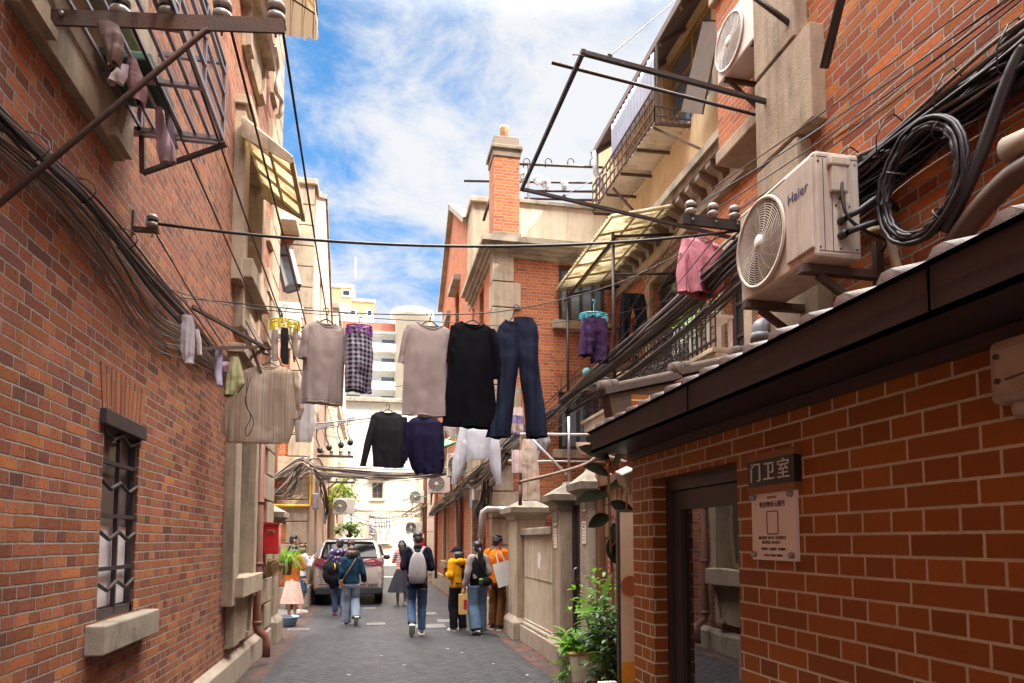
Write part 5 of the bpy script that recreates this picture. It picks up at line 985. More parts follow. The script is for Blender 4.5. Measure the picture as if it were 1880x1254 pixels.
def house_plate(num, y0, y1, z0, z1, par_label, x=2.372):
    t = thing('number_plate', par_label, 'sign', (x, (y0+y1)/2, z0)); hw = (y1-y0)/2; h = z1-z0
    MB().box((0, -hw, 0), (.008, hw, h), bev=.002).build('plate', plain('plate_green', (.10,.23,.16), .4, 0, .1, 8), t); text(num, h*.5, WHITE, t, textM((-.001, 0, h*.58), (0, -1, 0), (0, 0, 1)), depth=.0006); b = MB().box((-.001, -hw*.8, h*.1), (0, hw*.8, h*.2)); b.build('small_line', WHITE, t)
house_plate('1', 8.68, 8.88, 1.78, 2.02, 'small green house number 1 plate on the stone pillar'); house_plate('3', 7.43, 7.59, 1.92, 2.10, 'small green house number 3 plate on the peeling pillar')
for y, z, lab in ((8.78, 1.50, 'narrow cream notice strip on the smooth pillar next to the low wall'), (7.52, 1.56, 'narrow cream notice strip on the peeling pillar by the panelled gate')):
    t = thing('notice_strip', lab, 'notice', (2.371, y, z)); MB().box((0, -.07, 0), (.006, .07, .26), bev=.001).build('plate', plain('cream_acrylic', (.6, .49, .41)), t); b = MB()
    for k, (w_, hgt_) in enumerate(((.05, .018), (.03, .03), (.045, .012), (.05, .008), (.05, .008), (.04, .014))): b.box((-.001, -w_, .225-k*.036), (0, w_, .225-k*.036+hgt_*.6))
    b.build('print', ink, t)
pg = thing('panelled_gate', 'weathered brown gate with raised stone-like panels beside the number 3 pillar', 'gate', (0, 0, 0)); PG = plain('panel_relief', (.27,.16,.095), .42, .1, .35, 9, .4, .3, gc=(.4, .3, .2))
MB().box((2.53, 6.0, 0), (2.58, 7.22, 2.2)).build('leaf', PG, pg); b = MB(); b.bar((2.5, 7.27, 0), (2.5, 7.27, 2.35), .10, .10); b.bar((2.5, 5.98, 0), (2.5, 5.98, 2.3), .08, .08); b.box((2.46, 6.0, 2.2), (2.6, 7.3, 2.3)); b.build('frame', WOODB, pg)
rp_ = random.Random(9); b = MB(); y = 6.08
while y < 7.12:
    z = .1; w_ = rp_.choice((.09, .11, .14))
    while z < 2.08:
        h_ = rp_.choice((.08, .16, .28, .34)); h_ = min(h_, 2.14-z); b.box((2.53-rp_.uniform(.008, .03), y, z), (2.535, min(y+w_, 7.2), z+h_), bev=.006); z += h_+.012
    y += w_+.012
b.build('raised_panels', PG, pg)
st_ = thing('sticker', 'red paper sticker with white characters on the panelled gate', 'sticker', (2.495, 7.02, 1.30)); MB().box((0, -.05, -.15), (.006, .05, .15)).build('paper', plain('sticker_red', (.30,.035,.03), .6), st_)
for k, ch_ in enumerate('出入平安'): text(ch_, .065, WHITE, st_, textM((-.001, 0, .108-.072*k), (0, -1, 0), (0, 0, 1)), depth=.0004)
pf = thing('poster_frame', 'tall black framed poster board standing behind the guardhouse corner', 'poster', (0, 0, 0)); MB().box((1.70, 4.60, .02), (2.32, 4.635, 1.82)).build('frame', FRAME, pf); 
MB().box((1.72, 4.594, .75), (2.30, 4.602, 1.80)).box((1.72, 4.594, .04), (2.30, 4.602, .50)).build('poster', plain('poster_cream', (.62,.50,.38), .5), pf); MB().box((1.72, 4.594, .50), (2.30, 4.602, .75)).build('poster_band', plain('poster_orange', (.70,.33,.04), .5), pf)
MB().lathe([(.07, 0), (.07, .003)], 20, Matrix.Translation((1.79, 4.593, 1.28)) @ Matrix.Rotation(PI/2, 4, 'X'), False).build('poster_disc', plain('poster_brown', (.33,.10,.05), .5), pf)
# drains and manholes
def grate(label, x, y, w_, d_):
    t = thing('drain_grate', label, 'drain', (x, y, .004)); b = MB(); MB().box((-w_/2, -d_/2, -.006), (w_/2, d_/2, -.001)).build('pit', BLACK, t); n = 8
    for k in range(n+1): q = -w_/2+w_*k/n; b.box((q-.012, -d_/2, 0), (q+.012, d_/2, .006))
    for s_ in (-1, 1): b.box((-w_/2, s_*d_/2-.015, 0), (w_/2, s_*d_/2+.015, .0065))
    b.build('bars', GREYM, t)
p = PZ(548, 1156); grate('iron drain grate on the left red brick strip', p.x, p.y, .34, .28); p = PZ(935, 1166); grate('iron drain grate on the right red brick strip', p.x, p.y, .34, .28)
MH = plain('manhole_steel', (.16,.155,.15), .5, .3, .2, 20, .3)
for k, (u, v, w_) in enumerate(((790, 1150, .55), (782, 1127, .45), (690, 1146, .35), (678, 1117, .3), (826, 1140, .5))):
    p = PZ(u, v); o = MB().box((p.x-w_/2, p.y-w_*.5, .001), (p.x+w_/2, p.y+w_*.5, .010), bev=.003).build('manhole_cover', MH)
    tag(o, ['pale square manhole cover at the right of the man with the backpack', 'smaller pale cover behind the man with the backpack', 'small cover plate right of the woman in the blue sweater', 'small cover plate behind the woman in the blue sweater', 'grey cover beside the yellow jacket woman'][k], 'manhole cover')
rp_ = random.Random(5)
for u, v in ((822, 1192), (848, 1199), (885, 1168), (905, 1220), (742, 1222), (968, 1240), (640, 1240), (700, 1205)):
    p = PZ(u, v); sc0 = rp_.uniform(.02, .035); vs = [(sc0*rp_.uniform(.6, 1)*math.cos(a), sc0*rp_.uniform(.6, 1)*math.sin(a), .002+.006*rp_.random()) for a in [i*PI/3 for i in range(6)]]
    o = MB().add(vs+[(x, y, z+.002) for x, y, z in vs], [(5, 4, 3, 2, 1, 0), (6, 7, 8, 9, 10, 11)]+[(i, (i+1) % 6, 6+(i+1) % 6, 6+i) for i in range(6)]).build('paper_scrap', plain('scrap_paper', (.5,.48,.45), .8), None, (p.x, p.y, .002)); tag(o, 'tiny pale scrap of paper lying on the grey paving', 'litter', 'paper scraps on the paving')
# ================================================================== PLANTS
def leafmat(name, c, tr=.35, rough=.45):
    if name in MATS: return MATS[name]
    t = NT(name); n = t.noise(9, 4); rv = t.white(t.scale(t.pos(), (3, 3, 3)))
    col = t.mix(n, tuple(q*.55 for q in c), tuple(min(1, q*1.5) for q in c)); d = t.new('ShaderNodeBsdfTranslucent'); t.link(t.mix(1, col, (1.3, 1.5, .5), 'MULTIPLY'), d.inputs[0])
    m_ = t.new('ShaderNodeMixShader'); m_.inputs[0].default_value = tr; t.set(Base_Color=col, Roughness=rough, Specular_IOR_Level=(.0 if name == 'rubber_leaf' else .35)); t.link(t.b.outputs[0], m_.inputs[1]); t.link(d.outputs[0], m_.inputs[2]); t.link(m_.outputs[0], t.out.inputs[0]); MATS[name] = t.m; return t.m
LG = leafmat('bright_leaf', (.13,.27,.035)); LD = leafmat('dark_leaf', (.035,.075,.028), .2, .35); LF = leafmat('rubber_leaf', (.011,.011,.006), .02, .7); LY = leafmat('young_leaf', (.30,.40,.05), .5)
def leaf(mb, base, d, L, wd, droop=.3, fold=.25, n=5, roll=0):
    d = Vector(d).normalized(); side = d.cross(Vector((0, 0, 1))); side = side.normalized() if side.length > .05 else Vector((1, 0, 0)); side = side*math.cos(roll)+side.cross(d)*math.sin(roll); p = Vector(base); vs = []; step = L/n; dd = d.copy()
    for i in range(n+1):
        t_ = i/n; w_ = wd*(math.sin(PI*min(1, .06+t_*.94))**.8) if i < n else .001; up = side.cross(dd).normalized()
        vs += [p-side*w_*.5+up*w_*fold, p.copy(), p+side*w_*.5+up*w_*fold]; dd = (dd+Vector((0, 0, -droop/n))).normalized(); p = p+dd*step
    fs = []
    for i in range(n): a = i*3; fs += [(a, a+1, a+4, a+3), (a+1, a+2, a+5, a+4)]
    mb.add(vs, fs, True)
pr = random.Random(21)
def pot_plant(name, label, loc, potparts, build_leaves):
    t = thing(name, label, 'plant', loc)
    potparts(t); build_leaves(t); return t
CER = plain('glazed_stoneware', (.52,.44,.35), .35, 0, .1, 6, .35, .05, streak=.3, gc=(.25,.17,.11))
p = PY(1078, 1254, 6.2); pl_ = thing('planter', 'square cream stoneware planter at the compound wall', 'planter', (p.x-.0, 6.25, 0))
MB().prism([(-.17, .0), (.17, .0), (.20, .24), (-.20, .24)], .38, Matrix.Translation((0, -.19, 0))).prism([(-.185, .25), (.185, .25), (.215, .56), (-.215, .56)], .42, Matrix.Translation((0, -.21, 0))).build('body', CER, pl_)
MB().box((-.225, -.22, .555), (.225, .22, .585), bev=.01).build('rim', plain('ochre_rim', (.42,.26,.08), .5), pl_); b = MB()
for k in range(14): b.box((-.19+k*.028, -.2155, .30), (-.178+k*.028, -.205, .322))
b.build('incised_band', WOODB, pl_); MB().box((-.19, -.18, .56), (.19, .18, .58)).build('soil', EARTH, pl_)
px_, py_ = p.x, 6.25
t = thing('leafy_plant', 'bright green broad leaved plant growing in the square planter', 'plant', (px_, py_, .57)); b = MB()
for k in range(70):
    a = pr.uniform(0, 2*PI); r_ = pr.uniform(0, .17); base = Vector((r_*math.cos(a)-.05, r_*math.sin(a)*.8, pr.uniform(0, .12))); leaf(b, base, (math.cos(a), math.sin(a), pr.uniform(.2, 1.3)), pr.uniform(.12, .24), pr.uniform(.05, .09), pr.uniform(.5, 1.5))
b.build('foliage', LG, t); b = MB()
for k in range(12): a = k*.52; b.tube([(.04*math.cos(a), .04*math.sin(a), -.03), (.1*math.cos(a)-.04, .1*math.sin(a), .14)], .005, 5)
b.build('stems', LG, t)
t = thing('trailing_plant', 'pale green plant trailing down the near side of the planter', 'plant', (px_-.22, py_-.1, 0)); b = MB()
for k in range(46):
    z = pr.uniform(.02, .55); a = pr.uniform(PI*.6, PI*1.7); leaf(b, (pr.uniform(-.07, .04), pr.uniform(-.15, .12), z), (math.cos(a), math.sin(a)*.8, pr.uniform(-.2, .8)), pr.uniform(.07, .13), pr.uniform(.025, .045), 1.2)
b.build('foliage', LY if False else LG, t); b = MB()
for k in range(5): b.tube(catmull([(0, .05*k-.1, 0), (-.03, .05*k-.1, .3), (.03, .04*k-.1, .55)], 4), .004, 5)
b.build('stems', LG, t)
def shrub(name, label, loc, n, R_, H_, z0, mat, L=(.05, .1), W_=.4, stems=7, smat=None):
    t = thing(name, label, 'plant', loc); b = MB(); sb = MB()
    for s_ in range(stems):
        a = pr.uniform(0, 2*PI); top = Vector((R_*.75*math.cos(a)*pr.random(), R_*.75*math.sin(a)*pr.random(), z0+H_*pr.uniform(.6, 1))); c_ = catmull([(0.03*math.cos(a), .03*math.sin(a), 0), (top.x*.5, top.y*.5, top.z*.5), top], 4); sb.tube(c_, .006, 5)
        for k in range(n//stems):
            q = c_[pr.randrange(len(c_)//2, len(c_))]; q = q+Vector((pr.gauss(0, R_*.38), pr.gauss(0, R_*.38), pr.gauss(0, H_*.16))); q.z = max(q.z, .05); a2 = pr.uniform(0, 2*PI); l_ = pr.uniform(*L); leaf(b, q, (math.cos(a2), math.sin(a2), pr.uniform(-.3, .7)), l_, l_*W_*pr.uniform(.8, 1.2), .6, .2, 3)
    b.build('foliage', mat, t); sb.build('stems', smat or WOODB, t); return t
shrub('shrub', 'dark green small leaved shrub between the planter and guardhouse', (1.98, 5.45, 0), 620, .26, .85, .15, LD, (.06, .11), .5, 10)
shrub('shrub', 'mid green loose shrub in front of the panelled gate', (2.12, 6.1, .2), 420, .28, .7, .25, LG, (.06, .11), .5, 8)
shrub('shrub', 'low dark bush by the guardhouse corner', (1.72, 4.75, 0), 260, .20, .45, .1, LD, (.05, .09), .5, 8)
t = thing('canna_plant', 'tall plant with upright bright broad leaves beside the poster board', 'plant', (1.96, 5.7, 0)); b = MB()
for q, d, L_, w_ in (((0, 0, .95), (-.8, -.2, .45), .30, .10), ((0, 0, .98), (.15, -.1, 1), .36, .11), ((.02, 0, .85), (.6, -.3, .6), .26, .09), ((-.02, 0, .75), (-.3, -.4, .6), .24, .09), ((.02, 0, .9), (.8, .2, .35), .28, .1), ((0, 0, .62), (.4, -.5, .3), .22, .08), ((0, 0, .55), (-.5, -.3, .4), .2, .07)): leaf(b, q, d, L_, w_, .7, .2, 7, .7 if d[0] < 0 else -.7)
b.build('foliage', LG, t); MB().tube([(0, 0, 0), (.01, 0, .5), (0, 0, 1.0)], .013, 7).build('stem', LG, t)
t = thing('rubber_plant', 'dark rubber plant with big glossy leaves leaning past the guardhouse eave', 'plant', (2.15, 6.0, 0)); b = MB(); sb = MB(); stem = catmull([(0, 0, .2), (.02, 0, 1.0), (-.02, -.05, 1.7), (-.05, -.1, 2.3)], 8); sb.tube(stem, .014, 7); sb.tube(catmull([stem[14], stem[14]+Vector((.1, -.1, .2)), stem[14]+Vector((.1, -.15, .5))], 4), .010, 6)
for q, d, L_, w_ in (((-.05, -.1, 2.02), (-1, -.1, -.05), .34, .13), ((-.05, -.1, 2.2), (-.8, -.3, .35), .30, .12), ((-.03, -.1, 2.3), (-.4, -.2, .9), .30, .12), ((0, -.1, 2.28), (.4, -.3, .7), .32, .13), ((-.02, -.1, 2.1), (.7, -.4, .3), .30, .12), ((-.02, -.08, 1.95), (.6, -.4, -.3), .28, .11), ((-.03, -.05, 1.82), (-.7, -.3, -.15), .28, .11), ((0, -.05, 1.75), (.3, -.5, -.6), .30, .13), ((0, 0, 1.62), (.1, -.4, -.8), .26, .12), ((.08, -.2, 2.1), (.3, -.5, .6), .3, .12), ((-.05, -.1, 2.35), (-.7, .3, .5), .3, .12)): leaf(b, q, d, L_, w_*1.15, .35, .12, 7, (.9 if d[0] < 0 else -.9)+.3*pr.uniform(-1, 1))
b.build('leaves', LF, t); sb.build('stem', WOODB, t); MB().lathe([(.12, 0), (.17, .3), (.18, .33), (.16, .33), (.15, .27), (.001, .27)], 20).build('pot', plain('clay_flowerpot', (.30,.14,.08), .8), t)
t = thing('hose_stand', 'short white plastic stand among the plants at the guardhouse foot', 'stand', (1.60, 4.55, 0)); MB().tube([(0, 0, 0), (0, 0, .62)], .018, 10).build('post', PLAST2, t); MB().box((-.07, -.02, .60), (.06, .02, .63), bev=.006).build('top_bar', PLAST2, t); MB().lathe([(.09, 0), (.08, .03), (.02, .05)], 14).build('foot', PLAST2, t)
t = thing('spider_plant', 'bright spiky grass plant hanging from the left gate pillar', 'plant', (-1.42, 12.05, 1.12)); b = MB()
for k in range(300): a = pr.uniform(0, 2*PI); leaf(b, (.05*math.cos(a), .05*math.sin(a), .12), (math.cos(a), math.sin(a), pr.uniform(.3, 3.0)), pr.uniform(.28, .50), .011, pr.uniform(1.0, 2.8), .1, 6)
b.build('foliage', leafmat('grass_leaf', (.17,.27,.04), .4), t); MB().lathe([(.07, -.10), (.10, .10), (.11, .12), (.09, .12), (.085, .08), (.001, .08)], 16).box((-.2, -.33, .06), (.0, -.05, .09)).build('pot', plain('clay_flowerpot', (.3, .14, .08)), t)
t = thing('wash_basin', 'pale blue plastic basin on the ground by the left pillar', 'basin', (*PZ(525, 1150).xy, .0)); MB().lathe([(.15, .0), (.17, .02), (.225, .17), (.24, .18), (.235, .185), (.21, .17), (.155, .03), (.001, .025)], 24).build('bowl', plain('blue_plastic', (.22,.36,.58), .4, 0, .05), t)
o = MB().ell((0, 0, .15), .13, .12, .07, 12).build('cloth', plain('dark_wet_cloth', (.03,.03,.04), .8), None, (t.location.x, t.location.y, 0)); tag(o, 'dark wet cloth heaped in the pale blue basin', 'cloth')
o.name = 'wet_cloth'
# trees
def tree(label, x, y, H_, R_, zc, n, mat, seed, trunk=.10):
    rr = random.Random(seed); t = thing('street_tree', label, 'tree', (x, y, 0)); b = MB(); tb_ = MB(); tb_.tube(catmull([(0, 0, 0), (.05, .05, zc*.5), (.1, .1, zc)], 5), [trunk*(1-.04*i) for i in range(11)], 8); cl = []
    for k in range(14):
        d = Vector((rr.gauss(0, 1), rr.gauss(0, 1), rr.gauss(0, .8))); d = d.normalized()*R_*rr.uniform(.45, 1); c = Vector((.1+d.x, .1+d.y, zc+d.z*H_/R_)); cl.append((c, R_*rr.uniform(.22, .42))); tb_.tube([(.08, .08, zc*.8), Vector((.1, .1, zc)).lerp(c, .5)+Vector((0, 0, -.1)), c], [trunk*.45, trunk*.25, .01], 5)
    for c, r_ in cl:
        for k in range(n//14):
            q = c+Vector((rr.gauss(0, 1), rr.gauss(0, 1), rr.gauss(0, .8)))*r_*.55; a2 = rr.uniform(0, 2*PI); leaf(b, q, (math.cos(a2), math.sin(a2), rr.uniform(-.6, .6)), rr.uniform(.08, .17), rr.uniform(.05, .09), .4, .15, 2)
    b.build('crown', mat, t); tb_.build('trunk', WOODB, t); return t
tree('sunlit yellow green tree beside the far left air conditioner', -1.7, 26.0, 1.3, 1.15, 3.6, 2600, leafmat('sunny_leaf', (.22,.30,.04), .5), 3); tree('small bright green tree just past the parked car', -1.0, 27.4, .45, .5, 2.05, 700, LG, 5, .05)
shrub('balcony_plant', 'straggly green plant on the iron railed balcony above the grey pipe bend', (3.95, 7.7, 3.9), 160, .2, .8, .2, LG, (.10, .22), .15, 7); shrub('balcony_plant', 'trailing pale plant hanging from the balcony railing', (3.85, 8.1, 4.35), 90, .16, .25, .0, LY, (.06, .12), .3, 5)
t = thing('white_bucket', 'white plastic bucket with an ochre lid on the balcony', 'bucket', (4.0, 10.2, 3.87)); MB().lathe([(.15, 0), (.19, .36), (.195, .37)], 20).build('tub', PLAST2, t); MB().lathe([(.20, .37), (.20, .41), (.05, .43)], 20).build('lid', plain('ochre_rim', (.42, .26, .08)), t)
t = thing('balcony_table', 'white board table standing on the balcony by the air conditioner', 'table', (4.05, 7.65, 3.87)); MB().box((-.15, -.25, .42), (.2, .25, .46)).build('top', PLAST2, t); 
for x, y in ((-.12, -.22), (.17, -.22), (-.12, .22), (.17, .22)): MB().box((x-.02, y-.02, 0), (x+.02, y+.02, .42)).build('leg', PLAST2, t)
o = MB().ell(PY(1078, 684, 11.6), .09, .09, .085, 14).build('float_ball', plain('teal_plastic', (.12,.42,.40), .4)); tag(o, 'small teal plastic ball among the balcony wires', 'ball')
# ================================================================== LAUNDRY
def cloth_mat(name, c, kind=None, c2=(.1, .1, .1), sc=1.0, rough=.9, tr=.0, bump=.25):
    if name in MATS: return MATS[name]
    t = NT(name); o_ = t.obj(); x, y, z = t.xyz(o_); col = c
    n = t.noise(7, 5, .65, o_)
    if kind == 'stripe':
        u = t.M('FRACT', t.M('MULTIPLY', x, sc)); col = t.ramp(u, [(0, c), (.30, c2), (.36, c), (.55, tuple(q*.8 for q in c)), (.62, c2), (.68, c), (.86, (.55, .52, .58)), (.92, c)], 'CONSTANT')
    elif kind == 'plaid':
        fx, fz = t.M('FRACT', t.M('MULTIPLY', x, sc)), t.M('FRACT', t.M('MULTIPLY', z, sc)); ax_, az_ = t.M('GREATER_THAN', fx, .5), t.M('GREATER_THAN', fz, .5)
        s_ = t.M('ADD', ax_, az_); col = t.ramp(t.M('MULTIPLY', s_, .5), [(0, c2), (.26, tuple((a+b)/2 for a, b in zip(c, c2))), (.8, c)], 'CONSTANT')
    elif kind == 'pattern':
        v = t.new('ShaderNodeTexVoronoi'); v.inputs['Scale'].default_value = sc; t.link(o_, v.inputs['Vector']); rv = t.white(v.outputs['Color'] if False else v.outputs['Position']); f = t.step(v.outputs['Distance'], .34, .26)
        col = t.mix(f, c, t.ramp(rv[0], [(0, c2), (.55, c2), (.6, tuple(min(1, q*1.6) for q in c2))], 'CONSTANT'))
    elif kind == 'bands':
        u = t.M('FRACT', t.M('MULTIPLY', z, sc)); col = t.mix(t.M('GREATER_THAN', u, .5), c, c2)
    col = t.mix(1, col, t.M('MULTIPLY_ADD', n, .16, .92), 'MULTIPLY'); h = t.noise(160, 3, .6, o_); h2 = t.noise(26, 6, .62, t.scale(o_, (1, 1, .4)), dist=1.2)
    t.bump(t.M('ADD', t.M('MULTIPLY', h, .25), h2), .012, bump*1.6); t.set(Base_Color=col, Roughness=rough, Specular_IOR_Level=.08)
    if tr:
        d = t.new('ShaderNodeBsdfTranslucent'); t.put(d.inputs[0], col); mx_ = t.new('ShaderNodeMixShader'); mx_.inputs[0].default_value = tr; t.link(t.b.outputs[0], mx_.inputs[1]); t.link(d.outputs[0], mx_.inputs[2]); t.link(mx_.outputs[0], t.out.inputs[0])
    MATS[name] = t.m; return t.m
def piece(mb, rows, depth, K, fold=.02, seed=0, n=56, M=34, ff=9.0, scoop=0):
    """a hollow cloth tube, lens shaped in section; rows = (v, left, right) in metres from the hook; scoop lowers the front neckline"""
    rows = [Vector(r) for r in rows]; vs = []; tot = len(rows)-1; H_ = rows[-1].x-rows[0].x
    for i in range(M+1):
        t = i/M*tot; k = min(int(t), tot-1); f = t-k; f = f*f*(3-2*f)*.5+f*.5; z, l, r = rows[k].lerp(rows[k+1], f); dn = (z-rows[0].x)/H_
        for j in range(n):
            a = 2*PI*j/n; ca, sa = math.cos(a), math.sin(a); hw = (r-l)/2; q = math.copysign(abs(ca)**.85, ca); x = (l+r)/2+hw*q; y = depth*.75*sa*(.30+.70*abs(sa))*min(1, .45+dn*1.6)*min(1, hw/.06); sd_ = math.copysign(1, sa)
            drape = noise.noise((x*ff*1.5+seed*7.1, sd_*2+seed, z*.7+seed))+.6*noise.noise((x*ff*3.4+seed, sd_*3+seed, z*1.5))            # long vertical folds
            wr = noise.noise((x*ff*1.3-z*7+seed*3, z*9+x*3, seed+sd_*5))+.5*noise.noise((x*14+z*10, z*20-x*6+seed, sd_*4+seed))             # slanting creases
            edge = abs(sa)**.5; y += edge*(drape*fold*1.9*(.10+1.0*dn)+wr*fold*.45*(.5+.5*dn))
            zz = z+(scoop*max(0, 1-dn*9)*(1-q*q)*(1 if sa < 0 else .25) if scoop else 0)+(.006*drape*dn); g2 = noise.noise((seed*2.2, z*5+9, 3*sd_))
            vs.append((x+g2*.006*dn, y, -zz))
    fs = [(i*n+j, i*n+(j+1) % n, (i+1)*n+(j+1) % n, (i+1)*n+j) for i in range(M) for j in range(n)]
    mb.add(vs, fs, True)
    mb.tube([vs[M*n+j % n] for j in range(n+1)], .0032, 5, False); mb.tube([vs[(M-1)*n+j % n] for j in range(n+1)], .0022, 4, False)      # rolled hem and its stitched line
    if scoop: mb.tube([vs[j % n] for j in range(n+1)], .007, 6, False)                                                                                                                    # ribbed neckline
def hang(name, label, cat, hook, Y, pieces, mat, yaw=0, group=None, hanger='wire', fold=.02, hmat=None, parts=None):
    """pieces: (depth, [(v, ul, ur) ...]) in photo pixels; the garment is built at its real size in the plane Y through the line"""
    p = PY(hook[0], hook[1], Y); k = (p-EYE).dot(cF)/FPX; cy = 1/math.cos(yaw); mb = MB()
    for i, (dep, rows) in enumerate(pieces): piece(mb, [((v-hook[1])*k, (a-hook[0])*k*cy, (b-hook[0])*k*cy) for v, a, b in rows], dep, k, fold, rnd.random()*9+i, scoop=(.05 if i == 0 and hanger and cat in ('shirt', 'sweater', 'jeans') else 0))
    o = mb.build(name, mat, None, p, (0, 0, yaw)); tag(o, label, cat, group)
    if hanger:
        rows = pieces[0][1]; w_ = (rows[min(2, len(rows)-1)][2]-rows[min(2, len(rows)-1)][1])*k*cy*.42; z0 = -(rows[0][0]-hook[1])*k; zs = -(rows[min(2, len(rows)-1)][0]-hook[1])*k-.005
        h = MB(); hk = [(.022*math.cos(a), 0, .0+.022*math.sin(a)) for a in [PI*1.15-i*PI*1.2/8 for i in range(9)]]; xc = ((rows[0][1]+rows[0][2])/2-hook[0])*k
        h.tube([(q[0]-.0, q[1], q[2]+.005) for q in hk]+[(.022+(xc-.022)*.6, 0, -.03), (xc, 0, z0*.6), (xc, 0, z0+.01)], .0045, 6)
        h.tube(catmull([(xc-w_, 0, zs), (xc-w_*.5, 0, (z0+zs)/2+.005), (xc, 0, z0+.02), (xc+w_*.5, 0, (z0+zs)/2+.005), (xc+w_, 0, zs)], 4), .006, 6); h.tube([(xc-w_, 0, zs), (xc+w_, 0, zs)], .003, 5)
        g = h.build('clothes_hanger', hmat or CABL, None, p+Vector((0, 0, .006)), (0, 0, yaw)); tag(g, ('wire hanger holding the '+label)[:110].rsplit(' on ', 1)[0], 'hanger')
    return o
mauve = cloth_mat('mauve_jersey', (.40,.325,.295), tr=.12); mauve2 = cloth_mat('mauve_jersey_pale', (.43,.355,.33), tr=.12); blk = cloth_mat('black_jersey', (.006,.006,.008)); denim = cloth_mat('dark_denim', (.020,.026,.05), bump=.4); navy = cloth_mat('navy_cotton', (.017,.015,.045)); chr_ = cloth_mat('charcoal_knit', (.022,.021,.025))
YL2 = 5.9
hang('tee_shirt', 'mauve grey tee shirt, leftmost on the clothes line', 'shirt', (599, 572), YL2, [(.075, [(592, 584, 616), (596, 573, 627), (604, 564, 635), (625, 561, 634), (660, 561, 632), (700, 560, 632), (744, 558, 631)]), (.055, [(600, 567, 580), (612, 559, 574), (640, 555, 569), (665, 552, 567)]), (.06, [(598, 622, 634), (610, 625, 638), (640, 629, 640), (664, 628, 643)])], mauve, R(18))
hang('tee_shirt', 'mauve grey tee shirt next to the black one', 'shirt', (788, 578), YL2, [(.085, [(595, 766, 813), (599, 755, 824), (607, 747, 832), (640, 745, 828), (690, 742, 829), (730, 741, 832), (766, 740, 834)]), (.06, [(603, 748, 762), (616, 741, 756), (645, 736, 750), (672, 732, 748)]), (.065, [(602, 818, 834), (616, 825, 840), (645, 831, 845), (672, 832, 848)])], mauve2, R(14))
hang('tee_shirt', 'oversized black tee shirt hanging beside the jeans', 'shirt', (866, 573), YL2+.02, [(.085, [(593, 846, 891), (597, 836, 901), (604, 828, 908), (640, 825, 906), (700, 821, 909), (745, 816, 914), (786, 812, 918)]), (.06, [(602, 827, 842), (640, 822, 836), (668, 820, 836)]), (.075, [(600, 893, 911), (620, 899, 920), (655, 904, 929), (693, 903, 936)])], blk, R(10))
hang('jeans', 'dark blue denim jeans hanging from a hook on the clothes line', 'jeans', (948, 566), YL2+.02, [(.085, [(588, 928, 955), (600, 916, 957), (618, 911, 958), (640, 910, 958), (662, 913, 955), (700, 914, 948), (750, 911, 943), (805, 893, 938)]), (.09, [(583, 944, 978), (598, 943, 986), (618, 943, 989), (640, 946, 988), (662, 951, 988), (700, 955, 992), (750, 962, 999), (804, 966, 1005)])], denim, R(-8), fold=.028)
def peg_ring(label, hook, Y, rx, drop, mat, n=8, yaw=0):
    p = PY(hook[0], hook[1], Y); k = (p-EYE).dot(cF)/FPX; w_ = rx*k; z = -drop*k; t = thing('peg_hanger', label, 'peg hanger', p, yaw)
    MB().tube([(.02*math.cos(a), 0, .02*math.sin(a)) for a in [PI*1.1-i*PI*1.2/8 for i in range(9)]]+[(.0, 0, -.04), (0, 0, z*.6), (0, 0, z)], .005, 6).build('hook', mat, t)
    b = MB(); b.tube([(w_*math.cos(a), w_*.7*math.sin(a), z) for a in [2*PI*i/28 for i in range(29)]], .007, 6, False); b.tube([(w_*.98*math.cos(a), w_*.68*math.sin(a), z-.03) for a in [2*PI*i/28 for i in range(29)]], .005, 6, False)
    for i in range(6): a = PI*i/3; b.tube([(0, 0, z+.005), (w_*math.cos(a), w_*.7*math.sin(a), z)], .005, 5)
    b.build('ring', mat, t)
    for i in range(n): a = 2*PI*i/n; x, y = w_*math.cos(a), w_*.7*math.sin(a); MB().box((x-.012, y-.008, z-.085), (x+.012, y+.008, z-.012), bev=.004).build('peg', mat, t)
    return t
peg_ring('purple peg hanger clipping the checked shorts', (660, 578), YL2, 22, 22, plain('purple_plastic', (.30,.07,.36), .35), 8); hang('checked_shorts', 'black and white checked shorts clipped on the purple peg hanger', 'shorts', (660, 578), YL2, [(.10, [(603, 641, 681), (620, 639, 683), (650, 637, 686), (690, 636, 684), (720, 638, 683)])], cloth_mat('checked_cotton', (.020,.018,.03), 'plaid', (.42,.38,.46), 25.0), R(20), hanger=None, fold=.045)
# second line
l2a, l2b = PY(560, 792, 7.9), PY(1000, 690, 8.0)
cable('lower clothes line carrying the dark sweater and the navy shirt', sagline((XL, 7.9, l2a.z-.12), Vector((2.3, 11.2, 4.25)), .12), .006, cat='clothes line')
hang('sweater', 'black long sleeved sweater on the lower clothes line', 'sweater', (712, 747), 7.85, [(.09, [(756, 700, 725), (759, 690, 735), (766, 682, 742), (790, 682, 746), (830, 685, 747), (858, 687, 742)]), (.06, [(764, 683, 698), (785, 678, 692), (815, 671, 685), (858, 664, 674)]), (.06, [(764, 732, 748), (800, 738, 750), (850, 735, 746)])], chr_, R(12))
hang('button_shirt', 'navy blue cotton shirt with curved hem beside the black sweater', 'shirt', (776, 756), 7.8, [(.09, [(764, 768, 791), (768, 757, 800), (776, 748, 809), (800, 746, 813), (835, 749, 816), (858, 756, 816), (870, 764, 812)]), (.055, [(775, 744, 757), (800, 741, 753), (846, 740, 750)]), (.05, [(776, 802, 813), (810, 806, 815), (846, 806, 815)])], navy, R(-14))
robe = cloth_mat('pale_blue_stripe', (.82,.82,.86), 'bands', (.70,.72,.80), 55., tr=.25)
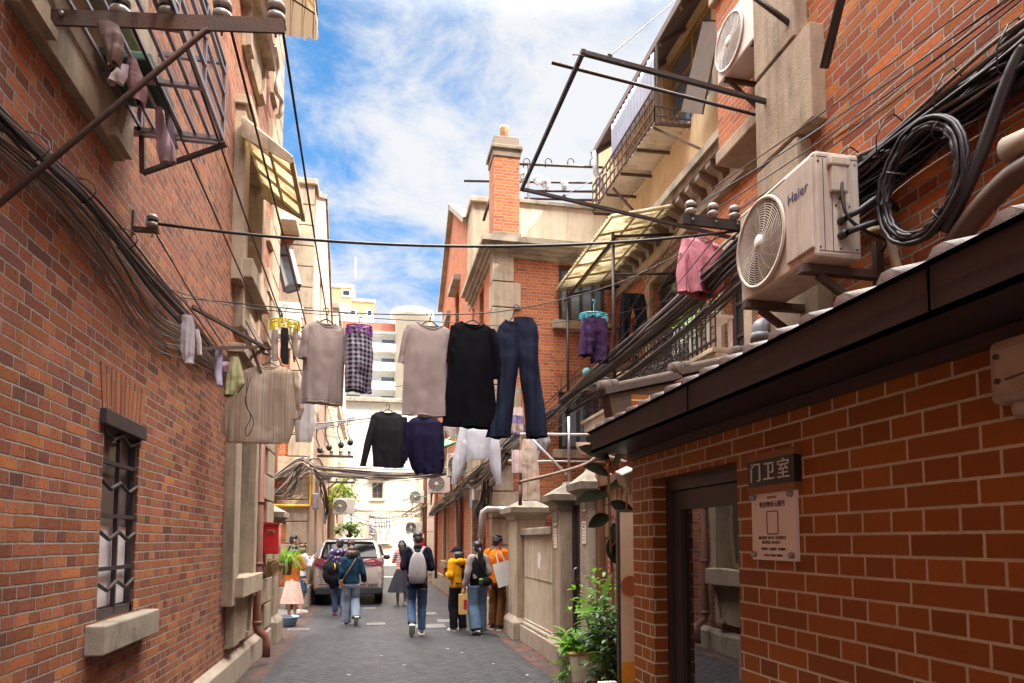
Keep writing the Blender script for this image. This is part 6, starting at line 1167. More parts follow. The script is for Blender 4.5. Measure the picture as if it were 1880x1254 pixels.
hang('robe', 'white crinkled cotton robe with sleeves hanging down', 'robe', (878, 760), 8.6, [(.10, [(768, 858, 900), (776, 850, 908), (790, 846, 912), (815, 848, 905), (842, 853, 897)]), (.07, [(782, 845, 868), (815, 838, 866), (850, 831, 856), (890, 829, 838)]), (.07, [(782, 892, 914), (820, 894, 919), (855, 900, 921), (889, 911, 921)])], robe, R(0), hanger=None)
# left cluster
hang('striped_shirt', 'cream and brown striped shirt hanging by the left wall', 'shirt', (497, 655), 6.88, [(.10, [(671, 478, 512), (676, 462, 528), (684, 446, 541), (710, 436, 545), (750, 428, 546), (790, 421, 541), (814, 424, 532)]), (.07, [(682, 444, 460), (720, 428, 444), (765, 414, 430), (800, 413, 424)]), (.06, [(682, 532, 546), (715, 540, 555), (750, 543, 559), (770, 540, 552)])], cloth_mat('striped_cotton', (.54,.42,.30), 'stripe', (.62,.56,.52), 9.5, tr=.2), R(-6))
hang('blouse', 'thin white blouse hanging behind the striped shirt', 'blouse', (560, 680), 8.2, [(.08, [(693, 552, 570), (700, 548, 574), (730, 545, 578), (780, 544, 580), (812, 547, 574)]), (.05, [(700, 545, 556), (770, 540, 552)])], cloth_mat('sheer_white', (.72,.69,.68), tr=.35), R(10))
peg_ring('yellow peg hanger with socks above the striped shirt', (524, 563), 6.6, 25, 28, plain('yellow_plastic', (.75,.60,.02), .35), 10)
sk = cloth_mat('beige_sock', (.42,.36,.30)); sk2 = cloth_mat('black_sock', (.03,.028,.03))
for lab, (x0, x1, y0, y1), mt in (('long beige sock at the left of the yellow peg hanger', (499, 512, 605, 662), sk), ('black sock in the middle of the yellow peg hanger', (516, 531, 602, 668), sk2), ('short beige sock at the right of the yellow peg hanger', (537, 549, 603, 656), sk)):
    hang('sock', lab, 'sock', ((x0+x1)/2, y0), 6.6, [(.035, [(y0, x0+2, x1-2), (y0+15, x0, x1-1), ((y0+y1)/2, x0+1, x1-2), (y1-12, x0+1, x1), (y1, x0+4, x1-1)])], mt, R(25), hanger=None, fold=.012)
mesh_m = cloth_mat('white_lace', (.62,.58,.62), 'plaid', (.40,.34,.36), 90.)
def wcloth(name, label, cat, rows, Y, mat, dep=.02, fold=.02, yaw=0):
    return hang(name, label, cat, ((rows[0][1]+rows[0][2])/2, rows[0][0]), Y, [(dep, rows)], mat, yaw, hanger=None, fold=fold)
wcloth('lace_cloth', 'white openwork cloth pinned to the left wall cables', 'cloth', [(578, 330, 352), (600, 331, 358), (640, 333, 359), (668, 343, 357)], 5.6, mesh_m, .02, .02)
wcloth('small_sock', 'small pale sock pegged beside the openwork cloth', 'sock', [(604, 357, 365), (625, 361, 370), (640, 362, 371), (652, 365, 372)], 5.75, cloth_mat('pale_pink_cotton', (.55,.46,.45)), .03, .01)
wcloth('towel', 'lavender towel hanging from the left wall bracket', 'towel', [(643, 396, 408), (665, 395, 409), (690, 396, 408), (708, 400, 409)], 6.4, cloth_mat('lavender_terry', (.42,.38,.50)), .03, .02)
wcloth('towel', 'olive green towel on the left wall bracket', 'towel', [(655, 425, 438), (680, 420, 445), (705, 416, 450), (728, 414, 436)], 6.5, cloth_mat('olive_terry', (.34,.32,.17)), .04, .03)
wcloth('pink_cloth', 'small pink cloth between the lavender and olive towels', 'cloth', [(664, 408, 424), (672, 406, 426), (682, 410, 420)], 6.6, cloth_mat('pink_cotton', (.52,.33,.42)), .03, .015)
wcloth('brown_shirt', 'crumpled brown shirt on the near left laundry cage', 'shirt', [(44, 180, 216), (70, 186, 226), (100, 196, 228), (128, 202, 222)], 3.2, cloth_mat('taupe_cotton', (.22,.165,.14)), .06, .05)
wcloth('white_bra', 'white underwear on the near left laundry cage', 'underwear', [(118, 222, 236), (140, 206, 234), (155, 202, 226)], 3.35, cloth_mat('white_cotton', (.6,.56,.6)), .04, .03)
wcloth('pink_shirt', 'dusty pink patterned shirt on the near left laundry cage', 'shirt', [(108, 236, 250), (130, 230, 258), (165, 238, 270), (192, 252, 264)], 3.5, cloth_mat('dusty_pink', (.36,.20,.22), 'plaid', (.42,.30,.32), 30.), .05, .04)
wcloth('pink_towel', 'long pale pink towel hanging under the laundry cage', 'towel', [(195, 285, 296), (235, 287, 306), (275, 290, 322), (302, 298, 324)], 4.15, cloth_mat('rose_cotton', (.48,.33,.38)), .03, .03)
wcloth('grey_stocking', 'grey stocking beside the pale pink towel', 'stocking', [(185, 300, 308), (230, 306, 318), (270, 316, 328)], 4.2, cloth_mat('grey_mauve', (.22,.19,.23)), .03, .02)
# right cluster
hang('pink_sweater', 'pink checked knit sweater hanging left of the big air conditioner', 'sweater', (1291, 424), 6.1, [(.11, [(440, 1276, 1312), (443, 1260, 1326), (449, 1246, 1336), (470, 1242, 1337), (505, 1242, 1334), (532, 1246, 1328), (546, 1252, 1318)]), (.07, [(447, 1244, 1262), (475, 1236, 1256), (515, 1230, 1250), (548, 1232, 1252)]), (.07, [(448, 1320, 1334), (490, 1326, 1337), (530, 1322, 1334)])], cloth_mat('pink_knit', (.70,.27,.35), 'plaid', (.76,.34,.42), 60., bump=.6), R(14), hmat=plain('lilac_wire', (.35,.25,.5), .4))
peg_ring('turquoise peg hanger clipping the purple shorts', (1090, 553), 9.4, 26, 26, plain('turquoise_plastic', (.08,.50,.62), .35), 8); hang('purple_shorts', 'dark purple shorts clipped on the turquoise peg hanger', 'shorts', (1090, 553), 9.4, [(.13, [(586, 1068, 1096), (605, 1065, 1096), (635, 1062, 1093), (656, 1061, 1086)]), (.14, [(584, 1088, 1116), (605, 1088, 1118), (640, 1086, 1120), (665, 1082, 1119)])], cloth_mat('purple_cotton', (.045,.022,.065)), R(8), hanger=None, fold=.05)
hang('black_trousers', 'black trousers hung from the awning rail beside the french doors', 'trousers', (1162, 535), 9.9, [(.08, [(540, 1142, 1165), (556, 1138, 1164), (580, 1136, 1158), (635, 1133, 1150)]), (.08, [(539, 1160, 1184), (556, 1160, 1188), (580, 1166, 1189), (622, 1174, 1192)])], blk, 0, hanger=None, fold=.04)
wcloth('pink_towel', 'pink striped towel on the gate drying rack', 'towel', [(826, 939, 958), (845, 939, 958), (868, 940, 958)], 9.6, cloth_mat('pink_stripe', (.64,.50,.48), 'stripe', (.58,.30,.32), 8.), .03, .015)
wcloth('patterned_cloth', 'long cream patterned cloth drying on the gate rack', 'cloth', [(806, 960, 972), (825, 957, 985), (860, 958, 990), (919, 960, 992)], 9.4, cloth_mat('cream_print', (.66,.55,.44), 'pattern', (.62,.40,.33), 9., tr=.15), .05, .04)
wcloth('blue_cloth', 'pale lilac cloth behind the cream patterned one', 'cloth', [(803, 968, 985), (825, 970, 992), (842, 972, 990)], 9.7, cloth_mat('lilac_cotton', (.50,.49,.62)), .04, .02)
wcloth('grey_socks', 'bunch of grey socks at the right end of the gate rack', 'socks', [(797, 988, 1008), (812, 984, 1012), (826, 986, 1006)], 9.3, cloth_mat('grey_cotton', (.25,.24,.25)), .06, .05)
wcloth('lilac_shorts', 'lilac and pink shorts glimpsed between the jeans legs', 'shorts', [(748, 941, 960), (770, 939, 962), (797, 941, 961)], 9.8, cloth_mat('lilac_print', (.27,.22,.42), 'bands', (.55,.42,.40), 4.), .06, .03)
wcloth('pink_vest', 'pale pink vest behind the navy shirt', 'vest', [(778, 814, 836), (788, 816, 838), (802, 822, 834)], 10.5, cloth_mat('pale_pink_cotton', (.55, .46, .45)), .04, .02)
wcloth('peach_cloth', 'peach cloth draped under the balcony slab', 'cloth', [(812, 1056, 1084), (822, 1058, 1086), (834, 1066, 1084)], 9.0, cloth_mat('peach_cotton', (.58,.38,.32)), .05, .03)
wcloth('white_curtain', 'pale twisted cloth hanging by the balcony window', 'cloth', [(545, 1302, 1310), (570, 1299, 1309), (600, 1302, 1312)], 8.0, cloth_mat('beige_sock', (.42, .36, .3)), .05, .03)
for k, (u, v, w_) in enumerate(((960, 322, 7), (988, 330, 9), (1002, 336, 8), (1036, 338, 6))): wcloth('drying_cloth', ['grey cloth nearest the chimney on the rooftop rack', 'white cap like cloth on the rooftop rack', 'square grey cloth on the rooftop rack', 'small white cloth at the right of the rooftop rack'][k], 'cloth', [(v-8, u-w_, u+w_), (v, u-w_-1, u+w_+1), (v+8, u-w_+2, u+w_-1)], 13.9, cloth_mat('pale_grey_cotton', (.55,.54,.55)), .10, .06)
wcloth('white_sheet', 'white dress hanging right beside the chimney top', 'dress', [(350, 954, 958), (362, 953, 961), (372, 953, 963)], 13.6, cloth_mat('white_cotton', (.6, .56, .6)), .1, .06)
# ================================================================== PEOPLE
SKIN = plain('skin', (.50,.30,.215), .55, 0, .06, 20); HAIR = plain('black_hair', (.014,.011,.010), .42, 0, .3, 60, bump=.3); HAIRB = plain('brown_hair', (.055,.026,.017), .42, 0, .3, 60, bump=.3); HAIRR = plain('reddish_hair', (.075,.022,.016), .42, 0, .3, 60, bump=.3)
LIP = plain('lips', (.36,.13,.11), .5)
def crumple(mb, amp, fr=9, seed=0):
    for i, v in enumerate(mb.v): mb.v[i] = v+Vector((noise.noise((v.x*fr+seed, v.y*fr, v.z*fr*.8)), noise.noise((v.x*fr+9, v.y*fr+seed, v.z*fr*.8)), .4*noise.noise((v.x*fr, v.y*fr+5, v.z*fr+seed))))*amp
    return mb
def remesh(o, vox=.0075, ratio=.35, smooth=3):
    m1 = o.modifiers.new('r', 'REMESH'); m1.mode = 'VOXEL'; m1.voxel_size = vox; m2 = o.modifiers.new('s', 'SMOOTH'); m2.iterations = smooth; m2.factor = .5; m3 = o.modifiers.new('d', 'DECIMATE'); m3.ratio = ratio
    bpy.context.view_layer.update(); dg = bpy.context.evaluated_depsgraph_get(); me = bpy.data.meshes.new_from_object(o.evaluated_get(dg)); o.modifiers.clear(); old = o.data; nm_ = old.name; mts = list(old.materials); o.data = me; bpy.data.meshes.remove(old); me.name = nm_
    me.polygons.foreach_set('use_smooth', [True]*len(me.polygons))
    if not me.materials:
        for q in mts: me.materials.append(q)
    return o
def blob(mb, c, rx, ry, rz, n=16): return mb.ell(Vector(c), rx, ry, rz, n)
def hand(mb, wrist, d, thumb, s, curl=.5):
    """palm, four unequal bent fingers and a thumb; d points from the wrist to the fingertips, thumb to the thumb side"""
    d = d.normalized(); th = (thumb-d*thumb.dot(d)).normalized(); nr = d.cross(th).normalized(); L_ = .085*s; pc = wrist+d*L_*.55
    mb.tube([wrist-d*.02*s, wrist+d*.02*s, pc, wrist+d*L_], [.026*s, .030*s, .036*s, .032*s], 8, True, .55)
    for k, fl in enumerate((.066, .074, .069, .054)):
        o_ = th*(.027-.018*k)*s; b0 = wrist+d*L_*.88+o_; b1 = b0+(d*math.cos(curl*.6)+nr*math.sin(curl*.6))*fl*.45*s; b2 = b1+(d*math.cos(curl*1.5)+nr*math.sin(curl*1.5))*fl*.32*s; b3 = b2+(d*math.cos(curl*2.2)+nr*math.sin(curl*2.2))*fl*.25*s; mb.tube([b0, b1, b2, b3], [.0105*s, .0098*s, .009*s, .0075*s], 6)
    t0 = wrist+d*.025*s+th*.024*s; mb.tube([t0, t0+(d*.6+th*.6)*.038*s, t0+(d*.95+th*.45+nr*.25)*.07*s], [.013*s, .0115*s, .009*s], 6)
def dens(pts, rs, k=5):
    q = catmull([Vector((*p, 0)) if len(p) == 2 else p for p in pts], k); n = len(q); m_ = len(rs)-1
    r = []
    for i in range(n): t = i/(n-1)*m_; a = min(int(t), m_-1); r.append(rs[a]+(rs[a+1]-rs[a])*(t-a))
    return q, r
def person(label, xy, head, H, spec):
    """local +Y is where the figure faces; every garment is a child of the Empty between the feet"""
    s = H/1.72; g = spec.get; t = thing('person', label, 'person', (xy[0], xy[1], 0), head, g('group')); V = lambda *a: Vector(a)*s
    lean = g('lean', 0); sw = g('sw', .185); hipz, shz = .90, 1.405
    pel, chest, nk = V(0, 0, hipz), V(0, .02+lean*.5, 1.25), V(0, .01+lean, 1.47); hc = V(g('hx', 0), .035+lean*1.2+g('hy', 0), 1.605)
    b = MB(); hd = Euler((g('nod', 0), g('tilt', 0), g('turn', 0))).to_matrix().to_4x4(); hd.translation = hc
    b.tube([V(0, .0, .84), pel, V(0, 0, 1.06), chest, V(0, .01+lean, 1.40), nk-V(0, 0, .01)], [.11*s, .135*s, .115*s, .13*s, .10*s, .055*s], 14, True, .72)
    b.tube([nk-V(0, 0, .06), nk, hc-V(0, .01, .05)], [.058*s, .053*s, .052*s], 12)
    b.add(*_ell(.076*s, .094*s, .112*s), True, hd); b.add(*_ell(.052*s, .055*s, .05*s), True, hd @ Matrix.Translation(V(0, .045, -.07)))
    b.tube([hd @ V(0, .088, .02), hd @ V(0, .107, -.018), hd @ V(0, .09, -.03)], [.009*s, .015*s, .010*s], 8)
    for e in (-1, 1): b.add(*_ell(.010*s, .022*s, .034*s), True, hd @ Matrix.Translation(V(e*.078, -.005, -.005)))
    shs = []; legs = g('legs', ((.10, 0), (-.06, .04))); feet = []
    for i, e in enumerate((-1, 1)):
        fy, fz = legs[i]; hip = V(e*.085, 0, hipz-.04); ank = V(e*g('stance', .085), fy-.02, .085+fz); kn = (hip+ank)/2+V(e*.005, .045+max(0, fz)*.9+abs(fy)*.12, .02); feet.append((hip, kn, ank, fz))
        b.tube(catmull([hip, hip.lerp(kn, .5)+V(0, .01, 0), kn, kn.lerp(ank, .4)-V(0, .012, 0), ank], 3), [q*s for q in (.085, .083, .080, .076, .068, .060, .056, .055, .053, .048, .042, .038, .037)], 10); b.tube([ank, ank+V(0, .03, -.04), ank+V(0, .12, -.055)], [.036*s, .036*s, .028*s], 8)
        sh = V(e*(sw-.02), lean+.0, shz); el, ha = [Vector(q)*s+sh for q in g('arms')[i]]; shs.append((sh, el, ha)); b.tube([V(e*.09, lean, 1.39), sh, sh.lerp(el, .5), el, el.lerp(ha, .4), ha], [.058*s, .056*s, .047*s, .039*s, .037*s, .027*s], 10)
        dv = (ha-el).normalized(); hand(b, ha, dv if dv.z > -.9 else (dv+Vector((0, .15, 0))), Vector((-e*.3, 1, .3)) if dv.z < -.5 else Vector((-e, .0, .5)), s, g('curl', .55))
    body = remesh(b.build('body', SKIN, t), .0085*s, .3)
    for e in (-1, 1): MB().add(*_ell(.013*s, .006*s, .007*s), True, hd @ Matrix.Translation(V(e*.031, .083, .015))).build('eye', BLACK, t)
    MB().add(*_ell(.021*s, .006*s, .006*s), True, hd @ Matrix.Translation(V(0, .092, -.062))).build('mouth', LIP, t)
    # hair
    hm = g('hairmat', HAIR); st = g('hair', 'short'); h = MB(); sd = rnd.random()*9
    if st in ('short', 'curly'):
        h.add(*_ell(.084*s, .098*s, .085*s), True, hd @ Matrix.Translation(V(0, -.012, .048))); h.add(*_ell(.079*s, .062*s, .085*s), True, hd @ Matrix.Translation(V(0, -.045, -.005)))
        if st == 'curly':
            for k in range(26): a, z = rnd.uniform(0, 6.28), rnd.uniform(-.02, .12); h.add(*_ell(.032*s, .032*s, .028*s), True, hd @ Matrix.Translation(V(.072*math.cos(a)*(1-max(0, z-.05)*5), -.02+.080*math.sin(a)*(1-max(0, z-.05)*5), z+.012)))
    elif st in ('bob', 'long', 'pony'):
        h.add(*_ell(.088*s, .104*s, .090*s), True, hd @ Matrix.Translation(V(0, -.012, .044)))
        L_ = {'bob': .10, 'long': .30, 'pony': 0}[st]
        if L_:
            for k in range(9):
                a = PI*(1.02+k*.12) if st == 'bob' else PI*(1.10+k*.10); q = V(.078*math.cos(a), -.02+.082*math.sin(a), .02); r_ = .034*s; zz_ = -L_-rnd.uniform(0, .04)
                h.tube([hd @ q, hd @ (q+V(.012*math.cos(a), .012*math.sin(a), -.06)), hd @ (q+V(.022*math.cos(a) if st == 'bob' else -.012*math.cos(a), -.015, -.06-L_*.4)), hd @ Vector((q.x*(1.15 if st == 'bob' else .75), q.y-.02*s, zz_*s))], [r_, r_*1.15, r_*1.1, r_*.55], 8)
        else:
            h.add(*_ell(.080*s, .055*s, .085*s), True, hd @ Matrix.Translation(V(0, -.05, -.01))); c_ = catmull([hd @ V(0, -.10, -.01), hd @ V(.01, -.135, -.08), hd @ V(.015, -.12, -.24), hd @ V(.02, -.10, -.40)], 5); n_ = len(c_); h.tube(c_, [.03*s+.022*s*math.sin(PI*i/(n_-1)) for i in range(n_)], 10)
    crumple(h, .007*s, 26, sd); h.build('hair', hm, t)
    # clothes
    tm = g('top'); hem = g('hem', .86); T_ = MB(); wd = g('wide', 1.0)
    rings = [(hem, .150*wd), (hem+.03, .156*wd), (1.02, .145*wd+.004), (1.18, .160*wd), (1.30, .172*wd*sw/.185), (1.385, .172*sw/.185), (1.435, .125), (1.47, .075)]
    rings = [(z, r) for i, (z, r) in enumerate(rings) if i < 2 or z > hem+.06]
    T_.tube(*dens([V(0, lean*max(0, (z-.9)/.5), z) for z, r in rings], [r*s for z, r in rings]), 36, True, .66)
    sl_ = g('sleeve', 1.0)
    for sh, el, ha in shs:
        end = el.lerp(ha, .93) if sl_ >= 1 else sh.lerp(el, sl_*1.6); q = catmull([sh-V(math.copysign(.05, sh.x), 0, -.005), sh+V(0, 0, -.0), sh.lerp(el, .55), el, el.lerp(end, .5), end] if sl_ >= 1 else [sh-V(math.copysign(.05, sh.x), 0, 0), sh, end], 8); n_ = len(q); k_ = g('slw', 1.0)
        T_.tube(q, [(.072-.026*i/(n_-1))*s*k_ for i in range(n_)], 14)
    crumple(T_, .011*s, 11, sd); crumple(T_, .007*s, 27, sd+2); top = T_.build('jacket' if g('jacket') else 'top', tm, t)
    if g('cuff'):
        c_ = MB(); c_.tube([V(0, 0, hem-.01), V(0, 0, hem+.035)], [.150*wd*s, .152*wd*s], 24, True, .68); c_.build('waistband', tm, top)
    if g('hood'):
        c_ = MB(); c_.add(*_ell(.115*s, .085*s, .085*s), True, Matrix.Translation(V(0, -.085+lean, 1.43))); crumple(c_, .012*s, 12, sd).build('hood', tm, top)
    if g('collar'): MB().tube([V(0, lean, 1.45), V(0, lean+.004, 1.50)], [.072*s, .066*s], 16, True).build('collar', g('collar'), top)
    if g('under'): u = MB(); u.tube([V(0, 0, hem-.07), V(0, 0, hem+.03)], [.152*s, .146*s], 20, True, .66); crumple(u, .008, 12, sd).build('shirt_hem', g('under'), t)
    if g('vest'):
        u = MB(); u.tube([V(0, 0, hem-.01), V(0, 0, 1.1), V(0, lean*.8, 1.3), V(0, lean, 1.40)], [.160*s, .158*s, .182*s, .150*s], 24, True, .68); crumple(u, .006, 12, sd).build('vest', g('vest'), t)
    if g('skirt'):
        z1, r1, mt = g('skirt'); u = MB(); n_ = 60; vs = []
        for i in range(9):
            f = i/8; z = .99+(z1-.99)*f; r = .125+(r1-.125)*f**.8
            for j in range(n_): a = 2*PI*j/n_; q = r*(1+.07*f*math.sin(a*9+sd)+.04*f*math.sin(a*5+2*sd)); vs.append(V(q*math.cos(a), q*.72*math.sin(a)-.02*f, z))
        u.add(vs, [(i*n_+j, i*n_+(j+1) % n_, (i+1)*n_+(j+1) % n_, (i+1)*n_+j) for i in range(8) for j in range(n_)], True).build('skirt', mt, t)
    if g('pants'):
        mt, w0, w1 = g('pants'); u = MB(); u.tube([V(0, 0, 1.0), V(0, 0, .93), V(0, -.005, .84), V(0, 0, .78)], [.128*s, .142*s, .146*s, .11*s], 20, True, .72)
        for i, (hip, kn, ank, fz) in enumerate(feet):
            q = catmull([hip+V(0, 0, .04), hip.lerp(kn, .5)+V(0, .01, -.01), kn, kn.lerp(ank, .5)-V(0, .008, 0), ank+V(0, 0, -.03 if w1 > .075 else .0)], 10); n_ = len(q); u.tube(q, [(w0+(w1-w0)*min(1, j/(n_-1)*1.15))*s for j in range(n_)], 16, True, 1.0)
        crumple(crumple(u, .011*s, 10, sd+3), .008*s, 24, sd).build('trousers', mt, t)
    for i, (hip, kn, ank, fz) in enumerate(feet):
        p_ = -1.0*min(1, fz/.16) if fz > .03 else 0; M = Matrix.Translation(ank-V(0, 0, .085)) @ Matrix.Translation(V(0, 0, .085)) @ Matrix.Rotation(p_, 4, 'X') @ Matrix.Translation(V(0, 0, -.085)); sh_ = MB(); n_ = 9
        pr_ = [(-.075, .030, .030, .075), (-.06, .036, .03, .085), (-.01, .038, .045, .10), (.05, .040, .04, .082), (.10, .046, .032, .062), (.145, .045, .028, .052), (.178, .034, .025, .043), (.192, .016, .025, .034)]
        vs = []; 
        for y, w_, zl_, zh in pr_:
            for k in range(10): a = 2*PI*k/10; vs.append(V(w_*math.cos(a), y+.015, .012+(zh-.012)*(.5+.5*math.sin(a))))
        K = len(pr_); sh_.add(vs, [(a*10+k, a*10+(k+1) % 10, (a+1)*10+(k+1) % 10, (a+1)*10+k) for a in range(K-1) for k in range(10)]+[tuple(range(9, -1, -1)), tuple((K-1)*10+k for k in range(10))], True, M); o = sh_.build('shoe', g('shoe', BLACK), t)
        so_ = MB(); pl_o = [(-.045, -.065), (.045, -.065), (.047, .03), (.052, .12), (.045, .175), (.015, .215), (-.015, .215), (-.045, .175), (-.052, .12), (-.047, .03)]
        so_.add([V(x, y, z) for z in (.0, .024) for x, y in pl_o], [tuple(range(9, -1, -1)), tuple(range(10, 20))]+[(k, (k+1) % 10, 10+(k+1) % 10, 10+k) for k in range(10)], False, M); so_.build('sole', g('sole', WHITE), o)
    t['_s'] = s; return t, s, hd, shs
def _ell(rx, ry, rz, n=16, k=12):
    vs = [(rx*math.sin(PI*i/k+1e-4)*math.cos(2*PI*j/n), ry*math.sin(PI*i/k+1e-4)*math.sin(2*PI*j/n), -rz*math.cos(PI*i/k)) for i in range(k+1) for j in range(n)]
    return vs, [(i*n+j, i*n+(j+1) % n, (i+1)*n+(j+1) % n, (i+1)*n+j) for i in range(k) for j in range(n)]
def carried(name, label, cat, per):                  # a thing held by a person, set in the person's frame
    return thing(name, label, cat, per.location, per.rotation_euler.z)
DOWN = ((0, -.02, -.29), (.0, .06, -.53)); DL = ((-.04, -.03, -.29), (-.05, .04, -.53)); DR = ((.04, -.03, -.29), (.05, .04, -.53))
BENTL = ((-.06, -.04, -.27), (.04, .20, -.24)); BENTR = ((.06, -.04, -.27), (-.04, .20, -.24)); UPL = ((-.06, .08, -.24), (.05, .25, -.06)); UPR = ((.06, .08, -.24), (-.05, .25, -.06))
mid_denim = cloth_mat('mid_denim', (.055,.095,.175), bump=.4); pale_denim = cloth_mat('pale_denim', (.19,.235,.30), bump=.4); dk_cotton = cloth_mat('dark_navy_cotton', (.012,.013,.024)); teal_k = cloth_mat('teal_blue_knit', (.010,.035,.065)); yel = cloth_mat('mustard_jacket', (.62,.27,.008), bump=.5); oran = cloth_mat('orange_jacket', (.72,.17,.015), bump=.5); brn = cloth_mat('brown_cord', (.14,.062,.02)); grey_c = cloth_mat('grey_marl', (.28,.24,.235)); blackc = cloth_mat('black_cotton', (.012,.012,.015)); floral = cloth_mat('floral_cotton', (.68,.50,.43), 'pattern', (.42,.10,.05), 48.); camo = cloth_mat('patterned_windbreaker', (.05,.05,.12), 'pattern', (.50,.33,.38), 16.); rust_k = cloth_mat('rust_cardigan', (.50,.125,.025)); wht_c = cloth_mat('pale_cotton', (.66,.62,.70)); charc = cloth_mat('charcoal_wool', (.035,.033,.04)); redst = cloth_mat('red_band_knit', (.55,.07,.06), 'bands', (.7,.62,.6), 18.); pinkc = cloth_mat('pink_shirt_cotton', (.60,.34,.30))
def feet_at(u, v): q = PZ(u, v); return (q.x, q.y)
# the man with the grey backpack
p1, s1_, hd1, sh1 = person('man in a navy jacket and jeans walking away with a grey backpack', feet_at(765, 1166), R(-2), 1.74, dict(legs=((-.20, .13), (.10, 0)), arms=(BENTL, ((.07, -.02, -.28), (.02, .18, -.30))), top=dk_cotton, jacket=1, hem=.78, wide=1.14, sw=.195, pants=(mid_denim, .092, .066), shoe=plain('grey_shoe', (.10,.085,.09), .6), hair='short', nod=R(-14), turn=R(22), collar=blackc))
bp_ = carried('backpack', 'light grey backpack worn by the man in the navy jacket', 'backpack', p1); GB = cloth_mat('grey_nylon', (.31,.285,.29), bump=.15)
vs = []; n_ = 20; prof = [(.87, .105, .05), (.90, .135, .075), (1.0, .148, .09), (1.15, .145, .085), (1.28, .120, .065), (1.36, .085, .045), (1.385, .05, .025)]
for z, rx, ry in prof:
    for j in range(n_): a = 2*PI*j/n_; vs.append((rx*math.copysign(abs(math.cos(a))**.6, math.cos(a))*s1_, (-.175+ry*math.copysign(abs(math.sin(a))**.7, math.sin(a)))*s1_, z*s1_))
crumple(MB().add(vs, [(i*n_+j, i*n_+(j+1) % n_, (i+1)*n_+(j+1) % n_, (i+1)*n_+j) for i in range(len(prof)-1) for j in range(n_)]+[tuple(range(n_-1, -1, -1)), tuple((len(prof)-1)*n_+j for j in range(n_))], True), .006, 9).build('bag', GB, bp_)
for e in (-1, 1): MB().tube(catmull([Vector((e*.05, -.155, 1.36))*s1_, Vector((e*.10, -.10, 1.455))*s1_, Vector((e*.125, .02, 1.445))*s1_, Vector((e*.135, .115, 1.33))*s1_, Vector((e*.15, .09, 1.1))*s1_, Vector((e*.13, -.08, .98))*s1_], 5), .024*s1_, 8, True, 1.0).build('strap', GB, bp_)
MB().bar(Vector((0, -.268, 1.0))*s1_, Vector((0, -.243, 1.2))*s1_, .006, .006).build('zip', BLACK, bp_); MB().tube([Vector((.02*math.cos(a), -.21, 1.385+.035*math.sin(a)))*s1_ for a in [PI*i/8 for i in range(9)]], .007, 6).build('handle', BLACK, bp_)
# woman in the dark skirt beyond him
person('long haired woman in a dark flared skirt walking left of the backpack man', feet_at(737, 1112), R(8), 1.60, dict(legs=((.10, 0), (-.04, .02)), arms=(UPL, UPR), top=redst, hem=.95, sw=.165, skirt=(.36, .36, charc), shoe=WHITE, hair='long', nod=R(-18)))
# ponytail woman
p2, s2_, hd2, sh2 = person('ponytailed woman in wide jeans and black vest holding a paper bag', feet_at(877, 1164), R(14), 1.58, dict(legs=((-.12, .05), (.10, 0)), arms=(((-.07, -.02, -.28), (-.10, .05, -.52)), ((.06, -.05, -.27), (-.02, .12, -.30))), top=grey_c, hem=.92, sw=.165, vest=blackc, pants=(cloth_mat('faded_wide_jeans', (.085,.13,.20), bump=.4), .112, .118), shoe=plain('dark_shoe', (.06,.05,.05), .6), hair='pony', slw=1.1))
sb_ = carried('shoulder_bag', 'black crossbody bag on the ponytailed woman', 'bag', p2); q = MB(); q.add(*_ell(.13*s2_, .06*s2_, .085*s2_), True, Matrix.Translation(Vector((.10, -.17, .98))*s2_)); crumple(q, .008, 12).build('bag', blackc, sb_); MB().tube(catmull([Vector((.16, -.13, 1.02))*s2_, Vector((.02, -.145, 1.22))*s2_, Vector((-.09, -.06, 1.44))*s2_, Vector((-.06, .10, 1.36))*s2_, Vector((.10, .14, 1.1))*s2_, Vector((.2, 0, .98))*s2_], 5), .016*s2_, 7).build('strap', blackc, sb_)
tp = carried('plush_charm', 'small grey plush charm with a green top clipped to the black crossbody bag', 'charm', p2); MB().add(*_ell(.045*s2_, .04*s2_, .06*s2_), True, Matrix.Translation(Vector((-.03, -.22, .95))*s2_)).build('body', charc, tp); MB().add(*_ell(.045*s2_, .04*s2_, .03*s2_), True, Matrix.Translation(Vector((-.03, -.22, 1.02))*s2_)).build('top', LG, tp)
KR = plain('kraft_bag', (.58,.36,.13), .8, 0, .1, 8); hp = sh2[0][2]
kb = carried('paper_bag', 'tan paper shopping bag with red circles held by the ponytailed woman', 'bag', p2); kx, ky, kz = hp.x-.0, hp.y+.02, hp.z-.13
MB().prism([(-.085, -.34), (.085, -.34), (.085, 0), (-.085, 0)], .10, Matrix.Translation((kx, ky-.05, kz))).build('bag', KR, kb)
for e in (-1, 1): MB().tube(catmull([(kx-.045, ky+e*.045, kz), (kx-.025, ky+e*.02, kz+.09), (kx+.025, ky+e*.02, kz+.09), (kx+.045, ky+e*.045, kz)], 5), .005, 5).build('handle', KR, kb)
for k in range(3): MB().lathe([(.020, 0), (.030, .002), (.034, .0)], 16, Matrix.Translation((kx, ky-.0515, kz-.12-.055*k)) @ Matrix.Rotation(PI/2, 4, 'X'), False).build('red_ring', RED, kb)
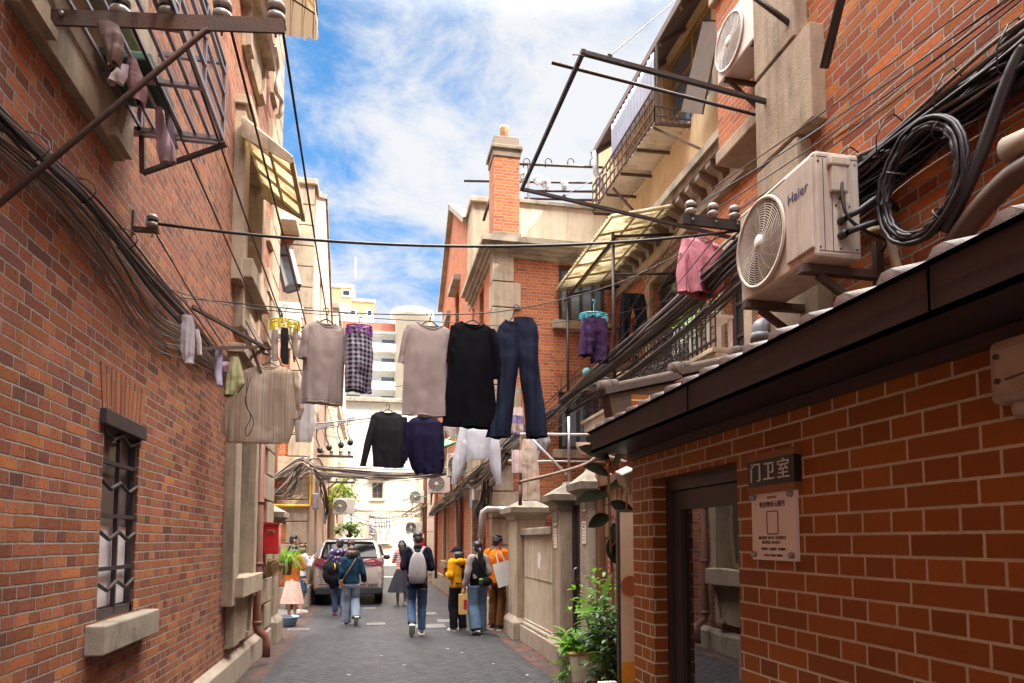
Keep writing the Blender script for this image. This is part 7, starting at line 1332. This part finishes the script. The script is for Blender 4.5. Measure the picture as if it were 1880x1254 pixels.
# yellow jacket woman
p3, s3_, hd3, sh3 = person('woman in a mustard yellow jacket and black cap with cargo trousers', feet_at(840, 1158), R(28), 1.47, dict(legs=((.03, 0), (-.05, 0)), arms=(BENTL, BENTR), top=yel, jacket=1, hem=.90, sw=.175, wide=1.12, slw=1.25, hood=1, pants=(blackc, .108, .085), shoe=plain('cream_shoe', (.62,.55,.46), .6), hair='long', nod=R(-6), turn=R(15)))
cpt = carried('cap', 'black baseball cap worn by the woman in the yellow jacket', 'cap', p3); q = MB(); V_, F_ = _ell(.094*s3_, .110*s3_, .098*s3_); q.add([v for v in V_], [f for f in F_ if all(V_[i][2] > -.022*s3_ for i in f)], True, hd3 @ Matrix.Translation(Vector((0, -.010, .052))*s3_)); q.build('crown', blackc, cpt); MB().add([Vector((.085*math.cos(a), (.075+.085*math.sin(a)), .055-.02*math.sin(a)+dz))*s3_ for dz in (0, .006) for a in [PI*i/10 for i in range(11)]], [tuple(range(11)), tuple(range(21, 10, -1))]+[(i, 11+i, 12+i, i+1) for i in range(10)], False, hd3).build('peak', blackc, cpt)
sb3 = carried('sling_bag', 'black sling bag across the back of the yellow jacket', 'bag', p3); q = MB(); q.add(*_ell(.085*s3_, .05*s3_, .19*s3_), True, Matrix.Translation(Vector((.09, -.145, 1.10))*s3_) @ Matrix.Rotation(R(-14), 4, 'Y')); q.build('bag', blackc, sb3); MB().tube(catmull([Vector((.02, -.12, 1.42))*s3_, Vector((.12, -.13, 1.2))*s3_, Vector((.06, -.16, .98))*s3_, Vector((-.12, -.10, 1.0))*s3_], 5), .012, 6).build('strap', blackc, sb3)
# orange jacket man
p4, s4_, hd4, sh4 = person('curly haired man in an orange jacket and brown trousers', (2.20, 12.2), R(-30), 1.68, dict(legs=((.03, 0), (-.05, 0)), arms=(BENTL, ((.08, -.03, -.27), (.03, .18, -.36))), top=oran, jacket=1, hem=.86, sw=.195, wide=1.12, slw=1.15, pants=(brn, .088, .072), shoe=plain('navy_shoe', (.03,.04,.06), .6), hair='curly', turn=R(-22), nod=R(-8)))
wb = thing('tote_bag', 'large white paper bag hanging at the back of the orange jacket man', 'bag', (p4.location.x+.02, p4.location.y-.34, .0), R(-20)); Mx = Matrix.Translation((0, 0, 1.22)) @ Matrix.Rotation(R(-16), 4, 'Y')
MB().prism([(-.16, -.42), (.16, -.42), (.155, 0), (-.155, 0)], .12, Mx @ Matrix.Translation((0, -.06, 0))).build('bag', WHITE, wb)
for e in (-1, 1): MB().tube(catmull([Mx @ Vector((-.06, e*.05, 0)), Mx @ Vector((-.04, e*.03, .17)), Mx @ Vector((.04, e*.03, .17)), Mx @ Vector((.06, e*.05, 0))], 5), .006, 5).build('handle', WHITE, wb)
# blue sweater woman
p5_, s5_, hd5, sh5 = person('woman in a teal blue sweater and pale jeans striding up the alley', feet_at(644, 1148), R(10), 1.49, dict(legs=((.12, 0), (-.16, .13)), arms=(((-.05, -.04, -.27), (-.06, .08, -.50)), ((.09, -.03, -.27), (.14, .10, -.47))), top=teal_k, hem=.93, sw=.18, wide=1.15, slw=1.25, cuff=1, under=pinkc, pants=(pale_denim, .105, .098), shoe=plain('dark_shoe', (.06, .05, .05)), hair='bob', hairmat=HAIRB, lean=.03))
hb_ = carried('handbag', 'small brown leather shoulder bag at the left hip of the teal sweater woman', 'bag', p5_); LE = plain('tan_leather', (.20,.09,.04), .5, 0, .15, 12); MB().box(Vector((-.25, -.10, .82))*s5_, Vector((-.19, .06, 1.0))*s5_, bev=.015).build('bag', LE, hb_); MB().box(Vector((-.262, -.10, .90))*s5_, Vector((-.248, .06, 1.005))*s5_, bev=.005).build('flap', LE, hb_)
MB().tube(catmull([Vector((-.20, -.06, 1.0))*s5_, Vector((-.07, -.145, 1.22))*s5_, Vector((.07, -.09, 1.44))*s5_, Vector((.06, .08, 1.42))*s5_, Vector((-.10, .15, 1.15))*s5_, Vector((-.21, .05, .98))*s5_], 6), .011*s5_, 6).build('strap', LE, hb_)
# patterned windbreaker person with black jacket in hand
p6_, s6_, hd6, sh6 = person('person in a dark patterned hooded windbreaker carrying a black jacket', feet_at(622, 1130), R(4), 1.63, dict(legs=((.06, 0), (-.14, .10)), arms=(((-.10, .02, -.26), (-.12, .10, -.42)), ((.06, -.03, -.27), (.02, .12, -.45))), top=camo, jacket=1, hem=.84, sw=.18, wide=1.12, hood=1, slw=1.2, pants=(mid_denim, .090, .066), shoe=plain('magenta_shoe', (.30,.03,.10), .6), sole=plain('dark_sole', (.05,.04,.05), .7), hair='short', hairmat=plain('grey_black_hair', (.03,.03,.032), .5)))
jk = carried('carried_jacket', 'bulky black jacket slung over the arm of the patterned windbreaker person', 'jacket', p6_); q = MB(); 
for c_, r_ in (((-.20, -.05, 1.08), (.17, .14, .17)), ((-.10, -.15, 1.02), (.17, .10, .17)), ((-.22, -.08, .92), (.15, .12, .2)), ((-.08, -.14, .86), (.13, .10, .22)), ((-.14, -.08, .74), (.09, .08, .15))): q.add(*_ell(*[v*s6_ for v in r_]), True, Matrix.Translation(Vector(c_)*s6_))
o = crumple(q, .03, 8, 4).build('jacket', blackc, jk); remesh(o, .012, .5, 2); MB().tube([Vector((-.12, -.20, 1.18))*s6_, Vector((-.10, -.255, 1.10))*s6_, Vector((-.12, -.26, 1.04))*s6_], .010, 6).build('zip_band', YEL, jk)
person('brown haired person half hidden between the two walkers and the car', feet_at(642, 1118), R(-5), 1.60, dict(legs=((.05, 0), (-.05, 0)), arms=(BENTL, BENTR), top=charc, hem=.86, pants=(blackc, .088, .07), hair='curly', hairmat=HAIRB))
# group at the left pillar
person('woman in a rust cardigan and floral skirt standing by the left pillar', feet_at(536, 1134), R(-20), 1.50, dict(legs=((.03, 0), (-.04, 0)), arms=(BENTL, UPR), top=rust_k, hem=.86, sw=.175, wide=1.12, slw=1.15, skirt=(.34, .27, floral), shoe=WHITE, hair='bob', hairmat=HAIR))
person('reddish haired woman in a pale shirt and dark skirt raising her phone', (PZ(549, 1128).x, PZ(549, 1128).y+.35), R(-50), 1.52, dict(legs=((.03, 0), (-.04, 0)), arms=(UPL, UPR), top=wht_c, hem=.92, sw=.165, skirt=(.50, .20, cloth_mat('dark_print', (.03,.05,.09), 'pattern', (.12,.20,.22), 24.)), shoe=WHITE, hair='bob', hairmat=HAIRR))
p7_, s7_, hd7, sh7 = person('man in a black top with glasses standing behind the red letterbox', (PZ(530, 1128).x-.05, PZ(530, 1128).y+.9), R(-75), 1.72, dict(legs=((.03, 0), (-.04, 0)), arms=(BENTL, BENTR), top=blackc, hem=.86, pants=(blackc, .09, .07), hair='short'))
gl = carried('glasses', 'thin dark glasses worn by the man behind the letterbox', 'glasses', p7_); q = MB()
for e in (-1, 1): q.tube([hd7 @ Vector((e*.033+.026*math.cos(a), .100, .013+.02*math.sin(a))) for a in [2*PI*i/14 for i in range(15)]], .0025, 5); q.tube([hd7 @ Vector((e*.058, .10, .016)), hd7 @ Vector((e*.082, .0, .012))], .0025, 5)
q.tube([hd7 @ Vector((-.008, .10, .016)), hd7 @ Vector((.008, .10, .016))], .0025, 5); q.build('frame', BLACK, gl)
# ================================================================== CAR
car = thing('parked_car', 'champagne silver people carrier parked against the left wall', 'car', (-.58, 17.45, 0)); CW = .855
PAINT = plain('champagne_paint', (.56,.50,.45), .28, .55, .04, 3, coat=1.0); TINT = glass('tinted_glass', (.010,.010,.012), .06, 1.25); LRED = plain('tail_lamp_red', (.16,.006,.010), .2, coat=.3); TYRE = plain('tyre', (.018,.017,.018), .85); PLASTB = plain('bumper_black', (.025,.025,.027), .6)
prof = [(0, .26), (.55, .26), (.78, .29), (.85, .40), (.855, .62), (.855, .86), (.84, 1.02), (.805, 1.18), (.74, 1.42), (.66, 1.58), (.54, 1.645), (.25, 1.665), (0, 1.668)]
def yoff(z): return .03 if z < .36 else (-.02 if z < .62 else (.03+.05*(z-.62)/.4 if z < 1.02 else (.08+.07*(z-1.02)/.16 if z < 1.18 else .15+.42*(z-1.18)/.48)))
secs = [(0, .90, 0), (.025, .965, 0), (.09, 1.0, 0), (.6, 1.0, 0), (2.0, 1.01, 0), (3.2, 1.0, 0), (3.75, .99, .45), (4.35, .95, .60), (4.62, .84, .68)]
vs = []; full = [(x, z) for x, z in prof]+[(-x, z) for x, z in prof[-2:0:-1]]; n_ = len(full)
for yy, k_, dropz in secs:
    for x, z in full:
        f = max(0, 1-yy/1.4); z_ = z if dropz == 0 else (z if z < .8 else .8+(z-.8)*(1-dropz*1.15 if dropz > .4 else 1)); zz = .95+(z_-.95)*(k_ if yy < .05 else 1.0) if yy < .05 else z_
        vs.append((x*k_, yy+yoff(z)*f, zz))
fs = [(i*n_+j, i*n_+(j+1) % n_, (i+1)*n_+(j+1) % n_, (i+1)*n_+j) for i in range(len(secs)-1) for j in range(n_)]+[tuple(range(n_-1, -1, -1)), tuple((len(secs)-1)*n_+j for j in range(n_))]
facing(MB().add(vs, fs, True).build('body', PAINT, car))
def rear(x, z, d=.008): return (x, yoff(z)-d+.018, z)
def rpatch(pts, mat, name, par, d=.012, th=.03):
    k = len(pts); return facing(MB().add([rear(x, z, d) for x, z in pts]+[(x, yoff(z)+th, z) for x, z in pts], [tuple(range(k)), tuple(range(2*k-1, k-1, -1))]+[(i, i+k, (i+1) % k+k, (i+1) % k) for i in range(k)]).build(name, mat, par))
rpatch([(-.70, 1.19), (.70, 1.19), (.655, 1.40), (.60, 1.56), (-.60, 1.56), (-.655, 1.40)], TINT, 'rear_window', car, .015); 
for e in (-1, 1):
    tl_ = rpatch([(e*.26, 1.06), (e*.60, 1.15), (e*.79, 1.16), (e*.825, 1.05), (e*.80, .96), (e*.62, .97)], LRED, 'tail_lamp', car, .022, .05); rpatch([(e*.34, 1.07), (e*.62, 1.11), (e*.62, 1.07)], plain('lamp_bright_red', (.5,.03,.03), .15), 'reflector', tl_, .028, .01)
    facing(MB().add([(e*.79, .12, .97), (e*.855, .15, .98), (e*.862, .42, 1.10), (e*.83, .42, 1.16), (e*.79, .17, 1.15)], [(0, 1, 2, 3, 4)]).build('lamp_side', LRED, tl_))
    MB().lathe([(.315, -.10), (.325, -.06), (.325, .06), (.315, .10)], 32, Matrix.Translation((e*.74, .80, .325)) @ Matrix.Rotation(PI/2, 4, 'Y')).build('wheel', TYRE, car); MB().lathe([(.315, -.10), (.325, -.06), (.325, .06), (.315, .10)], 32, Matrix.Translation((e*.74, 3.75, .325)) @ Matrix.Rotation(PI/2, 4, 'Y')).build('wheel', TYRE, car)
    mr_ = MB().add(*_ell(.10, .07, .075), True, Matrix.Translation((e*.98, 3.0, 1.12))); mr_.bar((e*.84, 3.0, 1.08), (e*.95, 3.0, 1.1), .05, .04).build('mirror', PLASTB, car)
    facing(MB().add([(e*.868, .45, 1.22), (e*.87, 3.1, 1.20), (e*.79, 2.7, 1.50), (e*.765, .75, 1.50), (e*.78, .45, 1.20), (e*.8, 3.1, 1.20), (e*.7, 2.7, 1.48), (e*.7, .75, 1.48)], [(0, 1, 2, 3), (7, 6, 5, 4), (0, 4, 5, 1), (1, 5, 6, 2), (2, 6, 7, 3), (3, 7, 4, 0)]).build('side_window', TINT, car))
MB().box((-.80, -.015, .27), (.80, .2, .44), bev=.02).build('lower_bumper', PLASTB, car); MB().box((-.72, -.012, .505), (.72, .03, .53), bev=.004).build('bumper_trim', plain('dark_red_trim', (.12,.04,.04), .3), car)
MB().box((-.22, .0, .72), (.22, .045, .84), bev=.004).build('number_plate', plain('plate_blank', (.10,.14,.30), .4), car); MB().box((-.66, .05, .985), (.66, .075, 1.0)).build('chrome_strip', GREYM, car)
MB().bar((-.58, .48, 1.625), (.58, .48, 1.625), .10, .05).build('roof_spoiler', PAINT, car); MB().tube([(-.25, .10, 1.24), (.1, .145, 1.27)], .009, 6).build('wiper', BLACK, car); MB().prism([(-.02, 0), (.02, 0), (.0, .06)], .09, Matrix.Translation((0, .75, 1.66))).build('antenna', PLASTB, car)
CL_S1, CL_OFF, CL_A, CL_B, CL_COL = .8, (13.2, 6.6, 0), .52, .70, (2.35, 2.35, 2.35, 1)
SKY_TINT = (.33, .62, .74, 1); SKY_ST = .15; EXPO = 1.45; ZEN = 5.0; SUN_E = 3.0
# ================================================================== BASES OF WORLD-BUILT THINGS, LIGHT, SKY
SPLIT = {'corbels': 'corbel', 'hood_moulding': 'hood_moulding', 'hinges': 'hinge', 'rails': 'rail', 'lugs': 'lug', 'sill': 'sill', 'bolts': 'bolt', 'screws': 'screw', 'hooks': 'hook', 'pier_band': 'pier_band', 'side_board': 'side_board', 'balcony_bands': 'balcony_band', 'bracket': 'bracket', 'drainpipe': 'drainpipe', 'white_card': 'white_card', 'parapet': 'parapet', 'gable_coping': 'gable_coping', 'arms': 'arm'}
for o in [o for o in S.objects if o.type == 'MESH' and o.parent and o.name.split('.')[0] in SPLIT]:    # pieces one could lift off singly become parts of their own
    bm = bmesh.new(); bm.from_mesh(o.data); bm.verts.ensure_lookup_table(); seen = set(); comps = []
    for v in bm.verts:
        if v.index in seen: continue
        st_, cmp_ = [v], []
        seen.add(v.index)
        while st_:
            q = st_.pop(); cmp_.append(q)
            for e in q.link_edges:
                k = e.other_vert(q)
                if k.index not in seen: seen.add(k.index); st_.append(k)
        comps.append(cmp_)
    if 1 < len(comps) <= 90 and not o.children:
        nm0 = SPLIT[o.name.split('.')[0]]
        for c in comps:
            ix = {v.index: i for i, v in enumerate(c)}; fs = {f for v in c for f in v.link_faces}; mb = MB(); mb.add([v.co.copy() for v in c], [[ix[v.index] for v in f.verts] for f in fs])
            mb.smooth = [f.smooth for f in fs]; n_ = mb.build(nm0, list(o.data.materials), o.parent); n_.matrix_local = o.matrix_local
        bpy.data.objects.remove(o)
    bm.free()
bpy.context.view_layer.update()
for o in [o for o in S.objects if o.type == 'EMPTY' and o.parent is None and o.location.length < 1e-6 and o.children]:
    pts = []
    def walk(c):
        if c.type == 'MESH': pts.extend(c.matrix_world @ Vector(v) for v in c.bound_box)
        for k in c.children: walk(k)
    walk(o)
    lo = Vector((min(p.x for p in pts)+max(p.x for p in pts), min(p.y for p in pts)+max(p.y for p in pts), 2*min(p.z for p in pts)))/2
    o.location = lo
    for c in o.children: c.location = c.location-lo
SUN_AZ = Vector((.80, -.60, 0)).normalized(); SUN_EL = R(47)
sd = bpy.data.lights.new('sun', 'SUN'); sd.energy = SUN_E; sd.angle = R(.5); sd.color = (1, .90, .76)
so = bpy.data.objects.new('sun', sd); COL.objects.link(so); to_sun = Vector((SUN_AZ.x*math.cos(SUN_EL), SUN_AZ.y*math.cos(SUN_EL), math.sin(SUN_EL)))
so.rotation_euler = to_sun.to_track_quat('Z', 'Y').to_euler(); so.location = to_sun*60
wd = bpy.data.worlds.new('World'); S.world = wd; wd.use_nodes = True; nt = wd.node_tree; N = nt.nodes; L = nt.links.new
bg = N['Background']; sky = N.new('ShaderNodeTexSky'); sky.sky_type = 'NISHITA'; sky.sun_disc = False; sky.sun_elevation = SUN_EL
sky.sun_rotation = math.atan2(SUN_AZ.x, SUN_AZ.y); sky.air_density = 1.0; sky.dust_density = .25; sky.ozone_density = 2.0; sky.altitude = 20
tc = N.new('ShaderNodeTexCoord')
def nm(op, a, b=None, c=None):
    n = N.new('ShaderNodeMath'); n.operation = op
    for i, v in enumerate((a, b, c)):
        if v is None: continue
        if isinstance(v, bpy.types.NodeSocket): L(v, n.inputs[i])
        else: n.inputs[i].default_value = v
    return n.outputs[0]
sx = N.new('ShaderNodeSeparateXYZ'); L(tc.outputs['Generated'], sx.inputs[0])
den = nm('ADD', nm('MAXIMUM', sx.outputs[2], 0), .16)                       # clouds lie in a layer overhead
cv = N.new('ShaderNodeCombineXYZ'); L(nm('DIVIDE', sx.outputs[0], den), cv.inputs[0]); L(nm('DIVIDE', sx.outputs[1], den), cv.inputs[1]); cv.inputs[2].default_value = 3.7
def wn(scale, detail, rough, off):
    mp = N.new('ShaderNodeMapping'); L(cv.outputs[0], mp.inputs[0]); mp.inputs['Location'].default_value = off
    n = N.new('ShaderNodeTexNoise'); n.inputs['Scale'].default_value = scale; n.inputs['Detail'].default_value = detail; n.inputs['Roughness'].default_value = rough; n.inputs['Distortion'].default_value = .35
    L(mp.outputs[0], n.inputs['Vector']); return n.outputs[0]
big = wn(CL_S1, 3, .5, CL_OFF); fine = wn(4.2, 12, .68, (2, 5, 1))
dns = nm('ADD', nm('MULTIPLY', big, .72), nm('MULTIPLY', fine, .46))
mr = N.new('ShaderNodeMapRange'); mr.interpolation_type = 'SMOOTHSTEP'; L(dns, mr.inputs[0]); mr.inputs[1].default_value = CL_A; mr.inputs[2].default_value = CL_B
blu = N.new('ShaderNodeMix'); blu.data_type = 'RGBA'; blu.blend_type = 'MULTIPLY'; blu.inputs[0].default_value = 1; L(sky.outputs[0], blu.inputs[6]); hz = N.new('ShaderNodeMapRange'); hz.interpolation_type = 'SMOOTHSTEP'; L(sx.outputs[2], hz.inputs[0]); hz.inputs[1].default_value = .02; hz.inputs[2].default_value = .55
hm_ = N.new('ShaderNodeMix'); hm_.data_type = 'RGBA'; L(hz.outputs[0], hm_.inputs[0]); hm_.inputs[6].default_value = (.20, .25, .33, 1); hm_.inputs[7].default_value = SKY_TINT; L(hm_.outputs[2], blu.inputs[7])
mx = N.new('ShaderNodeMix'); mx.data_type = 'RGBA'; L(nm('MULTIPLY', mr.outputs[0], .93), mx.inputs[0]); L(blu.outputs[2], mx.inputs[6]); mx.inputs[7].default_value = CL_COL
zr = N.new('ShaderNodeMapRange'); zr.interpolation_type = 'SMOOTHSTEP'; L(sx.outputs[2], zr.inputs[0]); zr.inputs[1].default_value = .62; zr.inputs[2].default_value = .92    # bright zenith added out of view to lift the light in the shade
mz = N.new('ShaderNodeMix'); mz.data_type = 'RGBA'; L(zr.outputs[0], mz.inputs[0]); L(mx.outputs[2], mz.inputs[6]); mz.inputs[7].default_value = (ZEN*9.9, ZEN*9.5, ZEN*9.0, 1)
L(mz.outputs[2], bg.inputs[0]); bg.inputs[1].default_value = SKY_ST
S.view_settings.view_transform = 'Standard'; S.view_settings.look = 'None'; S.view_settings.exposure = EXPO; S.view_settings.gamma = 1
S.render.engine = 'CYCLES'; S.cycles.max_bounces = 8; S.cycles.diffuse_bounces = 4; S.cycles.transparent_max_bounces = 12; S.cycles.caustics_reflective = False; S.cycles.caustics_refractive = False
S.cycles.use_denoising = True; S.cycles.sample_clamp_indirect = 6
